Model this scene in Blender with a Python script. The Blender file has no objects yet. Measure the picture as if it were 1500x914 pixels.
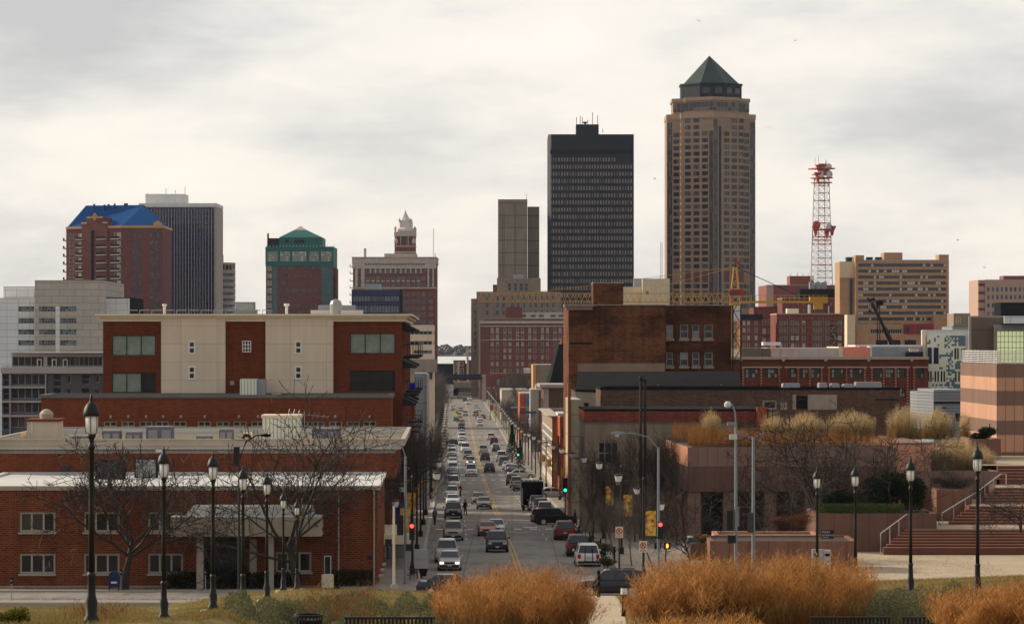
import bpy, math, random
from math import sin, cos, pi, atan2, sqrt, radians, hypot
from bisect import bisect_left
from mathutils import Vector
C = bpy.context.scene.collection
F, CX, HY, CAMZ = 4700.0, 750.0, 500.0, 26.0
A = 0.0185                                   # heading of the avenue, radians

def lerp_table(t, x):
    if x <= t[0][0]: return t[0][1]
    for (a, b), (c, d) in zip(t, t[1:]):
        if x <= c: return b + (d - b) * (x - a) / (c - a)
    return t[-1][1]
DS = [(190,15.9),(203,16.45),(213,16.9),(220,17.2),(227,17.5),(240,17.65),(256,17.8),(273,17.95),(330,19.2),(391,20.4),(470,21.9),(550,23),(700,23.9),(910,24.2),(1270,25),(1600,25.3),(3000,25),(20000,25)]
YS = [(0,888),(250,886),(330,872),(420,862),(620,866),(700,876),(860,874),(940,870),(1100,860),(1260,852),(1500,843)]
def Ds(Y): return lerp_table(DS, Y)
def ground(x, Y):
    """height of the ground: a grassy slope down from the viewpoint, then the gently falling street"""
    if Y >= 200: return CAMZ - Ds(Y)
    Yc = max(Y, 25.0)
    px = min(1500, max(0, CX + F * x / max(Yc, 60)))
    ys = lerp_table(YS, px)
    k = max(0.0, 185 - Yc) / 123.0
    q = min(1, max(0, (px - 330) / 90.0)); amp, pw = 28 + 60 * q, 1.4 + 1.6 * q
    D = (ys + amp * k ** pw - HY) * Yc / F
    if Y < 60: D = min(D, (ys + amp - HY) * 60 / F * (0.35 + 0.65 * Yc / 60))
    t = min(1, max(0, (Y - 180) / 20.0)); t = t * t * (3 - 2 * t)
    return CAMZ - (D * (1 - t) + Ds(200) * t)
def xc(Y): return 0.1 - A * (Y - 273)
def xp(px, Y): return (px - CX) * Y / F
def zp(py, Y): return CAMZ + (HY - py) * Y / F
def Zg(py):
    """distance on the street whose ground shows at picture height py"""
    lo, hi = 200.0, 1500.0
    for _ in range(50):
        m = (lo + hi) / 2
        if HY + F * Ds(m) / m > py: lo = m
        else: hi = m
    return (lo + hi) / 2

# ---------------------------------------------------------------- materials
def lin(v):
    v /= 255.0
    return v / 12.92 if v <= .04045 else ((v + .055) / 1.055) ** 2.4
KF = 1.58
def P(r, g, b, k=1.0):
    return tuple(min(.85, lin(v) * KF * k) for v in (r, g, b))
def newmat(name):
    m = bpy.data.materials.new(name); m.use_nodes = True
    nt = m.node_tree; b = nt.nodes['Principled BSDF']
    return m, nt, b
def N(nt, kind, **kw):
    n = nt.nodes.new(kind)
    for k, v in kw.items():
        if k.startswith('_'): setattr(n, k[1:], v)
        else: n.inputs[k.replace('__', ' ')].default_value = v
    return n
def math_node(nt, op, a, b=None):
    n = nt.nodes.new('ShaderNodeMath'); n.operation = op
    for i, v in enumerate((a, b)):
        if v is None: continue
        if isinstance(v, (int, float)): n.inputs[i].default_value = v
        else: nt.links.new(v, n.inputs[i])
    return n.outputs[0]
def mixrgb(nt, fac, a, b, mode='MIX'):
    n = nt.nodes.new('ShaderNodeMix'); n.data_type = 'RGBA'; n.blend_type = mode
    for i, v in ((0, fac), (6, a), (7, b)):
        if isinstance(v, (int, float)): n.inputs[i].default_value = v
        elif isinstance(v, tuple): n.inputs[i].default_value = v + (1,) if len(v) == 3 else v
        else: nt.links.new(v, n.inputs[i])
    return n.outputs[2]
def ramp(nt, fac, stops):
    n = nt.nodes.new('ShaderNodeValToRGB')
    e = n.color_ramp.elements
    while len(e) < len(stops): e.new(.5)
    for i, (p, col) in enumerate(stops):
        e[i].position = p; e[i].color = tuple(col) + (1,) if len(col) == 3 else col
    nt.links.new(fac, n.inputs[0]); return n.outputs[0]
def coords(nt, flat=False):
    """object coordinates; flat: (along the wall, height) for axis-aligned walls"""
    tc = nt.nodes.new('ShaderNodeTexCoord')
    if not flat: return tc.outputs['Object']
    s = nt.nodes.new('ShaderNodeSeparateXYZ'); nt.links.new(tc.outputs['Object'], s.inputs[0])
    c = nt.nodes.new('ShaderNodeCombineXYZ')
    nt.links.new(math_node(nt, 'ADD', s.outputs[0], s.outputs[1]), c.inputs[0]); nt.links.new(s.outputs[2], c.inputs[1])
    return c.outputs[0]
def noise(nt, vec, scale, detail=4, rough=.6, stretch=None):
    if stretch:
        mp = nt.nodes.new('ShaderNodeMapping'); mp.inputs['Scale'].default_value = stretch
        nt.links.new(vec, mp.inputs[0]); vec = mp.outputs[0]
    n = N(nt, 'ShaderNodeTexNoise', Scale=scale, Detail=detail, Roughness=rough)
    nt.links.new(vec, n.inputs['Vector']); return n.outputs['Fac']
def dirt(nt, col, vec, amt, scale=.25, streak=True):
    f = noise(nt, vec, scale, 5, .65)
    col = mixrgb(nt, 1.0, col, ramp(nt, f, [(.25, (1 - amt,) * 3), (.7, (1 + amt * .35,) * 3)]), 'MULTIPLY')
    if streak:
        g = noise(nt, vec, 1.0, 3, .6, (1.6, 1.6, .09))
        col = mixrgb(nt, 1.0, col, ramp(nt, g, [(.35, (1 - amt * .7,) * 3), (.6, (1, 1, 1))]), 'MULTIPLY')
    return col
def plain(name, col, rough=.75, amt=.15, scale=.4, metal=0.0, bump=0.0, spec=.35, streak=False, fine=0.0, fscale=8):
    m, nt, b = newmat(name)
    v = coords(nt)
    rgb = nt.nodes.new('ShaderNodeRGB'); rgb.outputs[0].default_value = tuple(col) + (1,)
    o = rgb.outputs[0]
    if amt: o = dirt(nt, o, v, amt, scale, streak)
    if fine:
        f = noise(nt, v, fscale, 3, .7)
        o = mixrgb(nt, 1.0, o, ramp(nt, f, [(.3, (1 - fine,) * 3), (.7, (1 + fine * .6,) * 3)]), 'MULTIPLY')
    nt.links.new(o, b.inputs['Base Color'])
    b.inputs['Roughness'].default_value = rough; b.inputs['Metallic'].default_value = metal
    b.inputs['Specular IOR Level'].default_value = spec
    if bump:
        bn = N(nt, 'ShaderNodeBump', Strength=bump, Distance=.05)
        nt.links.new(noise(nt, v, 6, 4), bn.inputs['Height']); nt.links.new(bn.outputs[0], b.inputs['Normal'])
    return m
def brick(name, col, mortar=None, bw=.42, bh=.14, ms=.025, amt=.22, scale=.18, var=.35, streak=True, patches=None, off=.5):
    """brick or panel wall: coursed units with their own tints, mortar lines and weathering"""
    m, nt, b = newmat(name)
    v = coords(nt, True); vo = coords(nt)
    mortar = mortar or tuple(min(.6, c * 1.1 + .06) for c in col)
    t = N(nt, 'ShaderNodeTexBrick', Scale=1.0, Mortar__Size=ms, Brick__Width=bw, Row__Height=bh, Bias=0.0, Mortar__Smooth=.2)
    t.offset = off
    t.inputs['Color1'].default_value = tuple(c * (1 + var * .5) for c in col) + (1,)
    t.inputs['Color2'].default_value = tuple(c * (1 - var) for c in col) + (1,)
    t.inputs['Mortar'].default_value = tuple(mortar) + (1,)
    nt.links.new(v, t.inputs['Vector'])
    o = t.outputs['Color']
    if patches:
        for (pc, lo, hi, sc) in patches:
            f = noise(nt, vo, sc, 5, .62, (1, 1, 2.2))
            o = mixrgb(nt, ramp(nt, f, [(lo, (0, 0, 0)), (hi, (1, 1, 1))]), o, mixrgb(nt, 1.0, o, pc, 'MULTIPLY'))
    o = dirt(nt, o, vo, amt, scale, streak)
    nt.links.new(o, b.inputs['Base Color'])
    b.inputs['Roughness'].default_value = .9; b.inputs['Specular IOR Level'].default_value = .08
    return m
def glass(name, col=(.02, .024, .028), rough=.08, blinds=None, pb=.4, spec=.38, sc=.9):
    """window glass; behind some panes a pale blind hangs, chosen pane by pane"""
    m, nt, b = newmat(name)
    v = coords(nt)
    o = mixrgb(nt, noise(nt, v, sc, 2), tuple(c * .55 for c in col), tuple(c * 1.5 for c in col))
    if blinds:
        oi = nt.nodes.new('ShaderNodeObjectInfo'); gi = nt.nodes.new('ShaderNodeNewGeometry')
        r = math_node(nt, 'FRACT', math_node(nt, 'ADD', oi.outputs['Random'], gi.outputs['Random Per Island']))
        f = math_node(nt, 'LESS_THAN', r, pb)
        o = mixrgb(nt, f, o, blinds)
    nt.links.new(o, b.inputs['Base Color'])
    b.inputs['Roughness'].default_value = rough; b.inputs['Specular IOR Level'].default_value = spec
    return m
def glow(name, col, strength):
    m, nt, b = newmat(name)
    b.inputs['Base Color'].default_value = tuple(col) + (1,)
    b.inputs['Emission Color'].default_value = tuple(col) + (1,); b.inputs['Emission Strength'].default_value = strength
    return m

# ---------------------------------------------------------------- meshes
class MB:
    def __init__(s): s.v, s.f, s.mi, s.ms = [], [], [], []
    def m(s, mat):
        if mat not in s.ms: s.ms.append(mat)
        return s.ms.index(mat)
    def poly(s, pts, mat):
        n = len(s.v); s.v.extend(pts); s.f.append(tuple(range(n, n + len(pts)))); s.mi.append(s.m(mat))
    def box(s, x0, x1, y0, y1, z0, z1, mat, bottom=True):
        if x1 < x0: x0, x1 = x1, x0
        if y1 < y0: y0, y1 = y1, y0
        if z1 < z0: z0, z1 = z1, z0
        n = len(s.v)
        s.v += [(x0,y0,z0),(x1,y0,z0),(x1,y1,z0),(x0,y1,z0),(x0,y0,z1),(x1,y0,z1),(x1,y1,z1),(x0,y1,z1)]
        fs = [(0,1,5,4),(1,2,6,5),(2,3,7,6),(3,0,4,7),(4,5,6,7)] + ([(3,2,1,0)] if bottom else [])
        k = s.m(mat)
        for f in fs: s.f.append(tuple(n + i for i in f)); s.mi.append(k)
        return s
    def prism(s, pl, z0, z1, mat, top=None, z1s=None):
        n = len(pl)
        zt = z1s or [z1] * n
        for i in range(n):
            j = (i + 1) % n
            s.poly([(*pl[i], z0), (*pl[j], z0), (*pl[j], zt[j]), (*pl[i], zt[i])], mat)
        s.poly([(*pl[i], zt[i]) for i in range(n)], top or mat)
        s.poly([(*pl[i], z0) for i in reversed(range(n))], mat)
        return s
    def xz(s, pl, y0, y1, mat):
        """outline in the x-z plane pushed from y0 (near) to y1"""
        n = len(pl)
        s.poly([(x, y0, z) for x, z in pl], mat); s.poly([(x, y1, z) for x, z in reversed(pl)], mat)
        for i in range(n):
            a, b = pl[i], pl[(i + 1) % n]
            s.poly([(a[0], y0, a[1]), (a[0], y1, a[1]), (b[0], y1, b[1]), (b[0], y0, b[1])], mat)
        return s
    def loft(s, rings, mat, caps=True):
        n = len(s.v); k = s.m(mat); q = len(rings[0])
        for r in rings: s.v.extend(r)
        for a in range(len(rings) - 1):
            for i in range(q):
                j = (i + 1) % q
                s.f.append((n + a*q + i, n + a*q + j, n + (a+1)*q + j, n + (a+1)*q + i)); s.mi.append(k)
        if caps:
            s.f.append(tuple(n + i for i in reversed(range(q)))); s.mi.append(k)
            s.f.append(tuple(n + (len(rings)-1)*q + i for i in range(q))); s.mi.append(k)
        return s
    def tube(s, pts, r, mat, n=6, caps=True):
        pts = [Vector(p) for p in pts]
        if not isinstance(r, (list, tuple)): r = [r] * len(pts)
        rings = []
        for i, p in enumerate(pts):
            d = (pts[min(i + 1, len(pts) - 1)] - pts[max(i - 1, 0)])
            if d.length < 1e-9: d = Vector((0, 0, 1))
            d.normalize()
            a = d.cross(Vector((0, 0, 1)) if abs(d.z) < .9 else Vector((1, 0, 0))).normalized(); b = d.cross(a)
            rings.append([tuple(p + (a * cos(2*pi*k/n) + b * sin(2*pi*k/n)) * r[i]) for k in range(n)])
        return s.loft(rings, mat, caps)
    def lathe(s, prof, mat, c=(0, 0, 0), n=12, caps=True):
        return s.loft([[(c[0] + r*cos(2*pi*k/n), c[1] + r*sin(2*pi*k/n), c[2] + z) for k in range(n)] for r, z in prof], mat, caps)
    def add(s, o, loc=(0, 0, 0), rz=0.0, sc=1.0):
        n = len(s.v); ca, sa = cos(rz) * sc, sin(rz) * sc
        s.v += [(loc[0] + x*ca - y*sa, loc[1] + x*sa + y*ca, loc[2] + z*sc) for x, y, z in o.v]
        s.f += [tuple(n + i for i in f) for f in o.f]
        ks = [s.m(m) for m in o.ms]; s.mi += [ks[i] for i in o.mi]
    def mesh(s, name, smooth=False):
        me = bpy.data.meshes.new(name); me.from_pydata(s.v, [], s.f)
        for m in s.ms: me.materials.append(m)
        me.polygons.foreach_set('material_index', s.mi)
        if smooth: me.polygons.foreach_set('use_smooth', [True] * len(s.f))
        me.update(); return me
    def obj(s, name, parent=None, smooth=False, loc=None, rz=0.0):
        o = bpy.data.objects.new(name, s.mesh(name, smooth)); C.objects.link(o)
        if parent: o.parent = parent
        if loc: o.location = loc
        if rz: o.rotation_euler.z = rz
        return o
def tag(o, label=None, cat=None, group=None, kind=None):
    if label: o['label'] = label
    if cat: o['category'] = cat
    if group: o['group'] = group
    if kind: o['kind'] = kind
    return o
def thing(name, label, cat, loc=(0, 0, 0), rz=0.0, group=None, sc=1.0):
    o = bpy.data.objects.new(name, None); C.objects.link(o); o.empty_display_size = .3
    o.location = loc; o.rotation_euler.z = rz; o.scale = (sc,) * 3
    return tag(o, label, cat, group)
def dup(root, loc, rz=0.0, label=None, group=None, sc=None):
    """a copy of a thing with copies of its parts and their sub-parts"""
    kids = {}
    for o in KIDS.setdefault(root.name, [c for c in root.children]): kids[o] = list(o.children)
    r = root.copy(); C.objects.link(r); r.location = loc; r.rotation_euler.z = rz
    if sc: r.scale = (sc,) * 3 if not isinstance(sc, tuple) else sc
    if label: r['label'] = label
    if group: r['group'] = group
    for ch, gs in kids.items():
        c = ch.copy(); C.objects.link(c); c.parent = r
        for g in gs:
            d = g.copy(); C.objects.link(d); d.parent = c
    return r
KIDS = {}

# ---------------------------------------------------------------- buildings
WCACHE = {}
def window_mesh(w, h, sp):
    key = (round(w, 2), round(h, 2), id(sp))
    if key in WCACHE: return WCACHE[key]
    mb = MB(); window_into(mb, w, h, sp)
    WCACHE[key] = mb.mesh('window'); return WCACHE[key]
def window_into(mb, w, h, sp):
    fw, nx, nz, fr, pn = sp.get('fw', .07), sp.get('nx', 1), sp.get('nz', 1), sp['frame'], sp['pane']
    dp = sp.get('dp', .08)
    for i in range(nx):
        for j in range(nz):
            pm = pn[(i + j * 7) % len(pn)] if isinstance(pn, list) else pn
            mb.box(w*i/nx + .001, w*(i+1)/nx - .001, 0, .03, h*j/nz + .001, h*(j+1)/nz - .001, pm)
    if fw:
        for i in range(nx + 1):
            x = min(max(w*i/nx - fw/2, 0), w - fw); mb.box(x, x + fw, -dp, -.003, 0, h, fr)
        for j in range(nz + 1):
            z = min(max(h*j/nz - fw/2, 0), h - fw); mb.box(fw, w - fw, -dp + .004, -.003, z, z + fw, fr)
    if sp.get('sill'): mb.box(-.08, w + .08, -.42, -.05, -.14, -.012, sp['sill'])
class Bld:
    def __init__(s, name, label, cat, px0, Z, zb=None, rot=A, group=None):
        s.Z, s.px0, s.rot = Z, px0, rot
        s.zb = CAMZ - Ds(Z) - .4 if zb is None else zb
        s.x0 = xp(px0, Z)
        s.root = thing(name, label, cat, (s.x0, Z, s.zb), rot, group)
        s.nw, s.extra = 0, MB()
    def u(s, px, v=0.0):
        """local u of the point at depth v that shows at px"""
        # world = root + u*(c,s) + v*(-s,c); X = (px-CX)*Y/F
        c, sn = cos(s.rot), sin(s.rot); k = (px - CX) / F
        return (k * (s.Z + v*c) - s.x0 + v*sn) / (c - k*sn)
    def v_at(s, px, u):
        """local depth v of the point of the side wall at u that shows at px"""
        c, sn = cos(s.rot), sin(s.rot); k = (px - CX) / F
        return (s.x0 + u*c - k*(s.Z + u*sn)) / (k*c + sn)
    def w(s, py, v=0.0, u=0.0):
        return CAMZ + (HY - py) * (s.Z + v*cos(s.rot) + u*sin(s.rot)) / F - s.zb
    def R(s, pa, pb, yt, yb, v=0.0):
        return (s.u(pa, v), s.u(pb, v), s.w(yb, v), s.w(yt, v))
    def grid(s, cols, rows, v=0.0):
        return [s.R(a, b, t, q, v) for (t, q) in rows for (a, b) in cols]
    def part(s, name, mb, smooth=False, parent=None):
        return mb.obj(name, parent or s.root, smooth)
    def window(s, p0, ang, u0, u1, z0, z1, inward, sp, rec):
        w, h = u1 - u0, z1 - z0
        x = p0[0] + cos(ang)*u0 + inward[0]*rec; y = p0[1] + sin(ang)*u0 + inward[1]*rec
        if s.nw < 100:
            o = bpy.data.objects.new('window', window_mesh(w, h, sp)); C.objects.link(o); o.parent = s.root
            o.location = (x, y, z0); o.rotation_euler.z = ang
            s.nw += 1; return o
        t = MB(); window_into(t, w, h, sp); s.extra.add(t, (x, y, z0), ang)
    def facade(s, mb, p0, p1, z0, z1, wins, mat, sp, rec=None, rmat=None):
        L = hypot(p1[0]-p0[0], p1[1]-p0[1]); d = ((p1[0]-p0[0])/L, (p1[1]-p0[1])/L); n = (-d[1], d[0])
        ang = atan2(d[1], d[0])
        rec = (sp or {}).get('rec', .18) if rec is None else rec
        ws = []
        for q in wins or []:
            a, b, c, e = q[:4]
            a, b, c, e = max(a, .02), min(b, L - .02), max(c, z0 + .02), min(e, z1 - .02)
            if b - a > .05 and e - c > .05: ws.append((round(a, 3), round(b, 3), round(c, 3), round(e, 3)) + tuple(q[4:]))
        us = sorted({0.0, L} | {q[0] for q in ws} | {q[1] for q in ws}); zs = sorted({z0, z1} | {q[2] for q in ws} | {q[3] for q in ws})
        hole = set()
        for q in ws:
            for i in range(bisect_left(us, q[0]), bisect_left(us, q[1])):
                for j in range(bisect_left(zs, q[2]), bisect_left(zs, q[3])): hole.add((i, j))
        pt = lambda a, z, r=0.0: (p0[0] + d[0]*a + n[0]*r, p0[1] + d[1]*a + n[1]*r, z)
        for j in range(len(zs) - 1):
            i = 0
            while i < len(us) - 1:
                if (i, j) in hole: i += 1; continue
                k = i
                while k < len(us) - 1 and (k, j) not in hole: k += 1
                mb.poly([pt(us[i], zs[j]), pt(us[k], zs[j]), pt(us[k], zs[j+1]), pt(us[i], zs[j+1])], mat)
                i = k
        rm = rmat or mat
        for q in ws:
            a, b, c, e = q[:4]; r = rec + .05
            mb.poly([pt(a,c), pt(b,c), pt(b,c,r), pt(a,c,r)], rm); mb.poly([pt(a,e), pt(a,e,r), pt(b,e,r), pt(b,e)], rm)
            mb.poly([pt(a,c), pt(a,c,r), pt(a,e,r), pt(a,e)], rm); mb.poly([pt(b,c), pt(b,e), pt(b,e,r), pt(b,c,r)], rm)
            s.window(p0, ang, a, b, c, e, n, q[4] if len(q) > 4 else sp, rec)
    def block(s, u0, u1, v0, v1, w0, w1, mat, front=(), right=(), left=(), sp=None, roof=None, parapet=0.0, cap=None, name='wall', smat=None, capout=.06, caph=.25):
        mb = MB(); sm = smat or mat
        s.facade(mb, (u0, v0), (u1, v0), w0, w1, [(q[0]-u0, q[1]-u0) + tuple(q[2:]) for q in front], mat, sp)
        s.facade(mb, (u1, v0), (u1, v1), w0, w1, [(q[0]-v0, q[1]-v0) + tuple(q[2:]) for q in right], sm, sp)
        s.facade(mb, (u0, v1), (u0, v0), w0, w1, [(v1-q[1], v1-q[0]) + tuple(q[2:]) for q in left], sm, sp)
        s.facade(mb, (u1, v1), (u0, v1), w0, w1, [], sm, sp)
        wall = s.part(name, mb)
        r = MB(); rm = roof or sm; t = .3
        if parapet:
            r.poly([(u0+t, v0+t, w1-parapet), (u1-t, v0+t, w1-parapet), (u1-t, v1-t, w1-parapet), (u0+t, v1-t, w1-parapet)], rm)
            for a, b, c, e in ((u0+t, u1-t, v0+t, v0+t), (u1-t, u1-t, v0+t, v1-t), (u1-t, u0+t, v1-t, v1-t), (u0+t, u0+t, v1-t, v0+t)):
                r.poly([(a, c, w1-parapet), (a, c, w1), (b, e, w1), (b, e, w1-parapet)], rm)
            s.part('roof', r)
            cp = MB(); o = capout; cm = cap or sm; h0, h1 = w1 + .003, w1 + caph
            cp.box(u0-o, u1+o, v0-o, v0+t, h0, h1, cm); cp.box(u0-o, u1+o, v1-t, v1+o, h0, h1, cm)
            cp.box(u0-o, u0+t, v0+t+.003, v1-t-.003, h0, h1, cm); cp.box(u1-t, u1+o, v0+t+.003, v1-t-.003, h0, h1, cm)
            s.part('parapet_cap', cp)
        else:
            r.box(u0-.02, u1+.02, v0-.02, v1+.02, w1+.002, w1+.2, rm); s.part('roof', r)
        return wall
    def bar(s, name, u0, u1, v0, v1, w0, w1, mat):
        return s.part(name, MB().box(u0, u1, v0, v1, w0, w1, mat))
    def done(s):
        if s.extra.f:
            o = s.part('window', s.extra); o['kind'] = 'stuff'
        return s.root
def cols(x0, x1, n, frac=.6):
    w = (x1 - x0) / n
    return [(x0 + w*(i + .5 - frac/2), x0 + w*(i + .5 + frac/2)) for i in range(n)]
rows = cols
# ---------------------------------------------------------------- palette
M = {}
M['brick_office'] = brick('office_brick', P(106,52,33,.9), mortar=P(122,80,58,.9), bw=.4, bh=.15, ms=.03, amt=.3, var=.45)
M['brick_mid'] = brick('mid_brick', P(108,54,35,.9), mortar=P(116,72,52,.9), bw=.4, bh=.13, ms=.02, amt=.2, var=.3)
M['brick_condo'] = brick('condo_brick', P(96,47,30,.9), mortar=P(102,60,44,.9), bw=.4, bh=.13, ms=.02, amt=.22, var=.3)
M['stucco'] = brick('stucco_panels', P(176,161,142,1.05), mortar=P(152,139,122,1.05), bw=3.4, bh=1.7, ms=.03, amt=.1, var=.05, streak=True, off=0)
M['cornice'] = plain('cornice_paint', P(178,163,140,1.15), amt=.1, streak=True)
M['tan_trim'] = plain('tan_trim', P(150,138,122,.95), amt=.12, streak=True)
M['ribbed'] = brick('ribbed_fascia', P(112,104,90), mortar=P(80,74,64), bw=.42, bh=8, ms=.05, amt=.1, var=.08, off=0)
M['white_roof'] = plain('white_roof_membrane', (.64,.62,.58), rough=.6, amt=.22, scale=.12)
M['grey_roof'] = plain('grey_roof', (.15,.148,.14), amt=.25)
M['tan_roof'] = plain('gravel_roof', (.42,.38,.32), amt=.25)
M['white_paint'] = plain('white_paint', (.72,.71,.68), amt=.1, streak=True)
M['frame_tan'] = plain('window_frame_tan', P(150,142,128,.9), amt=.08)
M['frame_dark'] = plain('window_frame_dark', (.03,.03,.035), amt=0)
M['frame_white'] = plain('window_frame_white', (.74,.70,.62), amt=.05)
M['frame_grey'] = plain('window_frame_grey', (.3,.3,.3), amt=.05)
M['glass'] = glass('window_glass')
M['glass_b'] = glass('window_glass_with_blinds', (.022,.022,.024), blinds=P(56,56,52), pb=.22)
M['glass_shade'] = glass('window_with_green_grey_shade', P(98,108,98), rough=.25)
M['glass_blue'] = glass('blue_window_glass', (.035,.05,.075), blinds=P(70,74,80), pb=.25)
M['glass_green'] = glass('green_window_glass', P(84,106,102,.9), rough=.12, blinds=(.03,.04,.045), pb=.5)
M['glass_navy'] = glass('navy_glass', (.014,.018,.07), blinds=(.04,.045,.075), pb=.25, spec=.3)
M['glass_teal'] = glass('teal_glass', P(34,84,84,.9), rough=.1, blinds=P(44,62,84), pb=.5)
M['glass_pale'] = glass('pale_reflecting_glass', P(150,142,140,.85), rough=.15, blinds=P(186,178,150), pb=.15)
M['concrete'] = plain('concrete', P(138,128,116), amt=.2, streak=True, fine=.08)
M['concrete_dk'] = brick('dark_concrete', P(98,88,76), mortar=P(80,72,62), bw=5.0, bh=3.3, ms=.08, amt=.2, var=.06, off=0)
M['conc_panel'] = brick('concrete_panels', P(160,153,143,.95), mortar=P(124,118,110), bw=3.0, bh=1.3, ms=.06, amt=.1, var=.07)
M['white_panel'] = brick('white_metal_panels', P(200,201,200,.85), mortar=P(160,162,162,.8), bw=2.2, bh=1.3, ms=.05, amt=.06, var=.04, off=0)
M['siding_dk'] = brick('charcoal_siding', P(80,82,86), mortar=P(66,68,72), bw=12, bh=.22, ms=.02, amt=.06, var=.05, off=0)
M['siding_lt'] = plain('pale_grey_fascia', P(150,148,146,.9), amt=.08)
M['metal_grey'] = plain('grey_metal', (.32,.33,.35), rough=.45, amt=.1, metal=.3)
M['hvac'] = plain('rooftop_unit_paint', P(100,92,94), amt=.15, streak=True)
M['cream_box'] = brick('cream_ribbed_metal', P(200,192,170,1.1), mortar=P(150,146,132,.8), bw=.3, bh=9, ms=.04, amt=.08, var=.04, off=0)
M['black'] = plain('black_paint', (.012,.012,.013), rough=.5, amt=0)
M['black_iron'] = plain('black_iron', (.014,.013,.012), rough=.55, amt=.2, scale=2)
M['blue_awning'] = plain('blue_canvas', (.012,.035,.16), rough=.9, amt=.1)
M['plaza_brick'] = brick('plum_brick', P(98,56,50), mortar=P(100,70,64), bw=.9, bh=.4, ms=.04, amt=.14, var=.22)
M['ochre_trim'] = plain('ochre_trim', P(160,122,78), amt=.1)
M['blue_roof'] = brick('blue_metal_roof', (.001,.065,.22), mortar=(.001,.042,.15), bw=1.2, bh=60, ms=.12, amt=.1, var=.06, streak=False, off=0)
M['brick_red'] = brick('red_brick_far', P(98,58,50), mortar=P(104,70,62), bw=.9, bh=.4, ms=.03, amt=.12, var=.15)
M['teal_roof'] = plain('teal_metal_roof', P(20,78,72), rough=.55, amt=.08)
M['teal_frame'] = plain('teal_frame', P(62,98,96), amt=.05)
M['terracotta'] = plain('pale_terracotta', P(158,146,136,.95), amt=.16, streak=True, fine=.12, fscale=.6)
M['spire'] = plain('white_spire', P(186,176,172,.85), amt=.15)
M['brown_concrete'] = brick('brown_concrete_slabs', P(122,111,97), mortar=P(98,88,77), bw=60, bh=6.6, ms=.35, amt=.16, var=.05, off=0)
M['limestone'] = plain('limestone', P(122,106,90), amt=.2, streak=True, fine=.1, fscale=.5)
M['ruan_steel'] = plain('weathered_steel', P(17,16,25), rough=.6, amt=.15, streak=True)
M['ruan_pane'] = glass('tan_blind_glass', P(134,124,112), rough=.2, blinds=P(104,98,90), pb=.2)
M['granite'] = brick('brown_granite', P(128,107,89), mortar=P(110,90,76), bw=2.2, bh=1.9, ms=.06, amt=.08, var=.1)
M['granite_lt'] = plain('light_granite', P(140,117,95,.9), amt=.1)
M['glass_tower'] = glass('tower_glass', P(44,42,44), rough=.12, blinds=P(80,76,72), pb=.3, sc=.2)
M['copper'] = plain('copper_roof', P(36,48,44), rough=.55, amt=.45, scale=.08)
M['dark_band'] = plain('dark_steel_band', (.012,.013,.02), amt=.1)
M['old_brick'] = brick('old_brick', P(94,52,33,.95), mortar=P(106,78,58,.9), bw=.46, bh=.16, ms=.03, amt=.35, scale=.12, var=.5,
    patches=[((.5,.5,.52), .46, .58, .16), ((1.4,1.12,.95), .5, .66, .09), ((.7,.8,.9), .55, .62, .3)])
M['old_brick_dk'] = brick('sooty_brick', P(78,42,29,.9), mortar=P(84,58,45,.9), bw=.46, bh=.16, ms=.03, amt=.4, scale=.12, var=.5, patches=[((.4,.38,.38), .48, .66, .12)])
M['brown_brick'] = brick('brown_brick', P(84,62,52), mortar=P(92,76,66), bw=.46, bh=.17, ms=.035, amt=.25, scale=.14, var=.4)
M['orange_brick'] = brick('orange_brick', P(142,68,42), mortar=P(150,96,72), bw=.4, bh=.14, ms=.02, amt=.2, var=.25)
M['rust'] = plain('rusty_brick', P(128,68,38), amt=.25, streak=True)
M['school_brick'] = brick('red_brown_brick', P(96,54,42,.9), mortar=P(102,66,54,.9), bw=.4, bh=.14, ms=.02, amt=.12, var=.2)
M['quoin'] = brick('banded_pier', P(160,118,88), mortar=P(104,52,42), bw=9, bh=.42, ms=.14, amt=.1, var=.1, off=0)
M['slate'] = plain('dark_roofing', (.016,.016,.017), amt=.25, spec=.05, rough=.95, fine=.15)
M['pink_ply'] = plain('pink_sheathing', P(226,132,112,.75), amt=.08)
M['maroon'] = plain('maroon_panels', P(106,60,54), amt=.1)
M['pink_stone'] = plain('pinkish_stone', P(150,124,110,.95), amt=.08, fine=.06)
M['tan_brick'] = brick('tan_brick', P(146,117,90), mortar=P(130,105,82), bw=.9, bh=.5, ms=.04, amt=.06, var=.12)
M['cream_stone'] = plain('cream_stone', P(196,178,150,.8), amt=.12, streak=True)
M['pinkgran_a'] = brick('rose_granite', P(196,140,112,.8), mortar=P(160,112,90,.8), bw=.9, bh=30, ms=.03, amt=.12, var=.08, off=0)
M['pinkgran_b'] = brick('plum_granite', P(122,99,88,.9), mortar=P(98,79,70,.9), bw=.9, bh=30, ms=.03, amt=.14, var=.1, off=0)
M['planter_stone'] = brick('planter_granite', P(112,82,70,.95), mortar=P(84,62,54), bw=1.5, bh=9, ms=.03, amt=.22, var=.08, off=0)
M['planter_dark'] = brick('dark_planter_granite', P(98,75,66,.95), mortar=P(80,60,53), bw=1.5, bh=9, ms=.03, amt=.22, var=.08, off=0)
M['step_stone'] = plain('red_granite_steps', P(90,53,41), amt=.16, fine=.1)
M['yellow'] = plain('crane_yellow', P(176,134,48,.8), rough=.6, amt=.15)
M['red_paint'] = plain('red_paint', P(150,30,24,.9), rough=.5, amt=.1)
M['orange_paint'] = plain('faded_orange_paint', P(190,80,52,.85), rough=.6, amt=.2)
M['dish_white'] = plain('dish_white', (.62,.61,.58), rough=.5, amt=.08)
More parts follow.
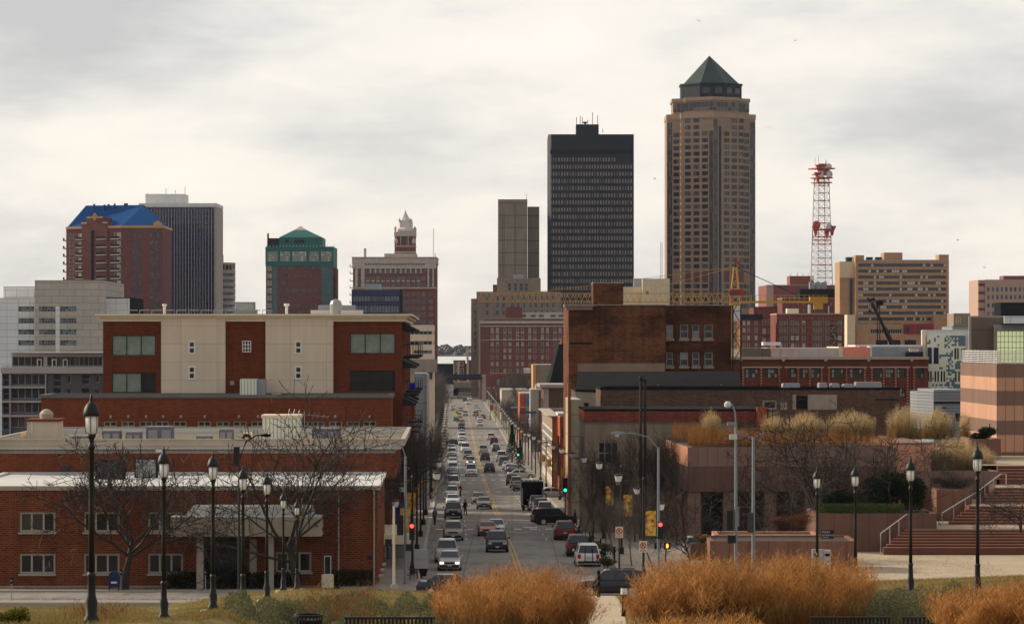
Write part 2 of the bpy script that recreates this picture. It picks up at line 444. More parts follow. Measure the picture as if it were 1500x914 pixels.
M['galv'] = plain('galvanised_steel', P(112,120,124,.9), rough=.45, amt=.12, metal=.4)
# ================================================================ the avenue's near south side
# ---- low brick office on the corner
SPW = dict(frame=M['frame_tan'], pane=M['glass_b'], nx=3, nz=1, fw=.13, rec=.16, sill=M['frame_tan'])
b = Bld('office_building', 'two-storey red brick office with white roofs and grey entrance canopy on the near corner', 'building', -60, 228)
W = [b.R(x0, x1, y0, y1) for y0, y1 in ((750,779),(811,840)) for x0, x1 in ((29,81),(123,175),(217,268))]
W += [b.R(x0, x1, 809, 838) for x0, x1 in ((404,456),)]
SPD = dict(frame=M['frame_dark'], pane=M['glass'], nx=3, nz=1, fw=.08, rec=.5)
W += [b.R(300, 362, 785, 853) + (SPD,)]
u1, w1 = b.u(553), b.w(713)
SPS = dict(frame=M['frame_dark'], pane=M['glass'], nx=1, nz=1, fw=.06, rec=.14)
b.block(0, u1, 0, 24, 0, w1, M['brick_office'], front=W, right=[(3,5,1,3.4),(9,11,1,3.4),(15,17,1,3.4)], sp=SPW, roof=M['white_roof'], parapet=.06, cap=M['white_roof'], caph=.08, capout=.2)
b.part('roof_fascia', MB().box(-.15, u1+.15, -.16, -.004, b.w(718), w1, M['tan_trim']).box(u1+.004, u1+.15, .0, 24, b.w(718), w1, M['tan_trim']))
# second tier, set back
z2, zz = b.w(716, 0), b.w(645, 24)
u2 = b.u(578, 24)
b.block(-1, u2, 24.1, 58, w1-.5, b.w(664, 24), M['brick_mid'], right=[(28,30.5,w1+.2,w1+1.6),(35,37,w1-.3,w1+1.6)], sp=SPS, roof=M['tan_roof'], name='upper_wall')
b.bar('fascia', -1.1, u2+.35, 23.8, 58.2, b.w(664, 24)+.22, b.w(653, 24), M['ribbed'])
b.block(-1.3, u2+.8, 23.4, 58.6, b.w(653, 24)+.003, b.w(645, 23.4), M['tan_trim'], roof=M['white_roof'], parapet=.7, name='coping', cap=M['tan_trim'], caph=.12)
# canopy over the entrance
cu0, cu1 = b.u(250), b.u(471, -3.2)
mb = MB(); ct, cb = b.w(757, -3.2), b.w(786, -3.2)
mb.prism([(b.u(250,-3.2), -3.2), (cu1, -3.2), (cu1, -.01), (b.u(250,-3.2), -.01)], cb, ct, M['tan_trim'], M['white_roof'])
mb.xz([(b.u(270,-2), ct+.003), (b.u(462,-2), ct+.003), (b.u(456,-2), b.w(741,-2)), (b.u(283,-2), b.w(741,-2))], -2.2, -.01, M['white_roof'])
b.part('canopy', mb)
for px in (293, 396): b.part('column', MB().box(b.u(px-5,-2.6), b.u(px+5,-2.6), -2.7, -2.2, 0, cb-.004, M['frame_tan']))
b.part('door', MB().box(b.u(366), b.u(376), -.06, .1, .3, b.w(790), M['frame_tan']))
b.part('wall_plaque', MB().box(b.u(536), b.u(547), -.06, -.004, b.w(822), b.w(812), M['brick_mid']).box(b.u(538), b.u(545), -.09, -.061, b.w(820), b.w(814), M['black']))
for px in (496, 548): b.part('downpipe', MB().tube([(b.u(px), -.12, .2), (b.u(px), -.12, b.w(719))], .06, M['frame_tan'], 6))
b.part('plinth', MB().box(0, u1, -.05, -.004, 0, .55, M['concrete']))
b.part('wall_vent', MB().box(b.u(34), b.u(47), 22, 23, b.w(691,22), b.w(683,22), M['frame_dark']))
b.part('roof_screen', MB().box(b.u(140,14), b.u(182,14), 14, 15.2, w1-.3, b.w(674,14), M['slate']).box(b.u(142,14), b.u(180,14), 13.95, 13.99, w1, b.w(676,14), M['frame_dark']))
b.part('roof_screen', MB().box(b.u(197,16), b.u(230,16), 16, 17, w1-.3, b.w(671,16), M['slate']).box(b.u(199,16), b.u(228,16), 15.95, 15.99, w1, b.w(673,16), M['frame_grey']))
b.part('flood_light', MB().box(b.u(183,-.2), b.u(193,-.2), 23.5, 23.78, b.w(662,24), b.w(658,24), M['white_paint']))
b.done(); OFFICE = b
rz = CAMZ - 143*F and b.zb + b.w(645, 23.4) - .55          # roof level of the second tier
ro = [0]
def roof_unit(name, label, cat, pa, pb, yt, v, mat, dpt=1.6, extra=None, z=None, group=None, B=None):
    B = B or OFFICE; z = rz if z is None else z
    u0, u1 = B.u(pa, v), B.u(pb, v); top = zp(yt, B.Z + v)
    t = thing(name, label, cat, (B.x0 + u0*cos(A) - v*sin(A), B.Z + v + u0*sin(A), z), A, group)
    w, h = u1 - u0, top - z
    if extra: extra(t, w, h, dpt, mat)
    else:
        MB().box(0, w, 0, dpt, .06, h, mat).obj('housing', t)
        n = max(2, int(w / .8))
        for i in range(n): MB().box(w*(i+.15)/n, w*(i+.85)/n, -.03, -.002, h*.25, h*.85, M['metal_grey']).obj('grille', t)
        MB().box(.05, w-.05, .1, dpt-.1, h+.002, h+.1, M['metal_grey']).obj('fan_guard', t)
    return t
AC = 'rooftop air units on the low brick office'
roof_unit('air_unit', 'small low grey air unit on the office roof, beside the ribbed cream box tower', 'air conditioner', 105, 129, 640, 32, M['hvac'], group=AC)
roof_unit('air_unit', 'wide grey air unit with white data plates on the office roof near the corner lamp', 'air conditioner', 150, 176, 632, 30, M['hvac'], group=AC)
roof_unit('air_unit', 'squarish grey air unit in the middle of the office roof row', 'air conditioner', 184, 206, 634, 30, M['hvac'], group=AC)
roof_unit('air_unit', 'tallest grey air unit of the office roof row, dark at one end', 'air conditioner', 214, 253, 626, 31, M['hvac'], group=AC)
roof_unit('air_unit', 'flat grey air unit with a vent pipe rising from it', 'air conditioner', 287, 310, 640, 30, M['hvac'], group=AC)
roof_unit('air_unit', 'dark grey air unit close to the round fan on the office roof', 'air conditioner', 321, 341, 630, 30, M['hvac'], group=AC)
roof_unit('air_unit', 'twin grey air unit on the street end of the office roof', 'air conditioner', 457, 498, 629, 30, M['hvac'], group=AC)
def cbox(t, w, h, d, m):
    MB().box(0, w, 0, d, .05, h-.25, m).obj('ribbed_casing', t); MB().box(-.08, w+.08, -.08, d+.08, h-.245, h, M['cornice']).obj('lid', t)
roof_unit('roof_enclosure', 'tall cream ribbed metal box standing on the office roof', 'roof enclosure', 384, 438, 608, 27, M['cream_box'], 4, cbox)
def fan(t, w, h, d, m):
    MB().box(0, w, 0, d, .05, h, M['cornice']).obj('housing', t)
    MB().tube([(w/2, -.12, h/2), (w/2, -.003, h/2)], h*.42, M['black'], 16).obj('fan_ring', t)
    MB().tube([(w/2, -.16, h/2), (w/2, -.122, h/2)], h*.16, M['cornice'], 10).obj('hub', t)
roof_unit('roof_fan', 'cream boxed fan with a round dark opening on the office roof', 'roof fan', 355, 368, 634, 30, M['cornice'], 1.2, fan)
def pen(t, w, h, d, m):
    MB().box(0, w, 0, d, .02, h-.3, M['stucco']).obj('wall', t); MB().box(-.15, w+.15, -.15, d+.15, h-.296, h-.1, M['brick_mid']).obj('coping', t)
    MB().lathe([(.55, h-.097), (.6, h+.3), (.35, h+.6), (.1, h+.7)], M['tan_trim'], (w*.55, d/2, 0), 12).obj('vent_hood', t)
    MB().box(w*.15, w*.2, -.1, -.003, h*.3, h*.9, M['white_paint']).obj('downpipe', t)
roof_unit('stair_penthouse', 'tan stucco stair penthouse with a round vent hood on the office roof', 'penthouse', 39, 84, 612, 40, M['stucco'], 4, pen)
def aerial(t, w, h, d, m):
    MB().tube([(0, 0, 0), (0, 0, h)], .03, M['metal_grey']).obj('mast', t)
    k = MB(); k.tube([(-1.3, 0, h*.9), (1.9, .6, h*.78)], .025, M['metal_grey'], 4)
    for i in range(9):
        q = i / 8; x, y, z = -1.3 + 3.2*q, .6*q, h*.9 - h*.12*q
        k.tube([(x-.1, y-.1, z-.35+.2*q), (x+.1, y+.1, z+.35-.2*q)], .018, M['metal_grey'], 4)
    k.obj('boom', t)
roof_unit('roof_aerial', 'spindly grey television aerial above the cream roof box', 'aerial', 446, 470, 600, 33, M['metal_grey'], 1, aerial)

# ---- the brick wing with a ribbon of small windows, and the five-storey condominium behind it
b = Bld('brick_wing', 'long low red brick wing with a row of small paired windows below the condominium', 'building', 60, 290)
SPR = dict(frame=M['frame_tan'], pane=M['glass_b'], nx=2, nz=2, fw=.09, rec=.16)
cx = [152, 178, 204, 228, 254, 290, 317, 342, 368, 441, 456, 482, 508, 532]
W = [b.R(x, x+19, 617, 631) for x in cx]
b.block(0, b.u(573), 0, 9, 0, b.w(583), M['brick_mid'], front=W, sp=SPR, roof=M['grey_roof'], parapet=.25, cap=M['grey_roof'], caph=.3, capout=.15)
for i, x in enumerate([162, 188, 214, 239, 265, 300, 350, 378, 491, 541]):
    b.part('vent', MB().box(b.u(x-1.5), b.u(x+1.5), -.12, -.003, b.w(612), b.w(608), M['tan_trim']))
b.done()
b = Bld('condominium', 'five-storey brick and cream stucco condominium with pale cornice and street balconies', 'building', 151, 300)
SPB = dict(frame=M['frame_dark'], pane=M['glass_shade'], nx=3, nz=1, fw=.07, rec=.2)
SPB2 = dict(frame=M['frame_dark'], pane=[M['glass_shade'], M['glass_shade'], M['glass']], nx=3, nz=1, fw=.07, rec=.2)
SPB3 = dict(frame=M['frame_dark'], pane=M['glass'], nx=4, nz=2, fw=.07, rec=.2)
SPT = dict(frame=M['frame_white'], pane=M['glass'], nx=1, nz=2, fw=.16, rec=.05, dp=.1)
SPT2 = dict(frame=M['frame_white'], pane=M['glass'], nx=3, nz=3, fw=.07, rec=.05, dp=.1)
zt = b.w(471)
W = [b.R(164,228,491,521)+(SPB,), b.R(164,228,546,575)+(SPB2,), b.R(513,579,488,518)+(SPB,), b.R(513,579,543,573)+(SPB3,)]
u1 = b.u(589)
SPX = dict(frame=M['frame_dark'], pane=M['glass'], nx=2, nz=1, fw=.06, rec=.2)
RW = [(v, v+2.2, z, z+2.2) for z in (b.w(512), b.w(567), b.w(622), b.w(677)) for v in (2, 7, 13, 19, 25, 33, 39, 45, 52)]
b.block(0, u1, 0, 58, 0, zt, M['brick_condo'], front=W, right=RW, sp=SPX, roof=M['white_roof'])
for k, (xa, xb, wx) in enumerate(((236, 330, 281), (389, 488, 437))):       # stucco bays stand proud of the brick
    m2 = MB(); za, zb_ = b.w(585, -.5), b.w(466, -.5)
    ws = [(b.u(wx-5.5,-.5), b.u(wx+5.5,-.5), b.w(q+20,-.5), b.w(q,-.5)) for q in (499, 536)]
    a0, a1 = b.u(xa,-.5), b.u(xb,-.5)
    b.facade(m2, (a0,-.5), (a1,-.5), za, zb_, [(q[0]-a0, q[1]-a0, q[2], q[3]) for q in ws], M['stucco'], SPT, .05)
    m2.poly([(a0,-.003,za),(a0,-.5,za),(a0,-.5,zb_),(a0,-.003,zb_)], M['stucco']); m2.poly([(a1,-.5,za),(a1,-.003,za),(a1,-.003,zb_),(a1,-.5,zb_)], M['stucco'])
    b.part('stucco_bay', m2)
b.window((0, -.06), 0, b.u(355), b.u(368), b.w(516), b.w(499), (0, 1), SPT2, -.03)
c1, c2, c3 = b.w(471), b.w(466), b.w(460)
mb = MB(); mb.box(-.25, u1+.3, -.28, 58.3, c1+.004, c2, M['cornice']); mb.box(-.45, u1+.6, -.6, 58.6, c2+.003, c2+(c3-c2)*.55, M['cornice']); mb.box(-.65, u1+1.0, -.95, 58.9, c2+(c3-c2)*.55+.003, c3, M['cornice'])
b.part('cornice', mb)
b.part('roof_hip', MB().prism([(b.u(455,14),14),(b.u(532,14),14),(b.u(520,20),24),(b.u(465,20),24)], c3+.01, c3+.5, M['white_roof']).prism([(b.u(466,15),15),(b.u(521,15),15),(b.u(505,18),20),(b.u(480,18),20)], c3+.51, c3+1.0, M['metal_grey']))
b.part('roof_turbine', MB().lathe([(.5, c3+.01), (.6, c3+1.0), (.45, c3+1.35), (.1, c3+1.5)], M['metal_grey'], (b.u(492, 8), 8, 0), 12))
b.part('vent_pipe', MB().lathe([(.13, c3+.005), (.13, c3+.8), (.26, c3+.82), (.26, c3+1.05)], M['white_paint'], (b.u(420, 6), 6, 0), 10))
b.part('vent_pipe', MB().lathe([(.13, c3+.005), (.13, c3+.8), (.22, c3+.82), (.22, c3+1.0)], M['white_paint'], (b.u(241, 5), 5, 0), 10))
for i in range(14): b.part('roof_rail', MB().box(b.u(150+i*18,3), b.u(150+i*18,3)+1.0, 3, 3.05, c3+.35, c3+.42, M['metal_grey']).box(b.u(150+i*18,3), b.u(150+i*18,3)+.05, 3, 3.05, c3+.006, c3+.34, M['metal_grey']))
for z in (b.w(522), b.w(578), b.w(633)):                        # balconies over the pavement
    for v in (6, 24, 44):
        t = MB().box(u1+.01, u1+1.5, v, v+3.4, z-.25, z, M['black']).obj('balcony', b.root)
        r = MB()
        for i in range(12): r.box(u1+1.42, u1+1.46, v+.05+i*.29, v+.08+i*.29, z+.003, z+1.05, M['black'])
        for i in range(5): r.box(u1+.1+i*.3, u1+.13+i*.3, v+.05, v+.08, z+.003, z+1.05, M['black'])
        r.box(u1+.02, u1+1.47, v+.03, v+.09, z+1.053, z+1.1, M['black']); r.box(u1+1.41, u1+1.47, v+.1, v+3.4, z+1.053, z+1.1, M['black'])
        r.obj('railing', t)
for z in (b.w(480), b.w(535), b.w(590)):
    for v in (2, 14, 30): MB().xz([(u1+.01, z+.5), (u1+1.3, z-.1), (u1+1.3, z-.3), (u1+.01, z-.3)], v, v+2.4, M['black']).obj('awning', b.root)
b.part('rooftop_plant', MB().box(b.u(353,-3), b.u(377,-3), -4.5, -1.2, b.w(586,-3), b.w(555,-3), M['cream_box']).box(b.u(377.5,-3), b.u(389,-3), -3.5, -1.2, b.w(586,-3), b.w(555.5,-3), M['metal_grey']))
b.part('rooftop_plant', MB().box(b.u(397,-3), b.u(411,-3), -2.8, -1.4, b.w(586,-3), b.w(574,-3), M['frame_tan']).box(b.u(398,-3), b.u(404,-3), -2.86, -2.81, b.w(584,-3), b.w(576,-3), M['metal_grey']))
b.part('wall_vent', MB().box(b.u(337), b.u(343), -.1, -.003, b.w(564), b.w(558), M['metal_grey']))
b.done(); CONDO = b
# balcony furniture on the condominium
tb = CONDO; zB = CONDO.zb + CONDO.w(578)
px = tb.x0 + (u1+.8)*cos(A); py_ = tb.Z + 6.8
t = thing('folding_chair', 'bright blue folding chair on a black balcony of the condominium', 'chair', (px, py_, zB), 0)
bl = plain('bright_blue_fabric', (.02,.02,.5), amt=0)
MB().box(-.25,.25,-.25,.25,.42,.47,bl).obj('seat', t); MB().box(-.25,.25,.2,.26,.48,1.0,bl).obj('backrest', t)
for sx in (-.22,.22): MB().tube([(sx,-.22,0),(sx,-.22,.62)],.02,M['black']).obj('leg', t); MB().tube([(sx,.22,0),(sx,.22,.62)],.02,M['black']).obj('leg', t)
dup(t, (px, py_ + 1.6, zB), .5, 'second bright blue folding chair, deeper on the same black balcony')

# ---- pale concrete block with parking decks past the condominium, and the metal stair shaft
b = Bld('office_block', 'pale ribbon-window office block rising past the corner of the condominium', 'building', 586, 460)
SPG = dict(frame=M['frame_grey'], pane=M['glass_green'], nx=7, nz=1, fw=.08, rec=.15)
b.block(0, b.u(635), 0, 30, 0, b.w(478), M['cornice'], front=[b.R(588,633,485,490), b.R(588,633,499.5,505), b.R(606,633,513,518), b.R(611,633,543,556)], right=[(3,27,b.w(490),b.w(485)),(3,27,b.w(505),b.w(499.5))], sp=SPG, roof=M['white_roof'])
b.bar('deck_slab', -.3, b.u(640), -1.2, -.01, b.w(545), b.w(526), M['concrete'])
b.block(-.4, b.u(640,3), .2, 29, 0, b.w(546), M['concrete'], name='base_wall', roof=M['concrete']) if 0 else None
b.done()
b = Bld('stair_tower', 'narrow grey metal-panelled stair tower beside the condominium', 'building', 607, 385)
mp = brick('grey_metal_panels', P(128,130,136,.9), mortar=P(88,90,96), bw=30, bh=1.9, ms=.05, amt=.06, var=.12, off=0)
b.block(0, b.u(625), 0, 9, 0, b.w(549), mp, roof=M['metal_grey'])
b.bar('corner_fin', b.u(625)+.003, b.u(628), -.5, 9.2, 0, b.w(548), M['siding_lt'])
b.done()
b = Bld('garden_terrace', 'brick terrace block with black railings at the street corner of the condominium', 'building', 585, 362, rot=A)
b.block(0, b.u(606.5), 0, 14, 0, b.w(583), M['brick_mid'], front=[b.R(596,604,628,650)], sp=SPX, roof=M['tan_trim'])
b.bar('planter_ledge', -.2, b.u(608), -.3, 14, b.w(583)+.21, b.w(576), M['stucco'])
b.done()
# low covered walkway at the corner, white fascia
b = Bld('covered_walkway', 'low covered walkway with a white fascia between the brick office and the pavement', 'canopy', 553.5, 250)
b.bar('fascia', 0, b.u(600), 0, 14, b.w(797), b.w(783), M['cornice'])
for px in (556, 597): b.part('post', MB().box(b.u(px), b.u(px)+.25, .2, .45, 0, b.w(797)-.004, M['frame_tan']))
b.part('rear_wall', MB().box(b.u(566,13), b.u(596,13), 13, 13.4, 0, b.w(797)-.005, M['frame_grey']))
b.done()
b = Bld('street_row', 'dim row of brick shopfronts along the pavement behind the bare street trees', 'building', 588, 420)
SPQ = dict(frame=M['frame_dark'], pane=M['glass_b'], nx=2, nz=1, fw=.08, rec=.15)
b.block(-8, .9, 0, 170, 0, 6.2, M['brown_brick'], right=[(3+i*9, 9+i*9, .8, 3.4) for i in range(18)], sp=SPQ, roof=M['grey_roof'])
for i in range(9): b.part('awning', MB().prism([(.92,4+i*18),(2.4,4+i*18),(2.4,13+i*18),(.92,13+i*18)], 3.3, 3.5, M['siding_dk']))
b.done()
t = thing('shop_awning', 'blue canvas awning over the pavement at the brick wing corner', 'awning', (xp(577,270), 270, zp(757,270)), A)
MB().xz([(0,0),(1.6,.1),(1.6,-.9),(0,-.9)], 0, 5, M['blue_awning']).obj('valance', t)
MB().xz([(0,1.3),(1.62,.11),(1.6,.02),(0,.01)], 0, 5, M['blue_awning']).obj('canopy', t)

# ---- behind the office: the grey apartment house and the pale hospital-like block
b = Bld('grey_apartments', 'charcoal and white apartment house with glazed balconies behind the low roofs', 'building', 3, 360)
SPA = dict(frame=M['siding_lt'], pane=M['glass_blue'], nx=5, nz=1, fw=.07, rec=.5)
SPA1 = dict(frame=M['siding_lt'], pane=M['glass_b'], nx=1, nz=1, fw=.12, rec=.06, dp=.1)
SPA2 = dict(frame=M['frame_grey'], pane=glass('deep_blue_glass', (.02,.045,.1)), nx=1, nz=2, fw=.07, rec=.6)
W = [b.R(16,66,y,y+16)+(SPA,) for y in (548,568,589,610)] + [b.R(78,89,y,y+18)+(SPA2,) for y in (548,568,589,612)] + [b.R(4,13,y,y+17)+(SPA2,) for y in (548,568,589,612)]
W += [b.R(97.5,104,y,y+12)+(SPA1,) for y in (549,570.5,592,615)] + [b.R(139,146,y,y+12)+(SPA1,) for y in (549,570.5,592,615)] + [b.R(120,131,y,y+15)+(SPA2,) for y in (548,569,590,612)]
W += [b.R(152,158,y,y+12)+(SPA1,) for y in (549,570.5,592,615)]
b.block(0, b.u(168), 0, 14, 0, b.w(547), M['siding_dk'], front=W, sp=SPA, roof=M['siding_lt'])
b.bar('floor_band', -.1, b.u(168), -.35, -.003, b.w(547), b.w(538), M['siding_lt'])
for y in (565.5, 586.5, 607.5): b.bar('floor_band', b.u(3), b.u(67), -.3, -.003, b.w(y+3), b.w(y), M['siding_lt'])
for x in (14.5, 66.5): b.bar('pier', b.u(x), b.u(x+1.5), -.36, -.004, 0, b.w(548), M['siding_lt'])
SPN = dict(frame=M['frame_grey'], pane=M['glass_b'], nx=12, nz=1, fw=.06, rec=.15)
b.block(b.u(17,2.5), b.u(168,2.5), 2.5, 13, b.w(538)+.01, b.w(520,2.5), M['siding_lt'], front=[b.R(18,64,522,538,2.5)+(dict(frame=M['frame_grey'], pane=M['glass_b'], nx=5, nz=1, fw=.06, rec=.15),), b.R(69,150,522,538,2.5)+(SPN,)], sp=SPN, roof=M['siding_lt'], name='penthouse_wall')
b.bar('penthouse_roof', b.u(16,1.6), b.u(168), 1.6, 13.5, b.w(520,2.5)+.21, b.w(516,2.5), M['siding_lt'])
for px in (54, 76, 92): b.part('terrace_door', MB().box(b.u(px,2.3), b.u(px+7,2.3), 2.3, 2.49, b.w(538)+.01, b.w(526,2.3), M['frame_white']).box(b.u(px+1.4,2.25), b.u(px+5.6,2.25), 2.25, 2.295, b.w(537), b.w(527.5,2.3), M['glass']))
mb = MB(); mb.box(0, b.u(168), -.2, -.16, b.w(536), b.w(535.3), M['metal_grey'])
for i in range(40): mb.box(b.u(3+i*4), b.u(3.4+i*4), -.2, -.16, b.w(538)+.003, b.w(536)-.003, M['metal_grey'])
b.part('terrace_rail', mb)
b.done()
b = Bld('clinic_block', 'pale grey-white block with strip windows and a taller beige tile part', 'building', -40, 620)
SPC = dict(frame=M['frame_grey'], pane=M['glass_green'], nx=6, nz=2, fw=.07, rec=.25)
b.block(0, b.u(53), 0, 30, 0, b.w(438), M['white_panel'], front=[b.R(27,50,y,y+7.5) for y in (449,466,482.5,498.5,515)], sp=SPC, roof=M['white_roof'])
b.block(b.u(5,8), b.u(50,8), 8, 25, b.w(438)+.21, b.w(421,8), M['white_panel'], roof=M['white_roof'], name='upper_wall')
W = [b.R(xa,xb,y,y+7.5,-2) for y in (449,466,482.5,498.5,515) for xa, xb in ((57,81),(88,112))]
b.block(b.u(51,-2), b.u(149,-2), -2, 40, 0, b.w(412,-2), M['conc_panel'], front=W, sp=SPC, roof=M['tan_roof'], name='tile_wall')
b.part('strip_panel', MB().box(b.u(81.5,-2), b.u(87.5,-2), -2.04, -2.003, b.w(523), b.w(449), M['white_panel']))
b.block(b.u(150,6), b.u(190,6), 6, 34, 0, b.w(437,6), M['white_panel'], roof=M['slate'], name='side_wall', smat=M['slate'])
b.done()
# ================================================================ the skyline, far to near
def sp(pane, nx=1, nz=1, fw=0.0, rec=.4, frame=None, dp=.12): return dict(frame=frame or M['frame_dark'], pane=pane, nx=nx, nz=nz, fw=fw, rec=rec, dp=dp)
def masts(b, spots, v, mat=None, r=.12):
    for px, yb, yt in spots:
        b.part('antenna', MB().tube([(b.u(px, v), v, b.w(yb, v)), (b.u(px, v), v, b.w(yt, v))], r, mat or M['metal_grey'], 5))
# ---- brick apartment tower with the blue roof
b = Bld('apartment_tower', 'brown brick apartment tower under a bright blue metal roof with stacked balconies', 'building', 178, 1500, rot=0)
b.root.location.z -= 0
uL, uR = b.u(97, 18), b.u(240, 4)
zt = b.w(334)
dep = 40
# plan: left face runs back from the corner at px 178, right face nearly head-on
LF0, LF1 = (uL, 18), (0, 0)
Llen = hypot(uL, 18)
fl = [(y, y+7.0) for y in [341+11.6*i for i in range(12)]]
mb = MB()
def Lx(px): return (px-97)/(178-97)*Llen
g1 = sp(M['glass_b'], 1, 1, .14, .25, M['frame_white'])
g2 = sp(M['glass_pale'], 2, 1, .18, .5, M['frame_white'])
W = []
for t, q in fl:
    for (a, c, s_) in ((101,104,g1),(106.5,110.5,g1),(114.5,120.5,g2),(126,129,g1),(145,150,g2),(152,157,g2),(167,170,g1),(171,177,g2)):
        W.append((Lx(a), Lx(c), b.w(q), b.w(t), s_))
b.facade(mb, LF0, LF1, 0, zt, W, M['plaza_brick'], g1)
W = []
for t, q in fl:
    for a, c in ((193.5,199),(201.5,207),(219,225),(227.5,233.5)):
        W.append((b.u(a), b.u(c), b.w(q), b.w(t), sp(M['glass_blue'], 2, 2, .12, .25)))
b.facade(mb, (0, 0), (uR, 0), 0, zt, W, M['plaza_brick'], g1)
b.facade(mb, (uR, 0), (uR, dep), 0, zt, [], M['plaza_brick'], g1); b.facade(mb, (uL, dep), LF0, 0, zt, [], M['plaza_brick'], g1)
b.part('wall', mb)
# gable bay with stepped top
mb = MB(); n_ = (18/Llen, uL/Llen)     # direction helpers along the left face
dx, dy = -uL/Llen, -18/Llen            # unit from far end to corner
def Lp(px, out=0.0): return (uL + dx*Lx(px) + dy*out, 18 + dy*Lx(px) - dx*out)
def Lbox(mb, a, c, o0, o1, z0, z1, mat):
    mb.prism([Lp(a, o1), Lp(c, o1), Lp(c, o0), Lp(a, o0)], z0, z1, mat)
Lbox(mb, 121, 159, -6, .6, b.w(420), b.w(326), M['plaza_brick']); Lbox(mb, 129, 152, -6, .62, b.w(326)+.01, b.w(318), M['plaza_brick'])
b.part('gable_bay', mb)
mb = MB()
Lbox(mb, 121, 129, .61, .9, b.w(327), b.w(324.5), M['ochre_trim']); Lbox(mb, 152, 159, .61, .9, b.w(327), b.w(324.5), M['ochre_trim']); Lbox(mb, 129, 152, .63, .95, b.w(319), b.w(316.5), M['ochre_trim'])
cu = Lp(140.5, .7); r_ = b.w(311) - b.w(317.5)
mb.xz([(cu[0]-r_*.7, b.w(317)), (cu[0], b.w(317)-r_), (cu[0]+r_*.7, b.w(317)), (cu[0], b.w(317)+r_)], cu[1]-.5, cu[1]+.3, M['ochre_trim'])
b.part('gable_trim', mb)
b.part('stair_strip', (lambda m: (Lbox(m, 135, 139.5, .61, .75, b.w(430), b.w(337), M['slate']), m)[1])(MB()))
mb = MB(); o = .4
Lbox(mb, 97, 121, -.2, o, zt+.01, b.w(333)+.8, M['ochre_trim']); Lbox(mb, 159, 178, -.2, o, zt+.01, b.w(333)+.8, M['ochre_trim'])
mb.box(0, uR+.3, -o, .2, zt+.01, zt+1.1, M['ochre_trim']); mb.box(uR-.2, uR+.3, .21, dep, zt+.01, zt+1.1, M['ochre_trim'])
b.part('eaves_trim', mb)
mb = MB(); gx = b.u(231); mb.xz([(gx-2.0, zt+1.1), (gx+2.0, zt+1.1), (gx+2.0, zt+2.2), (gx, b.w(323)), (gx-2.0, zt+2.2)], -.7, 1.2, M['ochre_trim']); b.part('small_gable', mb)
# hipped roof
e0, e1, e2, e3 = (uL+.5, 18.3), (.2, .3), (uR-.3, .3), (uR-.3, dep)
e4 = (uL+.5, dep+8); zr = b.w(300.5, 20); ze = zt + 1.0
r0, r1 = (b.u(126, 26), 26), (b.u(211, 20), 20)
mb = MB(); p3 = lambda q, z: (q[0], q[1], z)
mb.poly([p3(e0, ze), p3(e1, ze), p3(r1, zr), p3(r0, zr)], M['blue_roof']); mb.poly([p3(e1, ze), p3(e2, ze), p3(r1, zr)], M['blue_roof'])
mb.poly([p3(e2, ze), p3(e3, ze), p3(r1, zr)], M['blue_roof']); mb.poly([p3(e3, ze), p3(e4, ze), p3(r0, zr), p3(r1, zr)], M['blue_roof']); mb.poly([p3(e4, ze), p3(e0, ze), p3(r0, zr)], M['blue_roof'])
rf = b.part('roof', mb)
for px, t in ((138, 299), (153, 300), (159, 299), (168, 298.5), (183, 298), (186, 298)):
    MB().lathe([(.5, b.w(312, 22)), (.5, b.w(t, 22))], M['blue_roof'], (b.u(px, 22), 22, 0), 8).obj('flue', rf)
for i, (t, q) in enumerate(fl):                              # balconies stacked floor by floor
    for a, c in ((113.5, 124), (144, 158), (165, 178.3)):
        m2 = MB(); z = b.w(q + 1.2); Lbox(m2, a, c, .02, 1.7, z-.5, z, M['tan_trim']); Lbox(m2, a, c, 1.6, 1.7, z+.01, z+1.0, M['slate']); b.part('balcony', m2)
    z = b.w(q + 2); b.part('balcony', MB().box(uL-1.7, uL-.01, 19, 24, z-.5, z, M['tan_trim']).box(uL-1.7, uL-1.6, 19, 24, z+.01, z+1.0, M['slate']))
for z, kx in ((b.w(403), 0),):
    b.part('roof_mast', MB().box(b.u(133,-20), b.u(134,-20), -20, -19.8, 0, 1, M['metal_grey'])) if 0 else None
b.done()
# ---- navy tower with pale fins
b = Bld('office_tower', 'navy glass office tower with close white vertical fins and a white top', 'building', 205, 1650, rot=0)
u1 = b.u(314)
b.block(0, u1, 0, 36, 0, b.w(304), M['glass_navy'], roof=M['white_roof'])
n = 26
for i in range(n + 1):
    x = u1 * i / n; b.part('fin', MB().box(x-.1, x+.1, -.45, -.003, 0, b.w(306), M['terracotta']))
for i in range(22):
    y = 312 + i * 8; b.part('spandrel', MB().box(.2, u1-.2, -.08, -.004, b.w(y+2.2), b.w(y), M['dark_band']))
b.bar('end_wall', u1+.18, u1+1.2, -.8, 36.3, 0, b.w(304), M['concrete'])
b.bar('parapet', -.5, u1+1.3, -.9, 36.5, b.w(304)+.21, b.w(298), M['white_paint'])
b.block(b.u(213, 8), b.u(271, 8), 8, 26, b.w(298)+.01, b.w(285, 8), M['white_paint'], roof=M['white_roof'], name='plant_room')
masts(b, ((216,290,283),(233,297,284),(243,286,276),(257,285,279),(271,288,274)), 10, r=.15); b.done()
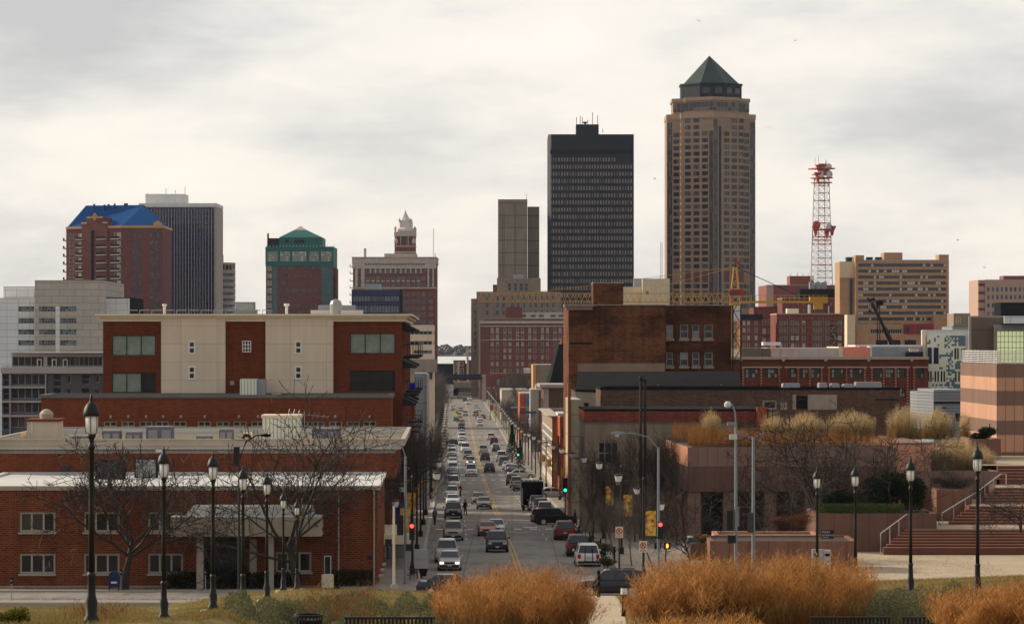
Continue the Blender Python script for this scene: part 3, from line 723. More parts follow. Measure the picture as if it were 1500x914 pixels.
# ---- round stepped tower
b = Bld('rounded_tower', 'small rounded grey tower with banded floors and an open top storey', 'building', 317, 1700, rot=0)
R_ = b.u(343) - b.u(321); cxr = b.u(321)
mb = MB()
for i in range(8):
    y0 = 395 + i * 9.2
    mb.lathe([(R_*.98, b.w(y0+9.2)), (R_, b.w(y0+5.4)), (R_, b.w(y0+.4))], M['concrete'], (cxr, R_, 0), 40)
b.part('wall', mb)
for i in range(8):
    y0 = 395 + i * 9.2
    b.part('window_band', MB().lathe([(R_*.985, b.w(y0+8.6)), (R_*1.006, b.w(y0+8.4)), (R_*1.006, b.w(y0+5.2)), (R_*.985, b.w(y0+5.0))], M['glass_blue'], (cxr, R_, 0), 40, caps=False))
mb = MB(); mb.lathe([(R_*.8, b.w(395)), (R_*.8, b.w(388))], M['slate'], (cxr, R_, 0), 30)
for k in range(22):
    a = 2*pi*k/22; mb.box(cxr+cos(a)*R_*.95-.3, cxr+cos(a)*R_*.95+.3, R_+sin(a)*R_*.95-.3, R_+sin(a)*R_*.95+.3, b.w(395)+.05, b.w(388), M['concrete'])
b.part('colonnade', mb); b.part('roof_ring', MB().lathe([(R_, b.w(388)+.01), (R_, b.w(384.5))], M['concrete'], (cxr, R_, 0), 40))
b.block(b.u(317,4), b.u(323.5,4), 4, 20, 0, b.w(373,4), M['conc_panel'], front=[b.R(317.5,322,379,385,4)], sp=sp(M['glass_blue'], 3, 1, .2, .2), roof=M['concrete'], name='stair_core'); b.done()
b = Bld('glass_penthouse', 'small pale glass box on a grey base between the towers', 'building', 344, 1500, rot=0)
b.block(0, b.u(375), 0, 10, 0, b.w(454), M['conc_panel'], roof=M['concrete'])
b.block(b.u(345), b.u(372), .4, 9, b.w(454)+.21, b.w(443), M['frame_grey'], front=[b.R(346,371,444,453.5)], sp=sp(glass('pale_green_glass', P(176,186,172,.8), rough=.2), 9, 1, .2, .05, M['frame_white']), roof=M['white_roof'], name='glass_wall'); b.done()
# ---- green roofed tower
b = Bld('insurance_tower', 'brick and teal glass tower under a teal pyramid roof with a white tip', 'building', 389.5, 1450, rot=0)
u1 = b.u(488); zt = b.w(362)
gt = sp(M['glass_teal'], 3, 2, .2, .15, M['teal_frame']); gp = sp(M['glass_pale'], 8, 4, .16, .12, M['teal_frame']); gw = sp(M['glass_blue'], 1, 1, 0, .25)
W = []
for a, c, s_ in ((391,407,None),(410,425,None),(428,449,None),(453,467,None),(470,486,None)): W.append(b.R(a, c, 368, 383) + (gp,))
for i in range(7):
    y = 389 + i * 10.9
    W.append(b.R(391, 398.5, y, y+8) + (sp(M['glass_pale'], 2, 3, .2, .12, M['teal_frame']),)); W.append(b.R(399.5, 406, y-2, y+8.2) + (gt,))
    W.append(b.R(471, 487, y-2, y+8.2) + (sp(M['glass_teal'], 4, 3, .2, .12, M['teal_frame']),))
    for x in (411,415,418.5,422.5,428.5,432.5,436.5,440.5,444.5,448,453.5,457.5,461.5,465.5): W.append(b.R(x, x+2.3, y+1, y+6) + (gw,))
b.block(0, u1, 0, 34, 0, zt, M['brick_red'], front=W, right=[], sp=gt, roof=M['grey_roof'], smat=M['teal_frame'])
b.bar('side_bay', u1+.02, b.u(491, 4), 4, 30, 0, b.w(392), M['brick_red'])
mb = MB(); mb.box(-.2, u1+.2, -.3, -.003, b.w(368)+.02, zt, M['teal_roof']); mb.box(-.2, u1+.2, -.3, -.003, b.w(389.5), b.w(383)-.02, M['teal_roof'])
for x in (390, 408.5, 426.5, 451, 468.5, 487): mb.box(b.u(x-1.1), b.u(x+1.1), -.32, -.004, b.w(383), b.w(368), M['teal_roof'])
for x in (408, 427, 450.5, 468.5): mb.box(b.u(x-1.4), b.u(x+1.4), -.3, -.004, b.w(393), b.w(389.6), M['teal_roof'])
b.part('glazed_band', mb)
for i in range(20):
    b.part('railing', MB().box(u1*i/20+.2, u1*i/20+.35, -.2, -.05, zt+.21, zt+.9, M['frame_white']))
z1, z2, z3 = b.w(348, 6), b.w(337, 12), b.w(331, 17)
ua, ub = b.u(409, 4), b.u(472, 4)
b.part('attic', MB().prism([(ua,4),(ub-1.5,4),(ub,5.5),(ub,30),(ua,30)], zt+.21, z1, M['teal_roof']))
for x0, x1 in ((418, 423), (431, 446)): b.part('louvre', MB().box(b.u(x0,4), b.u(x1,4), 3.9, 3.997, b.w(355.5,4), b.w(351.5,4), M['dark_band']))
q0 = [(ua,4,z1+.01),(ub,4,z1+.01),(ub,30,z1+.01),(ua,30,z1+.01)]; ux, uy = b.u(431, 12), b.u(449, 12)
q1 = [(ux,12,z2),(uy,12,z2),(uy,22,z2),(ux,22,z2)]; ap = (b.u(440,17), 17, z3)
m2 = MB(); m3 = MB()
for i in range(4): m2.poly([q0[i], q0[(i+1)%4], q1[(i+1)%4], q1[i]], M['teal_roof']); m3.poly([q1[i], q1[(i+1)%4], ap], M['terracotta'])
rf = b.part('roof', m2); m3.obj('roof_tip', rf)
b.part('gantry', MB().box(b.u(391.5,4), b.u(409,4), 4, 12, zt+.21, b.w(349,4), M['dark_band']).box(b.u(391.5,4), b.u(394,4), 3.5, 4, zt+.21, b.w(342,4), M['slate'])); masts(b, ((489,362,359),), 2); b.done()
# ---- grand brick tower with white crown and spire
b = Bld('spired_tower', 'old brick tower with a pale terracotta crown and a white spired cupola', 'building', 517, 1420, rot=0)
u1 = b.u(638); zt = b.w(386)
gq = sp(M['glass_blue'], 1, 2, .14, .3, M['frame_grey'])
cs = [(536.5+i*7.4, 541.3+i*7.4) for i in range(12)]
W = []
for y in (394, 404.5, 413.5, 428, 438, 448, 458, 468, 478, 488, 498, 508): W += [b.R(a, c, y, y+6.3) for a, c in cs] + [b.R(524, 529, y, y+6), b.R(628.5, 633.5, y, y+6)]
mb = MB(); b.facade(mb, (0, 0), (u1, 0), 0, zt, W, M['brick_red'], gq)
b.facade(mb, (u1, 0), (u1, 40), 0, zt, [], M['brick_red'], gq); b.facade(mb, (0, 40), (0, 0), 0, zt, [], M['brick_red'], gq); b.part('wall', mb)
mb = MB(); tc = M['terracotta']
mb.box(-.3, u1+.3, -.35, -.004, b.w(393.5), zt, tc)
for a, c in zip([(517.5, 536)] + [(cs[i][1]+.3, cs[i+1][0]-.3) for i in range(11)] + [(623.5, 637.6)], range(13)):
    y1 = 401.5 if c in (0, 12) else 400.5
    if c in (0, 12):
        x0, x1 = a; wx = (524, 529) if c == 0 else (628.5, 633.5)
        for p, q in ((x0+2.5, wx[0]), (wx[1], x1-1.8)): mb.box(b.u(p), b.u(q), -.3, -.005, b.w(420.5), b.w(393.5)-.003, tc)
    else: mb.box(b.u(a[0]), b.u(a[1]), -.3, -.005, b.w(400.5), b.w(393.5)-.003, tc)
mb.box(-.5, u1+.6, -.8, -.006, b.w(423), b.w(421), tc)
for i in range(11): mb.box(b.u(536.5+i*7.4), b.u(541.3+i*7.4), -.2, -.007, b.w(412.8), b.w(411), tc)
b.part('terracotta_crown', mb)
b.block(-.4, u1+.4, -.4, 40, zt+.01, b.w(378), tc, name='attic_wall', roof=M['tan_roof'])
b.part('attic_openings', MB().box(b.u(535), b.u(622), -.48, -.42, b.w(388), b.w(385.5), tc)); 
mb = MB()
for i in range(24): mb.box(b.u(535+i*3.7), b.u(537+i*3.7), -.56, -.49, b.w(388), b.w(386), M['dark_band'])
b.part('attic_louvre', mb)
mb = MB(); mb.box(-.6, u1+.6, -.7, 40.4, b.w(378)+.22, b.w(376.5), tc); b.part('cornice', mb)
for x, y in ((535, 365), (533.5, 366)): pass
b.part('flue', MB().box(b.u(533,8), b.u(536.5,8), 8, 9, b.w(377), b.w(364,8), tc))
b.part('penthouse', MB().box(b.u(563,6), b.u(610,6), 6, 22, b.w(376.5)+.01, b.w(371.5,6), tc))
cu0, cu1, vq = b.u(578, 10), b.u(608.5, 10), 10; wq = cu1 - cu0
b.part('cupola_base', MB().box(cu0, cu1, vq, vq+wq, b.w(371.5,vq)+.02, b.w(346,vq), M['brick_red']).box(cu0-.15, cu1+.15, vq-.2, vq+wq, b.w(370.5,vq), b.w(368.5,vq), tc).box(cu0-.15, cu1+.15, vq-.2, vq+wq, b.w(361.5,vq), b.w(360,vq), tc).box(cu0-.2,cu1+.2,vq-.25,vq+wq+.2,b.w(346,vq)+.01,b.w(340,vq),tc))
for x in (589, 592.3, 595.8): b.part('arched_window', MB().box(b.u(x-1,vq), b.u(x+1,vq), vq-.24, vq-.01, b.w(359,vq), b.w(347,vq), M['glass_blue']))
for x in (580.5, 587, 598, 606): b.part('pilaster', MB().box(b.u(x-.5,vq), b.u(x+.5,vq), vq-.3, vq-.01, b.w(360,vq), b.w(341,vq), tc))
c_ = (cu0+cu1)/2; cv = vq + wq/2
for x in (580, 606.5): b.part('turret', MB().lathe([(.9, b.w(357,vq)), (.9, b.w(352,vq)), (.1, b.w(349,vq))], tc, (b.u(x,vq), vq-.9, 0), 8))
b.part('cupola', MB().lathe([(wq*.5, b.w(340,cv)), (wq*.5, b.w(336,cv)), (wq*.36, b.w(334,cv)), (wq*.36, b.w(326,cv)), (wq*.34, b.w(323,cv))], M['spire'], (c_, cv, 0), 8))
b.part('spire', MB().lathe([(wq*.25, b.w(323,cv)), (wq*.07, b.w(313,cv)), (.1, b.w(308,cv))], M['spire'], (c_, cv, 0), 8))
for sx in (-1, 1):
    for sy in (-1, 1): b.part('pinnacle', MB().lathe([(.5, b.w(340,cv)), (.5, b.w(334,cv)), (.05, b.w(332,cv))], tc, (c_+sx*wq*.47, cv+sy*wq*.47, 0), 6)); b.part('pinnacle', MB().lathe([(.35, b.w(326,cv)), (.35, b.w(322,cv)), (.05, b.w(320,cv))], tc, (c_+sx*wq*.27, cv+sy*wq*.27, 0), 6))
for i, y in enumerate((390, 400, 411, 421, 432, 443)): b.part('fire_escape', MB().box(b.u(512), -.02, 2, 6, b.w(y+1), b.w(y), M['metal_grey']).box(b.u(512), b.u(512)+.1, 2, 6, b.w(y), b.w(y-3), M['metal_grey']))
masts(b, ((635,378,335), (637.5,378,371)), 3); b.done()
b = Bld('dark_glass_office', 'low dark navy glass office with two rows of bluish panes before the spired tower', 'building', 515, 900, rot=0)
u1 = b.u(586)
gd = sp(glass('steel_blue_panes', P(96,102,112,.8), rough=.15, blinds=P(66,72,86), pb=.25), 16, 1, .16, .12, M['dark_band'])
b.block(0, u1, 0, 16, 0, b.w(425), M['glass_navy'], front=[b.R(516.5,585,433,442), b.R(516.5,585,447,459)], sp=gd, roof=M['grey_roof'])
b.block(b.u(535,4), b.u(557,4), 4, 12, b.w(425)+.22, b.w(417,4), M['metal_grey'], name='plant_room', roof=M['metal_grey'])
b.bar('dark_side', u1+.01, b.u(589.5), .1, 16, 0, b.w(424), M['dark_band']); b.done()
# ---- blank concrete slab tower
b = Bld('concrete_tower', 'blank brown concrete slab tower with shallow steps and no windows', 'building', 729.5, 1700, rot=0)
mt = M['brown_concrete']
b.block(0, b.u(772.5), 2, 26, 0, b.w(292.5), mt, roof=M['concrete_dk']); b.block(b.u(739), b.u(772), .4, 1.99, 0, b.w(304), M['brown_concrete'], name='front_bay', roof=mt)
b.bar('joint', b.u(753.8), b.u(754.6), 0, .38, 0, b.w(297), M['concrete_dk'])
b.block(b.u(773, 8), b.u(790, 8), 8, 24, 0, b.w(303.5, 8), mt, name='side_bay', roof=M['concrete_dk']); masts(b, ((771,293,284),), 5); b.done()
b = Bld('stepped_stone_tower', 'stepped limestone tower with vertical piers at the foot of the concrete slab tower', 'building', 690, 1560, rot=0)
gs = sp(M['glass_blue'], 1, 2, .12, .45, M['frame_grey'])
fx = [(711,716),(726,731),(735,740),(748,753),(757,761),(766,770),(775,779),(783,787),(792,796),(800,804),(808,813)]
b.block(b.u(698), b.u(822), 0, 24, 0, b.w(428), M['limestone'], front=[b.R(a,c,y,y+6.5) for y in (434,444,455,467,479,491) for a,c in fx], sp=gs, roof=M['tan_roof'], parapet=.6, cap=M['limestone'])
b.block(0, b.u(697.5,3), 3, 24, 0, b.w(438,3), M['limestone'], front=[b.R(692,696,y,y+6,3) for y in (446,458,470,482)], sp=gs, roof=M['tan_roof'], name='side_wall')
b.block(b.u(728,4), b.u(792,4), 4, 20, b.w(428)+.1, b.w(408,4), M['limestone'], front=[b.R(a,a+5,415,426,4) for a in (744,752.5,761,768.5)], sp=gs, roof=M['tan_roof'], name='upper_wall')
b.bar('water_tank', b.u(752,6), b.u(768,6), 6, 12, b.w(408,4)+.21, b.w(402,6), M['metal_grey']); b.bar('plant_room', b.u(722,5), b.u(728,5), 5, 12, b.w(428)+.1, b.w(417,5), M['brick_red']); b.done()
# ---- red brick hotel block
b = Bld('hotel_block', 'big red brick hotel with pale trimmed paired windows and a stone top storey', 'building', 704, 1380, rot=0)
gh = sp(M['glass_pale'], 1, 2, .14, .25, M['frame_tan']); gh = dict(gh, pane=glass('hotel_glass', P(60,62,58), rough=.15, blinds=P(132,130,116), pb=.4))
hc = []
for x in (719, 737.5, 756, 774, 792.5, 811, 829): hc += [(x, x+4), (x+7.5, x+11.5)]
b.block(0, b.u(846), 0, 30, 0, b.w(472), M['brick_red'], front=[b.R(a,c,y,y+6) for y in (480,490,501,510.5,520,530,540,550) for a,c in hc], sp=gh, roof=M['tan_roof'])
mb = MB(); mb.box(-.5, b.u(846), -.7, -.004, b.w(474), b.w(470), M['terracotta']); mb.box(-.2, b.u(846), -.3, -.005, b.w(498.6), b.w(497.8), M['terracotta']); mb.box(-.2, b.u(846), -.3, -.005, b.w(478.5), b.w(477), M['terracotta']); mb.box(-.4, .02, -.4, 29, 0, b.w(470), M['limestone'])
for a, c in hc: mb.box(b.u(a-.5), b.u(c+.5), -.14, -.006, b.w(497.5), b.w(496.3), M['terracotta'])
for a, c in hc: mb.box(b.u(a-.5), b.u(c+.5), -.14, -.006, b.w(488), b.w(486.6), M['terracotta'])
b.part('stone_trim', mb)
b.block(b.u(709), b.u(846), 1, 28, b.w(472)+.22, b.w(467), M['brick_red'], name='attic_wall', roof=M['terracotta'])
gg = sp(M['glass_teal'], 1, 1, .14, .2, M['frame_tan'])
b.block(b.u(760,3), b.u(842,3), 3, 20, b.w(467)+.22, b.w(458,3), M['terracotta'], front=[b.R(a,a+8,460.5,465,3) for a in (763,777,789,806,818,829)], sp=gg, name='penthouse_wall', roof=M['terracotta'])
b.part('plant_room', MB().box(b.u(741,2), b.u(765,2), 2, 12, b.w(467)+.23, b.w(450,2), M['brick_red'])); b.done()
b = Bld('brick_hall', 'low red brick hall with a row of arched windows in front of the hotel', 'building', 718, 1300, rot=0)
W = [b.R(x, x+3.6, 555.5, 564) for x in (728,734,740.5,746.5,753,759.5,766,773,779.5)]
b.block(0, b.u(786), 0, 20, 0, b.w(549), M['brick_red'], front=W, sp=gh, roof=M['tan_roof']); b.bar('cornice', -.4, b.u(786)+.4, -.5, 20, b.w(549)+.21, b.w(547), M['brick_red'])
b.bar('roof_unit', b.u(767,4), b.u(777,4), 4, 8, b.w(547)+.01, b.w(539,4), M['white_paint']); b.bar('roof_unit', b.u(777.5,5), b.u(789,5), 5, 8, b.w(547)+.01, b.w(539.5,5), M['terracotta']); b.bar('vent', b.u(757,4), b.u(760,4), 4, 5, b.w(547)+.01, b.w(540,4), M['metal_grey'])
b.done()
b = Bld('stone_slab', 'narrow tan stone office side with a dark window slot beside the red hotel', 'building', 690, 1450, rot=0)
b.block(0, b.u(700), 0, 20, 0, b.w(448), M['limestone'], front=[b.R(694.5,698,y,y+7) for y in (455,465,475,485,495,505,515)], sp=gs, roof=M['tan_roof']) ; b.bar('pale_edge', b.u(702), b.u(705.5), -1.2, -.01, 0, b.w(470), M['cream_stone']); b.done()
# ---- weathered steel tower
b = Bld('black_tower', 'tall black steel tower with even rows of small tan windows and antennas', 'building', 803, 1690, rot=0)
u1 = b.u(928.5); cf = 1.6
W = []
for r in range(23):
    y = 231 + r * 10.45
    for i in range(30):
        if r == 0 and i > 23: continue
        W.append(b.R(805.8 + i*4.06, 807.9 + i*4.06, y, y+6.0))
gr = sp(M['ruan_pane'], 1, 1, 0, .5); zt = b.w(197)
mb = MB(); b.facade(mb, (cf, 0), (u1, 0), 0, zt, [(q[0]-cf, q[1]-cf, q[2], q[3]) for q in W], M['ruan_steel'], gr)
b.facade(mb, (0, 3), (cf, 0), 0, zt, [], M['ruan_steel'], gr); b.facade(mb, (u1, 0), (u1, 44), 0, zt, [], M['ruan_steel'], gr); b.facade(mb, (0, 44), (0, 3), 0, zt, [], M['ruan_steel'], gr)
mb.poly([(cf,0,zt),(u1,0,zt),(u1,44,zt),(0,44,zt),(0,3,zt)], M['dark_band']); b.part('wall', mb)
b.part('sky_lobby', MB().box(b.u(806), b.u(926), -.25, -.004, b.w(226), b.w(219.5), M['slate']).box(b.u(828), b.u(831), -.3, -.251, b.w(226), b.w(219.5), M['ruan_steel']))
for i in range(16): b.part('louvre', MB().box(b.u(866+i*3.7), b.u(868+i*3.7), -.25, -.004, b.w(214), b.w(204), M['dark_band']))
b.block(b.u(844,10), b.u(877,10), 10, 24, zt+.02, b.w(183,10), M['ruan_steel'], name='plant_room', roof=M['dark_band'])
masts(b, ((844.5,190,172),(850,184,170),(853,184,172),(861,184,176),(868,184,165),(875.5,186,169),(883,195,189)), 12, M['ruan_steel'], .16)
b.part('dish', MB().lathe([(.2, 0), (.9, .5), (1.3, 1.3)], M['ruan_steel'], (b.u(857,12), 12, b.w(183,12)+.2), 10)); b.done()
# ---- tallest tower, granite, corner towards the avenue
b = Bld('granite_tower', 'tallest tower, brown granite and glass with stepped top and dark copper pyramid roof', 'building', 1045, 1750, rot=0)
HW, H1 = 24.4, b.w(172)
pl = [(-HW,20),(-17.2,16),(-17.2,10),(0,0),(17.2,10),(17.2,16),(HW,20)]
def vsp(nx, nz): return sp(M['glass_tower'], nx, nz, .25, .12, M['concrete_dk'])
gw1 = sp(M['glass_tower'], 2, 1, .1, .3, M['slate'])
fy = [185 + i*9.72 for i in range(29)]
zb_, mb = 0, MB()
def fr(a, c, L, px0, px1): return (L*(a-px0)/(px1-px0), L*(c-px0)/(px1-px0))
EL = hypot(17.2, 10)
W = []
for i, y in enumerate(fy):
    if i in (23, 24): continue
    for k, x in enumerate((1004.5, 1016.6, 1028.6)):
        if k == 2 and i < 2: continue
        W.append(fr(x-4.2, x+4.2, EL, 994.5, 1040.5) + (b.w(y-17+6.2), b.w(y-17), gw1) if False else fr(x-4.2, x+4.2, EL, 994.5, 1040.5) + (b.w(y-6), b.w(y-12), gw1))
for k, x in enumerate((1004.5, 1016.6, 1028.6)): W.append(fr(x-4.2, x+4.2, EL, 994.5, 1040.5) + (b.w(fy[24]-5), b.w(fy[23]-12), sp(M['plaza_brick'], 1, 1, 0, .2)))
W.append(fr(1034.5, 1040.3, EL, 994.5, 1040.5) + (b.w(450), b.w(fy[2]-13), vsp(3, 28)))
b.facade(mb, pl[2], pl[3], 0, H1, W, M['granite'], gw1)
W = []
for i, y in enumerate(fy):
    if i in (23, 24): continue
    for k, x in enumerate((1060.5, 1072, 1083)):
        if k == 0 and i < 2: continue
        W.append(fr(x-4.2, x+4.2, EL, 1040.5, 1086.5) + (b.w(y-6), b.w(y-12), gw1))
for x in (1060.5, 1072, 1083): W.append(fr(x-4.2, x+4.2, EL, 1040.5, 1086.5) + (b.w(fy[24]-5), b.w(fy[23]-12), sp(M['plaza_brick'], 1, 1, 0, .2)))
W.append(fr(1040.7, 1047, EL, 1040.5, 1086.5) + (b.w(450), b.w(fy[0]-10), vsp(3, 28))); W.append(fr(1048.5, 1052.5, EL, 1040.5, 1086.5) + (b.w(450), b.w(fy[1]-10), sp(M['glass_navy'], 2, 28, .2, .5, M['dark_band'])))
b.facade(mb, pl[3], pl[4], 0, H1, W, M['granite'], gw1)
Le = hypot(HW-17.2, 4)
for p, q, fl_ in ((pl[0], pl[1], 0), (pl[5], pl[6], 1)):
    W = []
    for i, y in enumerate(fy):
        if i < 2 or i in (23, 24): continue
        a, c = (Le*.48, Le*.92) if not fl_ else (Le*.08, Le*.5)
        W.append((a, c, b.w(y-6), b.w(y-12), gw1))
    W.append(((.05, Le*.4) if not fl_ else (Le*.58, Le-.05)) + (b.w(450), b.w(176), vsp(3, 28)))
    b.facade(mb, p, q, 0, H1, W, M['granite'], gw1)
for p, q in ((pl[1], pl[2]), (pl[4], pl[5]), ((-HW, 46), pl[0]), (pl[6], (HW, 46)), ((HW, 46), (-HW, 46))):
    b.facade(mb, p, q, 0, H1, [(1.2, hypot(p[0]-q[0], p[1]-q[1])-1.2, b.w(y-6), b.w(y-12), sp(M['glass_tower'], 1, 1, 0, .3)) for y in (fy if abs(p[0]) < 20 else [])], M['granite'], gw1)
b.part('wall', mb)
full = pl + [(HW, 46), (-HW, 46)]
sc_ = lambda k, pts=full: [(x*k, 24 + (y-24)*k) for x, y in pts]
b.part('parapet', MB().prism(sc_(1.012), H1+.01, b.w(164.5), M['granite_lt']))
b.part('setback_wall', MB().prism(sc_(.86), b.w(164.5)+.01, b.w(147, 5), M['granite']))
t2 = sc_(.866)
m2 = MB()
for i in range(len(t2)-3):
    p, q = t2[i], t2[i+1]; L = hypot(p[0]-q[0], p[1]-q[1]); d = ((q[0]-p[0])/L, (q[1]-p[1])/L); n = max(2, int(L/2.2))
    for j in range(n):
        a, c = L*j/n+.2, L*(j+1)/n-.1
        for z0, z1 in ((b.w(161), b.w(156)), (b.w(155.5), b.w(148.5))):
            m2.poly([(p[0]+d[0]*a, p[1]+d[1]*a, z0), (p[0]+d[0]*c, p[1]+d[1]*c, z0), (p[0]+d[0]*c, p[1]+d[1]*c, z1), (p[0]+d[0]*a, p[1]+d[1]*a, z1)], M['glass_tower'])
b.part('window_band', m2)
b.part('setback_parapet', MB().prism(sc_(.885), b.w(147, 5)+.01, b.w(142, 5), M['granite_lt']))
oc = lambda r: [(r*cos(pi/8+pi/4*k), 24 + r*sin(pi/8+pi/4*k)) for k in range(8)]
ro_ = (b.u(1085, 10) - b.u(996, 10)) / 2 / cos(pi/8)
b.part('lantern_wall', MB().prism(oc(ro_), b.w(142, 5)+.02, b.w(124, 8), M['dark_band'])); b.part('lantern_cornice', MB().prism(oc(ro_*1.03), b.w(124, 8)+.01, b.w(121.5, 8), M['dark_band']))
for px in (1002, 1019.5, 1036, 1049, 1064, 1078): pass
op = oc(ro_*1.004)
for k in range(4, 8):
    p, q = op[k], op[(k+1) % 8]
    for f0, f1 in ((.12,.4),(.6,.88)):
        P_ = lambda f: (p[0]+(q[0]-p[0])*f, p[1]+(q[1]-p[1])*f)
        m2 = MB(); a, c = P_(f0), P_(f1); m2.poly([(*a, b.w(137,8)), (*c, b.w(137,8)), (*c, b.w(128.5,8)), (*a, b.w(128.5,8))], M['glass_tower']); b.part('lantern_window', m2)
m2 = MB(); base = oc(ro_*.92); zc = b.w(121.5, 8)+.02; ap = (b.u(1039, 24), 24, b.w(82, 24))
for k in range(8): m2.poly([(*base[k], zc), (*base[(k+1) % 8], zc), ap], M['copper'])
b.part('roof', m2); b.done()
b = Bld('lattice_mast', 'thin pale lattice mast between the two tallest towers', 'mast', 967, 1650, rot=0)
m2 = MB(); w_ = b.u(970.5); zt = b.w(355)
for x in (0, w_): m2.tube([(x, 0, 0), (x + (w_/2-x)*.3, 0, zt)], .1, M['metal_grey'], 4)
for i in range(26): z = zt*.55 + zt*.45*i/26; m2.tube([(0.1 if i % 2 else w_-.1, 0, z), (w_-.1 if i % 2 else .1, 0, z+zt*.45/26)], .07, M['metal_grey'], 4)
b.part('lattice', m2); b.done()
b = Bld('pale_office', 'plain pale concrete building with one tiny window at the foot of the black tower', 'building', 912, 1100, rot=0)
b.block(0, b.u(946), 4, 20, 0, b.w(421), M['cream_stone'], roof=M['white_roof']); b.block(b.u(941), b.u(981), 0, 20, 0, b.w(409), M['cream_stone'], front=[b.R(946,950.5,427,431.5)], sp=gs, roof=M['white_roof'], name='taller_wall')
b.bar('cooling_unit', b.u(928,6), b.u(943,6), 6, 10, b.w(421)+.2, b.w(408,6), M['metal_grey']); masts(b, ((967,409,404),(974,409,404)), 5); b.done()
# ================================================================ north side: far blocks
b = Bld('maroon_block', 'maroon windowless block with a pinkish side wall under the red and white radio mast', 'building', 1123, 1350, rot=.04)
b.block(0, b.u(1236), 0, 30, 0, b.w(418), M['maroon'], roof=M['tan_roof']); b.block(b.u(1157,6), b.u(1192,6), 6, 16, b.w(418)+.21, b.w(405,6), M['maroon'], name='plant_room', roof=M['maroon'])
b.bar('pink_wall', -.1, b.u(1133), -.15, -.004, 0, b.w(418), M['pink_stone']); masts(b, ((1158,406,401),(1168,405,399),(1176,405,400),(1184,405,401)), 8); b.done()
b = Bld('dark_brick_hotel', 'dark brown brick block with small windows in front of the maroon block', 'building', 1146, 1250, rot=0)
go = sp(glass('dim_glass', P(64,62,64), rough=.15, blinds=P(120,110,96), pb=.3), 1, 2, .1, .2)
b.block(0, b.u(1243), 0, 24, 0, b.w(437), M['plaza_brick'], front=[b.R(x,x+3,y,y+5) for y in (443,452,461,470) for x in (1168,1176,1184,1192,1200,1208,1216,1224,1232)], sp=go, roof=M['tan_roof'])
b.block(b.u(1172), b.u(1240), .5, 20, b.w(437)+.22, b.w(424), M['slate'], name='attic_wall', roof=M['slate'])
for px in (1189, 1198, 1207): b.bar('roof_unit', b.u(px), b.u(px+7), 8, 12, b.w(424)+.22, b.w(413,8), M['metal_grey'])
b.done()
# radio mast
t = thing('radio_mast', 'tall red and white lattice radio mast carrying clusters of round dishes', 'radio mast', (xp(1203.5,1300), 1300, zp(440,1300)), 0.35)
zz_ = lambda y: zp(y,1300) - zp(440,1300)
hw = lambda y: (2.2 + (y-262)*(15.6-7.5)/2/(418-262)*1300/F*.98) if y > 262 else 2.2
mw, mr = plain('mast_white', (.6,.58,.55), amt=.05), plain('mast_red', P(140,66,56), amt=.05)
lv = [262,272,283,294,305,316,327,337,347,358,368,378,388,397,407,418]
legs = [MB() for _ in range(4)]; brs = MB(); brr = MB()
for i in range(len(lv)-1):
    y0, y1 = lv[i], lv[i+1]; a, c = hw(y0), hw(y1); red = i in (0, 7, 8)
    for k, (sx, sy) in enumerate(((1,1),(1,-1),(-1,-1),(-1,1))):
        legs[k].tube([(sx*a, sy*a, zz_(y0)), (sx*c, sy*c, zz_(y1))], .2, mr if red else mw, 5)
        nx_, ny_ = ((1,-1),(-1,-1),(-1,1),(1,1))[k]
        m2 = brr if red else brs; mm = mr if red else mw
        m2.tube([(sx*a, sy*a, zz_(y0)), (nx_*c, ny_*c, zz_(y1))], .08, mm, 4); m2.tube([(nx_*a, ny_*a, zz_(y0)), (sx*c, sy*c, zz_(y1))], .08, mm, 4)
        m2.tube([(sx*a, sy*a, zz_(y0)), (nx_*a, ny_*a, zz_(y0))], .13, mr if i % 3 == 0 else mm, 4)
for l in legs: l.obj('leg', t)
brs.obj('white_lattice', t); brr.obj('red_lattice', t)
for y, r in ((261,3.4),(256,3.0),(247.5,4.1),(268,3.2)): MB().box(-r, r, -r, r, zz_(y)-.25, zz_(y)+.25, mr).obj('platform', t)
MB().tube([(0,0,zz_(262)), (0,0,zz_(240))], 1.1, mr, 8).obj('column', t)
def dish(px, y, r, ax, mat, horn=False):
    x = (px-1203.5)*1300/F; m2 = MB()
    c = Vector((x*.9, -2.2 if ax != 2 else 0, zz_(y))); d = Vector(((-.9 if x < 0 else .9) if ax == 1 else .15, -1 if ax == 0 else -.5, 0)).normalized()
    if horn: m2.tube([c + Vector((0,0,-2.6)), c + Vector((0,0,-.6)), c + Vector((0,0,1.3))], [.35, .8, 1.7], mat, 10)
    else: m2.tube([c - d*.2, c + d*.5, c + d*.9], [.3, r, r], mat, 16)
    m2.obj('dish', t)
for a in ((1195,247,1.5,1,mr,True),(1192.5,258,1.3,1,mr,True),(1201,246,1.5,1,mr,True),(1204,245.5,1.35,0,M['dish_white']),(1210.5,245,1.35,0,M['dish_white']),(1197,256.5,1.6,0,M['dish_white']),(1211.5,256,1.5,0,M['dish_white']),(1204,239.5,1.2,1,M['dish_white']),(1207,252,1.4,0,mr),(1188.5,330.5,1.8,0,mr),(1188.5,337,1.2,1,mr,True),(1210.5,332.5,1.5,0,M['dish_white']),(1209,340,1.3,0,mr,True),(1218.5,336,1.6,1,mr,True)): dish(*a)
for y in (336, 352): MB().box(-3.9, 3.9, -.3, .3, zz_(y)-.2, zz_(y)+.2, mr).obj('outrigger', t)
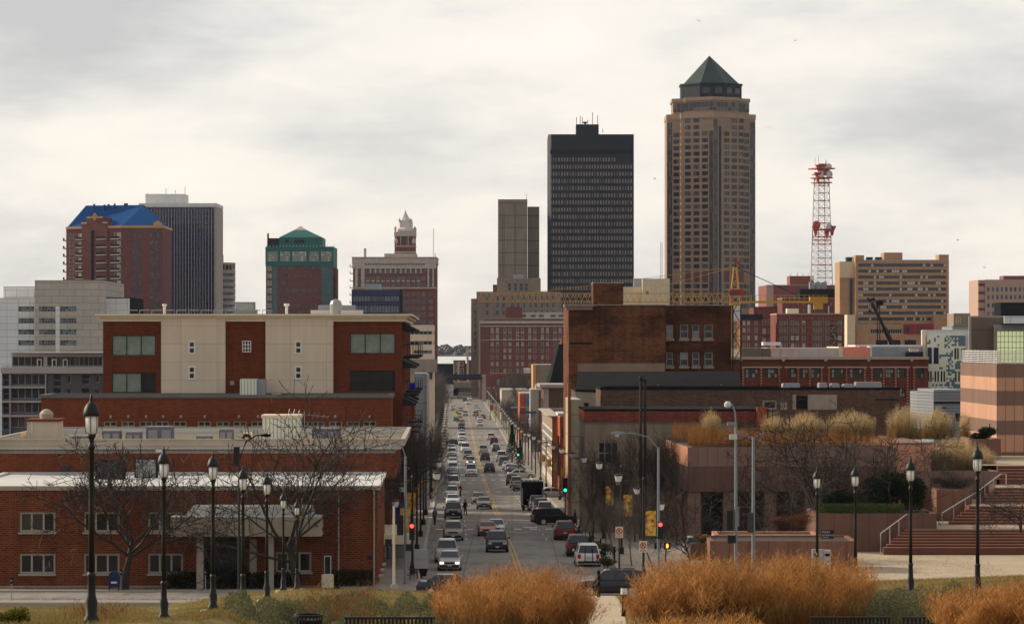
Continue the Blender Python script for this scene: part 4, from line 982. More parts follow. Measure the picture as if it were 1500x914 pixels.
for x, y in ((1193,232),(1198.5,228),(1210,233)): MB().tube([((x-1203.5)*1300/F,0,zz_(243)), ((x-1203.5)*1300/F,0,zz_(y))], .09, mw, 4).obj('whip_antenna', t)
# ---- tan hotel with ribbon windows
b = Bld('ribbon_hotel', 'broad tan brick hotel slab with dark ribbon windows and blue rooftop tanks', 'building', 1253, 1200, rot=0)
gt2 = sp(glass('ribbon_glass', P(58,58,66), rough=.12, blinds=P(158,160,152), pb=.2), 34, 1, .12, .3)
ys = [386.6 + i*8.75 for i in range(11)]
b.block(0, b.u(1390), 0, 22, 0, b.w(381.5), M['tan_brick'], front=[b.R(1257, 1386 if i < 9 else (1367 if i == 9 else 1321), y-.4, y+4.2) for i, y in enumerate(ys)], sp=gt2, roof=M['tan_roof'])
b.bar('corner_pier', 0, b.u(1265.5), -.5, 12, b.w(381.5)+.22, b.w(374), M['tan_brick']); b.bar('plant_room', b.u(1295,3), b.u(1322,3), 3, 14, b.w(381.5)+.23, b.w(370,3), M['tan_brick']); b.bar('corner_pier', b.u(1375.5), b.u(1389.8), .1, 10, b.w(381.5)+.22, b.w(373), M['tan_brick'])
tk = plain('blue_tank', P(42,50,66), amt=.2)
for px in (1238.5, 1268.5, 1281.5): b.part('cooling_tower', MB().lathe([(1.25, b.w(382 if px > 1250 else 384)+.24), (1.35, b.w(376))], tk, (b.u(px+5,8), 8, 0), 14))
b.block(b.u(1230,4), -.02, 4, 22, 0, b.w(384,4), M['tan_brick'], name='side_tower', roof=M['tan_roof'])
b.bar('cream_cap', b.u(1229.6,3.6), -.01, 3.6, 3.99, b.w(407,4), b.w(384,4), M['cream_stone']); b.bar('glass_slot', b.u(1244.5,3.8), b.u(1248.5,3.8), 3.7, 3.98, b.w(470,4), b.w(409,4), M['glass_navy'])
b.block(b.u(1254,-6), b.u(1367,-6), -6, -.01, 0, b.w(475.5), M['tan_brick'], front=[b.R(1275,1321,482,488.5,-6)+(sp(M['glass_b'],14,1,.12,.2,M['frame_tan']),)] + [b.R(x,x+17,498,505,-6) for x in (1283,1302,1325)], sp=sp(M['glass_b'],4,1,.1,.3), name='base_wall', roof=M['tan_roof'])
b.part('red_panel', MB().box(b.u(1323.5,-6.4), b.u(1367.5,-6.4), -6.4, -6.01, b.w(489), b.w(474.5), plain('crimson_panel', P(112,34,42), amt=.08)))
for x in (1325, 1345): b.window((0,-6.42), 0, b.u(x,-6.4), b.u(x+7,-6.4), b.w(486.5), b.w(479.5), (0,1), sp(M['glass_blue'],2,2,.15,0,M['frame_dark']), -.05)
b.block(b.u(1368,-7), b.u(1392,-7), -7, 8, 0, b.w(463.5), M['tan_brick'], name='stair_wing', roof=M['tan_roof'])
b.block(b.u(1241,-8), b.u(1253,-8), -8, 4, 0, b.w(462), M['cream_stone'], name='stone_wing', roof=M['cream_stone']); b.done()
b = Bld('pink_office', 'pink stone office block with square windows at the edge of the skyline', 'building', 1443, 1150, rot=0)
gk = sp(M['glass_blue'], 1, 1, .1, .2, M['frame_grey'])
b.block(0, b.u(1560), 0, 24, 0, b.w(410.5), M['pink_stone'], front=[b.R(x,x+3.6,y,y+6.8) for y in (420.5,432,444,456) for x in [1446+i*6.6 for i in range(12)]], sp=gk, roof=M['tan_roof'])
b.block(b.u(1433,.5), -.02, .5, 24, 0, b.w(411), M['pink_stone'], name='side_wall', roof=M['pink_stone']); b.bar('plant_room', b.u(1470,4), b.u(1555,4), 4, 14, b.w(410.5)+.22, b.w(404,4), M['maroon'])
for i, y in enumerate((415,427,439,451)): b.bar('band', b.u(1433.2), -.05, .42, .49, b.w(y+4), b.w(y), M['brick_red'])
b.done()
b = Bld('grey_cube', 'plain dark grey block in front of the pink office', 'building', 1466, 1000, rot=0); b.block(0, b.u(1560), 0, 14, 0, b.w(444), M['slate'], roof=M['slate']); b.done()
b = Bld('stone_hut', 'small stone building with pale slit windows between the hotel and the concrete block', 'building', 1397, 800, rot=0); b.block(0, b.u(1421), 0, 12, 0, b.w(460), M['limestone'], front=[b.R(x,x+1.5,464,474) for x in (1400,1403,1406)], sp=sp(M['cream_stone'],1,1,0,.1), roof=M['concrete']); b.block(b.u(1395,-20), b.u(1425,-20), -20, -1, 0, b.w(479,-20), M['metal_grey'], name='front_roof', roof=M['teal_frame']); b.done()
# ---- mid brick blocks
gb = sp(glass('brick_block_glass', P(62,58,62), rough=.15, blinds=P(150,146,140), pb=.35), 1, 2, .1, .15, M['frame_tan'])
b = Bld('warehouse_block', 'long four-storey dark red brick warehouse with stone bands and fire stairs', 'building', 1138, 800, rot=0)
xs = [(1142,1147),(1149,1154),(1158.5,1163.5),(1165.5,1170.5),(1175,1180),(1192,1197),(1198.5,1203.5),(1209,1215),(1227,1233)]
b.block(0, b.u(1237), 0, 20, 0, b.w(460.5), M['brick_red'], front=[b.R(a,c,y,y+7) for y in (469.5,480.5,491.5,502.5,514) for a,c in xs], sp=gb, roof=M['tan_roof'], parapet=.5, cap=M['tan_trim'])
mb = MB()
for y in (467.5, 478.5, 489.5, 500.5, 511.5): mb.box(.1, b.u(1237), -.1, -.004, b.w(y+1), b.w(y), M['quoin'])
for x in (1138.5, 1156, 1173, 1189, 1205.5, 1222): mb.box(b.u(x), b.u(x+1.3), -.16, -.101, 0, b.w(464), M['quoin'])
b.part('stone_band', mb)
st = MB()
for i, y in enumerate((474,485,496,507)): st.box(b.u(1216), b.u(1226), -1.4, -.2, b.w(y)-.1, b.w(y), M['frame_grey']); st.tube([(b.u(1217 if i % 2 else 1225), -.8, b.w(y)), (b.u(1225 if i % 2 else 1217), -.8, b.w(y+11))], .12, M['frame_grey'], 4)
b.part('fire_escape', st); b.bar('roof_hut', b.u(1153,6), b.u(1170,6), 6, 10, b.w(460.5), b.w(452,6), M['cornice']); b.bar('flue', b.u(1184,6), b.u(1187.5,6), 6, 7, b.w(460.5), b.w(446,6), M['dish_white']); masts(b, ((1214,461,448),), 4); b.done()
b = Bld('brick_infill', 'dark recessed brick block between two brick warehouses near the crane', 'building', 1104, 830, rot=0)
b.block(0, b.u(1139), 0, 16, 0, b.w(450.5), M['plaza_brick'], front=[b.R(x,x+5,y,y+8) for y in (468,481,495,507) for x in (1117,1125,1131)], sp=gb, roof=M['slate']); b.done()
b = Bld('corner_warehouse', 'narrow red brick warehouse with a dark top and paired windows beside the yellow crane', 'building', 1086, 790, rot=0)
b.block(0, b.u(1116), 0, 16, 0, b.w(461.5), M['brick_red'], front=[b.R(x,x+4,y,y+6.5) for y in (470,480.5,491.5,502.5) for x in (1088,1094.5,1105.5)], sp=gb, roof=M['slate']); b.bar('dark_top', -.2, b.u(1116)+.2, -.25, -.004, b.w(468), b.w(461), M['dark_band']); b.done()
# ---- tower crane
t = thing('tower_crane', 'yellow tower crane with red cab, long lattice jib and counterweights', 'crane', (xp(1077,560), 560, zp(640,560)), 0)
K = 560/F; cz = lambda y: (640-y)*K; cxx = lambda px: (px-1077)*K; Y = M['yellow']
m2 = MB()
for sx in (-.8,.8):
    for sy in (-.8,.8): m2.tube([(sx,sy,0),(sx,sy,cz(446))], .1, Y, 4)
for i in range(22):
    z0, z1 = cz(446)*i/22, cz(446)*(i+1)/22; s_ = 1 if i % 2 else -1
    for sy in (-.8,.8): m2.tube([(-.8*s_,sy,z0),(.8*s_,sy,z1)], .05, Y, 4)
    for sx in (-.8,.8): m2.tube([(sx,-.8*s_,z0),(sx,.8*s_,z1)], .05, Y, 4)
m2.obj('mast_lattice', t)
m2 = MB()
for sx in (-.9,.9): m2.tube([(sx,0,cz(445)),(sx*.25,0,cz(391))], .14, Y, 5)
for i in range(9): z0, z1 = cz(445-6*i), cz(445-6*(i+1)); q = lambda z: .9-.65*(z-cz(445))/(cz(391)-cz(445)); s_ = 1 if i % 2 else -1; m2.tube([(-q(z0)*s_,0,z0),(q(z1)*s_,0,z1)], .06, Y, 4)
m2.obj('apex_frame', t); MB().box(-.9,.9,-.9,.9,cz(447),cz(444),Y).obj('slewing_ring', t)
MB().box(-1.1,1.3,-1.6,-.3,cz(433),cz(424),M['red_paint']).box(-1.15,.6,-1.66,-1.605,cz(431),cz(427),M['glass']).obj('cab', t)
m2 = MB(); x0, x1 = cxx(700), cxx(1072); zb_, zt = cz(442), cz(430); n = 44
for sy in (-.7,.7): m2.tube([(x0,sy,zb_),(x1,sy,zb_)], .06, Y, 4)
m2.tube([(x0,0,zt),(x1,0,zt)], .065, Y, 4)
for i in range(n):
    a, c = x0+(x1-x0)*i/n, x0+(x1-x0)*(i+.5)/n; e = x0+(x1-x0)*(i+1)/n
    for sy in (-.7,.7): m2.tube([(a,sy,zb_),(c,0,zt)], .034, Y, 4); m2.tube([(c,0,zt),(e,sy,zb_)], .034, Y, 4)
    m2.tube([(a,-.7,zb_),(a,.7,zb_)], .04, Y, 4)
m2.obj('jib_lattice', t)
m2 = MB(); xa = cxx(1212); m2.box(.95, xa, -.8,.8, cz(444), cz(441), Y)
for i in range(18): m2.box(1+i*(xa-1)/18, 1.08+i*(xa-1)/18, -.8,-.74, cz(441)+.003, cz(433), Y)
m2.box(1, xa, -.8,-.76, cz(433)+.003, cz(432.4), Y); m2.obj('counter_jib', t)
MB().box(cxx(1186), cxx(1212), -.7,.7, cz(441)+.01, cz(435), Y).box(cxx(1192), cxx(1205), -.9,.9, cz(453), cz(444)-.01, Y).obj('counterweight', t)
for px, y in ((770,430),(930,430)): MB().tube([(0,0,cz(391)),(cxx(px),0,cz(y))], .035, Y, 4).obj('tie_cable', t)
MB().tube([(0,0,cz(391)),(cxx(1180),0,cz(438))], .06, M['slate'], 4).obj('tie_cable', t); MB().tube([(0,0,cz(391)),(0,0,cz(383))], .04, M['slate'], 4).obj('flag_staff', t)
MB().box(.03,1.0,-.02,.02,cz(387),cz(383),M['red_paint']).obj('flag', t); MB().box(-.6,.9,-1.7,-.95,cz(470),cz(448),M['dish_white']).obj('switch_box', t)
# ---- black mobile crane boom
t = thing('mobile_crane', 'black telescopic crane boom leaning up behind the brick warehouse roof', 'crane', (xp(1311,600), 600, CAMZ - Ds(600)), 0)
K = 600/F; Dz = lambda y: zp(y,600) - (CAMZ - Ds(600)); dx_ = lambda px: (px-1311)*K
m2 = MB(); m2.tube([(dx_(1335),0,Dz(560)),(dx_(1295),0,Dz(480))], .5, M['black'], 6); m2.obj('lower_boom', t)
MB().tube([(dx_(1296),0,Dz(482)),(dx_(1277),0,Dz(443))], .34, M['black'], 6).obj('upper_boom', t)
MB().tube([(dx_(1270),0,Dz(437)),(dx_(1274),0,Dz(440)),(dx_(1281),0,Dz(437))], .3, M['black'], 6).obj('boom_head', t)
MB().tube([(dx_(1274),0,Dz(440)),(dx_(1274),0,Dz(455))], .07, M['black'], 4).obj('hoist_cable', t); MB().box(dx_(1274)-.3,dx_(1274)+.3,-.2,.2,Dz(458),Dz(454),M['black']).obj('hook_block', t)
MB().box(-1.4,6,-1.3,1.3,1.0,3.0,M['yellow']).box(3.6,6,-1.2,1.2,3.01,4.0,M['glass']).obj('carrier', t)
for x in (-.6, 1.2, 3.2, 5): MB().tube([(x,-1.45,.5),(x,1.45,.5)], .5, M['black'], 12).obj('wheel', t)
t = thing('light_mast', 'thin dark mast with a lamp head in front of the tan hotel', 'mast', (xp(1287,620), 620, CAMZ-Ds(620)), 0)
hgt = zp(447,620)-(CAMZ-Ds(620)); MB().tube([(-.4,0,0),(-.2,0,hgt)], .1, M['slate'], 5).tube([(.4,0,0),(.2,0,hgt)], .1, M['slate'], 5).obj('mast', t); MB().box(-.5,.9,-.4,.4,hgt,hgt+.9,M['slate']).obj('lamp_head', t)
# ---- long brick school-like building with the raw concrete storey
b = Bld('brick_school', 'long red brick building with pale banded piers and a stone string course', 'building', 1060, 470, rot=.01)
gc = sp(glass('school_glass', P(58,62,60), rough=.12, blinds=P(136,140,132), pb=.45), 3, 2, .09, .25, M['frame_dark'])
gc4 = dict(gc, nx=4)
W = []
for y in (540, 568, 597):
    for x0, x1, k in ((1092,1111,4),(1120,1139,4),(1155,1167,3),(1172,1184,3),(1188,1201,3),(1218,1236,4),(1245,1263,4),(1280,1293,3),(1297,1309,3),(1314,1326,3),(1343,1353,3)):
        W.append(b.R(x0, x1, y, y+13.5) + (gc4 if k == 4 else gc,))
b.block(0, b.u(1360), 0, 30, 0, b.w(526), M['school_brick'], front=W, sp=gc, roof=M['grey_roof'])
mb = MB(); mb.box(-.2, b.u(1360), -.45, -.004, b.w(526.5), b.w(522.5), M['tan_trim'])
for x0, x1 in ((1087,1145),(1149,1207),(1212,1270),(1274,1333),(1337,1360)): mb.box(b.u(x0), b.u(x1), -.2, -.005, b.w(538.8), b.w(537), M['tan_trim'])
b.part('stone_course', mb)
for x in (1088.5, 1115, 1141, 1152, 1169, 1186, 1203.5, 1214, 1240, 1267, 1277, 1294.5, 1312, 1329.5, 1339): b.part('pier', MB().box(b.u(x-1.3), b.u(x+1.3), -.22, -.006, 0, b.w(539), M['quoin']))
for x in (1085, 1147, 1209, 1272, 1335): b.part('bracket', MB().box(b.u(x-2), b.u(x+2), -.6, -.455, b.w(529), b.w(523), M['tan_trim']))
z0 = b.w(526)+.21
mk = plain('painted_concrete', P(176,162,156,.85), amt=.12, streak=True)
b.part('raw_storey', MB().box(b.u(1084,4), b.u(1129,4), 4, 20, z0, b.w(510,4), M['concrete_dk']).box(b.u(1129,4)+.01, b.u(1228,4), 4, 20, z0, b.w(509.5,4), mk).box(b.u(1228,4)+.01, b.u(1234,4), 3.8, 20, z0, b.w(508,4), M['cornice']))
b.part('pink_sheathing', MB().box(b.u(1234,4)+.01, b.u(1274,4), 3.9, 20, z0, b.w(508.5,4), M['pink_ply'])); b.part('grey_wall', MB().box(b.u(1274,4)+.01, b.u(1277,4), 3.7, 20, z0, b.w(507.5,4), M['white_paint']).box(b.u(1277,4)+.01, b.u(1352,4), 4, 20, z0, b.w(508,4), plain('grey_blue_wall', P(128,132,134,.9), amt=.15, streak=True)))
mk2 = MB()   # sprayed red layout lines
for x in (1129.5, 1143, 1160, 1171): mk2.box(b.u(x,3.9), b.u(x+.6,3.9), 3.97, 3.997, z0+.2, b.w(511,4), M['pink_ply'])
for y in (511.5, 514.5): mk2.box(b.u(1129.5,3.9), b.u(1171,3.9), 3.96, 3.969, b.w(y+.5,4), b.w(y,4), M['pink_ply'])
b.part('paint_marking', mk2)
b.part('snow_cover', MB().box(b.u(1253,8), b.u(1352,8), 8, 18, b.w(508,4)+.01, b.w(505.5,8), M['white_paint'])); b.part('roof_box', MB().box(b.u(1118,6), b.u(1144,6), 6, 9, b.w(509,4)+.3, b.w(501,6), M['white_paint'])); b.part('roof_box', MB().box(b.u(1327,3.2), b.u(1352,3.2), 3, 3.7, z0, b.w(515.5,3), M['dark_band']).box(b.u(1332,3.2), b.u(1346,3.2), 3, 3.7, b.w(515.5,3)+.01, b.w(510.5,3), M['cream_stone'])); b.done()
# ---- fire escape and old brick block
b = Bld('old_brick_block', 'weathered windowless brick block with a brick roof tower and sooty rear windows', 'building', 833, 420)
zt, u9 = b.w(447), b.u(975)
b.block(0, u9, 0, 20, 0, zt, M['old_brick'], roof=M['slate'], parapet=.4, cap=M['frame_tan'], caph=.08)
gv = sp(glass('dusty_glass', P(44,44,42), rough=.25, blinds=P(104,106,100), pb=.45), 1, 2, .11, .25, M['frame_grey'])
W = [b.R(a,c,y,y+20,1) for y in (475.5,516) for a,c in ((976,986),(996,1008),(1014,1024.5),(1032,1044))]
b.block(u9+.01, b.u(1071,1), 1, 20, 0, b.w(447.5), M['old_brick_dk'], front=W, sp=gv, roof=M['slate'], name='rear_wall', parapet=.4, cap=M['frame_tan'], caph=.08)
for q in W: b.bar('sill', q[0]-.15, q[1]+.15, .7, .99, q[2]-.35, q[2]-.02, M['limestone'])
b.part('roof_tower', MB().box(b.u(869,.4), b.u(913,.4), .4, 6, zt-.41, b.w(415), M['old_brick'])); b.part('tower_coping', MB().box(b.u(868.5,.4), b.u(913.5,.4), .3, 6.1, b.w(415)+.003, b.w(414), M['frame_tan']))
b.part('cornice', MB().box(-.6, b.u(870), -.9, 3, b.w(449), b.w(446.5)+.1, M['limestone']).box(-.4, b.u(870)-.2, -.6, -.003, b.w(454), b.w(449)-.01, M['limestone']))
b.part('stone_band', MB().box(.1, b.u(868), -.05, -.004, b.w(504), b.w(501.5), M['slate']))
pm = plain('lime_patch', P(112,96,82), amt=.3); b.part('wall_patch', MB().box(b.u(846), b.u(974), -.04, -.005, b.w(544), b.w(532), pm))
b.done()
t = thing('fire_escape', 'rusty black fire escape tower beside the sooty brick end wall', 'fire escape', (xp(1074,421), 421, zp(560,421)), A)
K = 421/F; m2 = MB()
for x in (0, 1.05): m2.tube([(x,0,0),(x,0,(560-447)*K)], .05, M['black_iron'], 4); m2.tube([(x,1,0),(x,1,(560-447)*K)], .05, M['black_iron'], 4)
m2.obj('frame', t)
for i in range(6): z = (560-450)*K*(i+.7)/6; MB().box(-.05,1.1,-.05,1.05,z-.05,z+.02,M['black_iron']).obj('landing', t); MB().tube([(.05 if i % 2 else 1,.1,z),(1 if i % 2 else .05,.1,z+1.6)], .05, M['black_iron'], 4).obj('stair', t)
# ---- low row in front of it
b = Bld('grey_roofed_annex', 'low brown brick annex with a sloping grey roof and plastered corner', 'building', 843, 372)
zt = b.w(573)
b.block(0, b.u(1090), 0, 14, 0, zt, M['brown_brick'], front=[b.R(856,862,590,596)+(sp(M['glass'],1,1,.1,.2),)], sp=SPX, roof=M['slate'])
b.part('plaster_corner', MB().box(-.05, b.u(855.5), -.1, -.004, 0, zt, M['concrete']).box(b.u(862.5), b.u(882), -.1, -.004, 0, zt, M['concrete']).box(b.u(855.5)+.003, b.u(862.5)-.003, -.1, -.004, b.w(590)+.01, zt, M['concrete']).box(b.u(855.5)+.003, b.u(862.5)-.003, -.1, -.004, 0, b.w(596)-.01, M['concrete']))
m2 = MB(); m2.poly([(0,-.2,zt+.21),(b.u(1087),-.2,zt+.21-.6),(b.u(1083,14),14,b.w(544,14)),(b.u(847,14),14,b.w(544,14))], M['slate']); m2.poly([(b.u(1087),-.2,zt-.4),(b.u(1087),-.2,zt-1),(0,-.2,zt),(0,-.2,zt+.2)], M['slate'])
b.part('sloping_roof', m2)
for x in (965, 1058): b.part('roof_seam', MB().box(b.u(x), b.u(x)+.12, 2, 2.1, zt+.7, zt+.75, M['metal_grey']))
b.done()
b = Bld('brown_brick_row', 'long low brown brick building with roof ducts and bricked-up openings', 'building', 880, 350)
zt = b.w(571)
b.block(0, b.u(1318), 0, 12, 0, zt, M['brown_brick'], front=[b.R(1117,1138,586,600)+(sp(M['glass'],1,1,.2,.2,M['concrete']),), b.R(1143,1153,589,600)+(sp(M['glass_b'],2,1,.2,.2,M['frame_tan']),)], sp=SPX, roof=M['grey_roof'], parapet=.3, cap=M['slate'])
b.part('patch_panel', MB().box(b.u(1161), b.u(1166), -.06, -.004, b.w(600), b.w(578), M['concrete']).box(b.u(1166)+.01, b.u(1183), -.03, -.004, b.w(599), b.w(580), M['slate']).box(b.u(1183)+.01, b.u(1226), -.06, -.004, b.w(600), b.w(578), M['concrete'])); b.part('crack_stain', MB().box(b.u(1283), b.u(1317), -.03, -.005, b.w(586.5), b.w(584), M['black_iron']))
b.done(); ROW = b
RD = 'roof ducts on the long low brown building'
for i, (pa, pb, yt, lab) in enumerate(((1147,1172,563,'long pale duct box with a hump at its end, first along the brown building roof'),(1200,1212,562,'squarish pale roof unit beside a white dome vent'),(1218,1230,563,'small plain roof unit between two others on the brown building'),(1236,1250,564,'roof unit tucked against the largest duct box'),(1254,1292,561,'largest roof duct box with a sloped end on the brown building'))):
    roof_unit('roof_duct', lab, 'roof duct', pa, pb, yt, 4, M['metal_grey'] if i else M['frame_grey'], 2, None, ROW.zb + ROW.w(571) - .3, RD, ROW)
b = Bld('orange_brick_house', 'low orange brick building with a tan lower wall at the street corner', 'building', 857, 315)
b.block(0, b.u(1080), 0, 14, 0, b.w(621), plain('stained_tan_render', P(122,108,90), amt=.3, streak=True), front=[b.R(876,906,647,680)+(sp(M['glass'],3,2,.12,.25,M['frame_grey']),)], sp=SPX, roof=M['grey_roof'], left=[(2,4,b.w(680),b.w(642)),(6,9,b.w(680),b.w(642))])
b.block(-.06, b.u(1126), -.06, 14.1, b.w(621)+.21, b.w(602), brick('shaded_red_brick', P(104,48,36), bw=.4, bh=.14, ms=.02), smat=M['orange_brick'], name='upper_wall', roof=M['slate'])  # one brick in two tones: shade painted on the front, sunlight on the side
b.part('corner_pier', MB().box(b.u(1108), b.u(1123), -.6, -.07, b.w(640), b.w(596), M['orange_brick'])); b.done()
t = thing('utility_pole', 'pair of thin black utility poles in front of the brown annex, the taller one', 'pole', (xp(938.5,300), 300, CAMZ-Ds(300)), 0, 'twin black utility poles'); MB().tube([(0,0,0),(0,0,zp(556,300)-CAMZ+Ds(300))], [.16,.11], M['black_iron'], 7).obj('shaft', t); MB().lathe([(.14,-.1),(.2,0),(.2,.25),(.1,.35)], M['black_iron'], (0,0,zp(556,300)-CAMZ+Ds(300)), 8).obj('cap', t)
t2_ = dup(t, (xp(945,300), 300, CAMZ-Ds(300)-.2), 0)
for q in (t, t2_): q['label'] = 'thin black utility pole, one of a close pair before the brown annex'
# ---- buildings lining the avenue, seen at an angle
b = Bld('cream_pier_building', 'tall narrow cream panelled street front at the edge of the old brick block', 'building', 836, 352)
pn = brick('cream_wall_panels', P(150,144,122,.9), mortar=P(110,104,88), bw=9, bh=2.4, ms=.06, amt=.1, var=.06, off=0)
b.block(0, b.u(851.5), 0, 16, 0, b.w(588), pn, roof=M['tan_roof']); b.bar('rust_pilaster', -.3, -.01, -.3, 1, 0, b.w(560), M['rust']); b.done()
gs2 = M['glass_b']
b = Bld('arch_shop', 'small red brick shop with an arched window and a black billboard top', 'building', 820, 440)
b.block(0, b.u(835), 0, 14, 0, b.w(611), M['orange_brick'], front=[b.R(825,832,648,668)], left=[(2,11,b.w(700),b.w(640))], sp=SPX, roof=M['white_roof']); b.bar('rooftop_screen', b.u(829,3), b.u(838,3), 3, 3.4, b.w(611)+.21, b.w(619,3)+5, M['dark_band']); b.bar('white_coping', -.3, b.u(836), -.2, 12, b.w(611)+.22, b.w(605), M['white_paint'])
b.part('balcony_wall', MB().box(.1, b.u(835), -.6, -.01, b.w(640), b.w(626), M['brick_red'])); b.done()
b = Bld('white_window_row', 'pale stone shop row with tall white framed windows along the avenue', 'building', 809, 480)
b.block(0, b.u(818), 0, 54, 0, b.w(612), M['orange_brick'], left=[(2+i*6.5, 7+i*6.5, b.w(y1), b.w(y0)) for i in range(8) for y0, y1 in ((630,658),(668,690),(700,712))], sp=sp(M['glass_b'],3,2,.35,.03,M['frame_white'],dp=.012), roof=M['tan_trim'], smat=M['limestone']); b.bar('cornice', -.7, b.u(818)+.3, -.6, 54, b.w(612)+.22, b.w(609), M['tan_trim']); b.done()
b = Bld('cornice_block', 'brown brick block with a pale stone cornice and corner quoins along the avenue', 'building', 797, 575)
b.block(0, b.u(842), 0, 20, 0, b.w(569), M['brown_brick'], roof=M['concrete'], left=[(2+i*4.5, 4.5+i*4.5, b.w(y+14), b.w(y)) for i in range(4) for y in (585,610,635)], sp=SPX); b.bar('stone_corner', -.1, b.u(804), -.15, -.004, 0, b.w(569), M['concrete']); b.bar('cornice', -.8, b.u(842), -1, 20.2, b.w(569)+.21, b.w(563), M['concrete']); b.bar('ledge', -.3, b.u(842), -.4, -.005, b.w(601), b.w(597), M['concrete'])
b.done()
b = Bld('slate_gabled_hall', 'steep dark slate roof with a pale dormer behind the cornice block', 'building', 804, 640)
m2 = MB(); m2.prism([(0,0),(b.u(842),0),(b.u(842),26),(0,26)], 0, b.w(562), M['brown_brick']); b.part('wall', m2)
m2 = MB(); z0, z1 = b.w(562)+.01, b.w(504); x0, x1, xe = b.u(805), b.u(821), b.u(842)
m2.poly([(x0,0,z0),(xe,0,z0),(xe,8,z1),(x1,8,z1)], M['slate']); m2.poly([(x0,26,z0),(x0,0,z0),(x1,8,z1),(x1,18,z1)], M['slate']); m2.poly([(xe,0,z0),(xe,26,z0),(xe,18,z1),(xe,8,z1)], M['slate']); m2.poly([(x1,8,z1),(xe,8,z1),(xe,18,z1),(x1,18,z1)], M['slate']); m2.poly([(xe,26,z0),(x0,26,z0),(x1,18,z1),(xe,18,z1)], M['slate']); b.part('roof', m2)
b.part('dormer', MB().box(b.u(826), b.u(836), -.1, 4, b.w(562)+.02, b.w(543), M['concrete']).box(b.u(829), b.u(834), -.16, -.11, b.w(560), b.w(547), M['glass'])); b.part('chimney', MB().box(b.u(824), b.u(832), 9, 12, z1-.5, b.w(497), M['orange_brick'])); b.done()
b = Bld('stone_fronted_bank', 'stone fronted building with pale green copper panels near the hotel', 'building', 785, 860)
b.block(0, b.u(815), 0, 24, 0, b.w(535), M['limestone'], front=[b.R(797,808,541,550),b.R(797,808,553,562)], sp=sp(plain('verdigris', P(84,124,104), amt=.1),1,1,.2,.2,M['limestone']), roof=M['tan_roof']); b.bar('lit_edge', -.8, -.01, -.5, 20, 0, b.w(534), M['ochre_trim']); b.done()  # ochre strip paints in light along the building edge
b = Bld('grey_concrete_shop', 'plain grey plastered building with a glass awning along the avenue', 'building', 777, 690)
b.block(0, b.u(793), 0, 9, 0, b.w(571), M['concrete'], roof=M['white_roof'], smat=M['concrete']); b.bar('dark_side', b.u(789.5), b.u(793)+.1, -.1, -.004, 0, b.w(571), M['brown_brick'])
b.part('awning', MB().box(-2.4, b.u(785), -1.6, -.01, b.w(605), b.w(602), M['glass_teal'])); b.part('upper_box', MB().box(b.u(785,4), b.u(796,4), 4, 12, b.w(571)+.21, b.w(564,4), M['concrete'])); b.done()
b = Bld('orange_panel_building', 'street building with orange brick panels and a bright blue vertical sign', 'building', 762, 760)
b.block(0, b.u(778), 0, 26, 0, b.w(577), M['concrete'], roof=M['concrete'], smat=M['orange_brick'])
b.part('orange_panel', MB().box(-.1, b.u(770), -.2, -.004, b.w(640), b.w(577.5), M['orange_brick'])); blu = plain('bright_blue_sign', (.01,.16,.42), amt=.05)
b.part('blue_sign', MB().box(b.u(772), b.u(777), -1.0, -.3, b.w(594), b.w(578), blu)); sg = b.part('blue_sign', MB().box(b.u(772.5), b.u(777), -1.0, -.3, b.w(638), b.w(607), blu))
m2 = MB()
for i, y in enumerate((613,617,621,625)): m2.box(b.u(773.6), b.u(775.8), -1.04, -1.003, b.w(y+2.4), b.w(y), M['white_paint'] if i < 2 else M['red_paint'])
m2.obj('sign_lettering', sg)
for y in (596, 618): b.part('canopy', MB().box(-2.2, b.u(772), -1.5, -.21, b.w(y+1.2), b.w(y), M['concrete']))
b.done()
b = Bld('brick_mall', 'long low tan brick block before the hotel with bare trees along its front', 'building', 735, 980)
b.block(0, b.u(775), 0, 40, 0, b.w(572), M['tan_trim'], roof=M['concrete'], smat=M['tan_trim'], left=[(2+i*5,5+i*5,3,6) for i in range(7)], sp=SPX); b.done()
# ---- skywalk, far street end
b = Bld('skywalk', 'dark glazed skywalk bridging the far end of the avenue', 'footbridge', 626, 1340)
b.part('deck', MB().box(0, b.u(707), 0, 5, b.w(556), b.w(553), M['dark_band']).box(0, b.u(704), -.1, 5.1, b.w(553)+.01, b.w(548.5), M['slate'])); b.part('window_band', MB().box(b.u(628), b.u(703), -.16, -.11, b.w(552.6), b.w(550), M['glass_navy'])); b.part('pier', MB().box(b.u(707)-.2, b.u(712), .2, 4.8, 0, b.w(549), M['concrete'])); b.done()
b = Bld('street_end_block', 'low grey concrete arcade closing the far end of the avenue', 'building', 664, 1480)
b.part('wall', MB().box(0, b.u(712), 0, 12, b.w(568), b.w(559), M['concrete']).box(b.u(672), b.u(709), -.3, 11, b.w(579), b.w(574), M['concrete']).box(b.u(664), b.u(712), 3, 12, 0, b.w(568)-.01, M['slate'])); b.part('window_band', MB().box(b.u(672), b.u(709), -.2, -.01, b.w(574)+.01, b.w(568)-.01, M['glass_blue'])); b.done()
b = Bld('white_roofed_shed', 'wide pale roofed shed far behind the street end', 'building', 600, 1900)
b.block(0, b.u(700), 0, 40, 0, b.w(533), M['slate'], roof=M['metal_grey']); m2 = MB(); m2.poly([(0,-.5,b.w(533)+.21),(b.u(700),-.5,b.w(533)+.21),(b.u(700,40),40,b.w(522,40)),(0,40,b.w(522,40))], M['white_panel']); b.part('sloping_roof', m2); b.done()
b = Bld('small_pale_house', 'small pale building with stacked windows far down the avenue', 'building', 664, 1800)
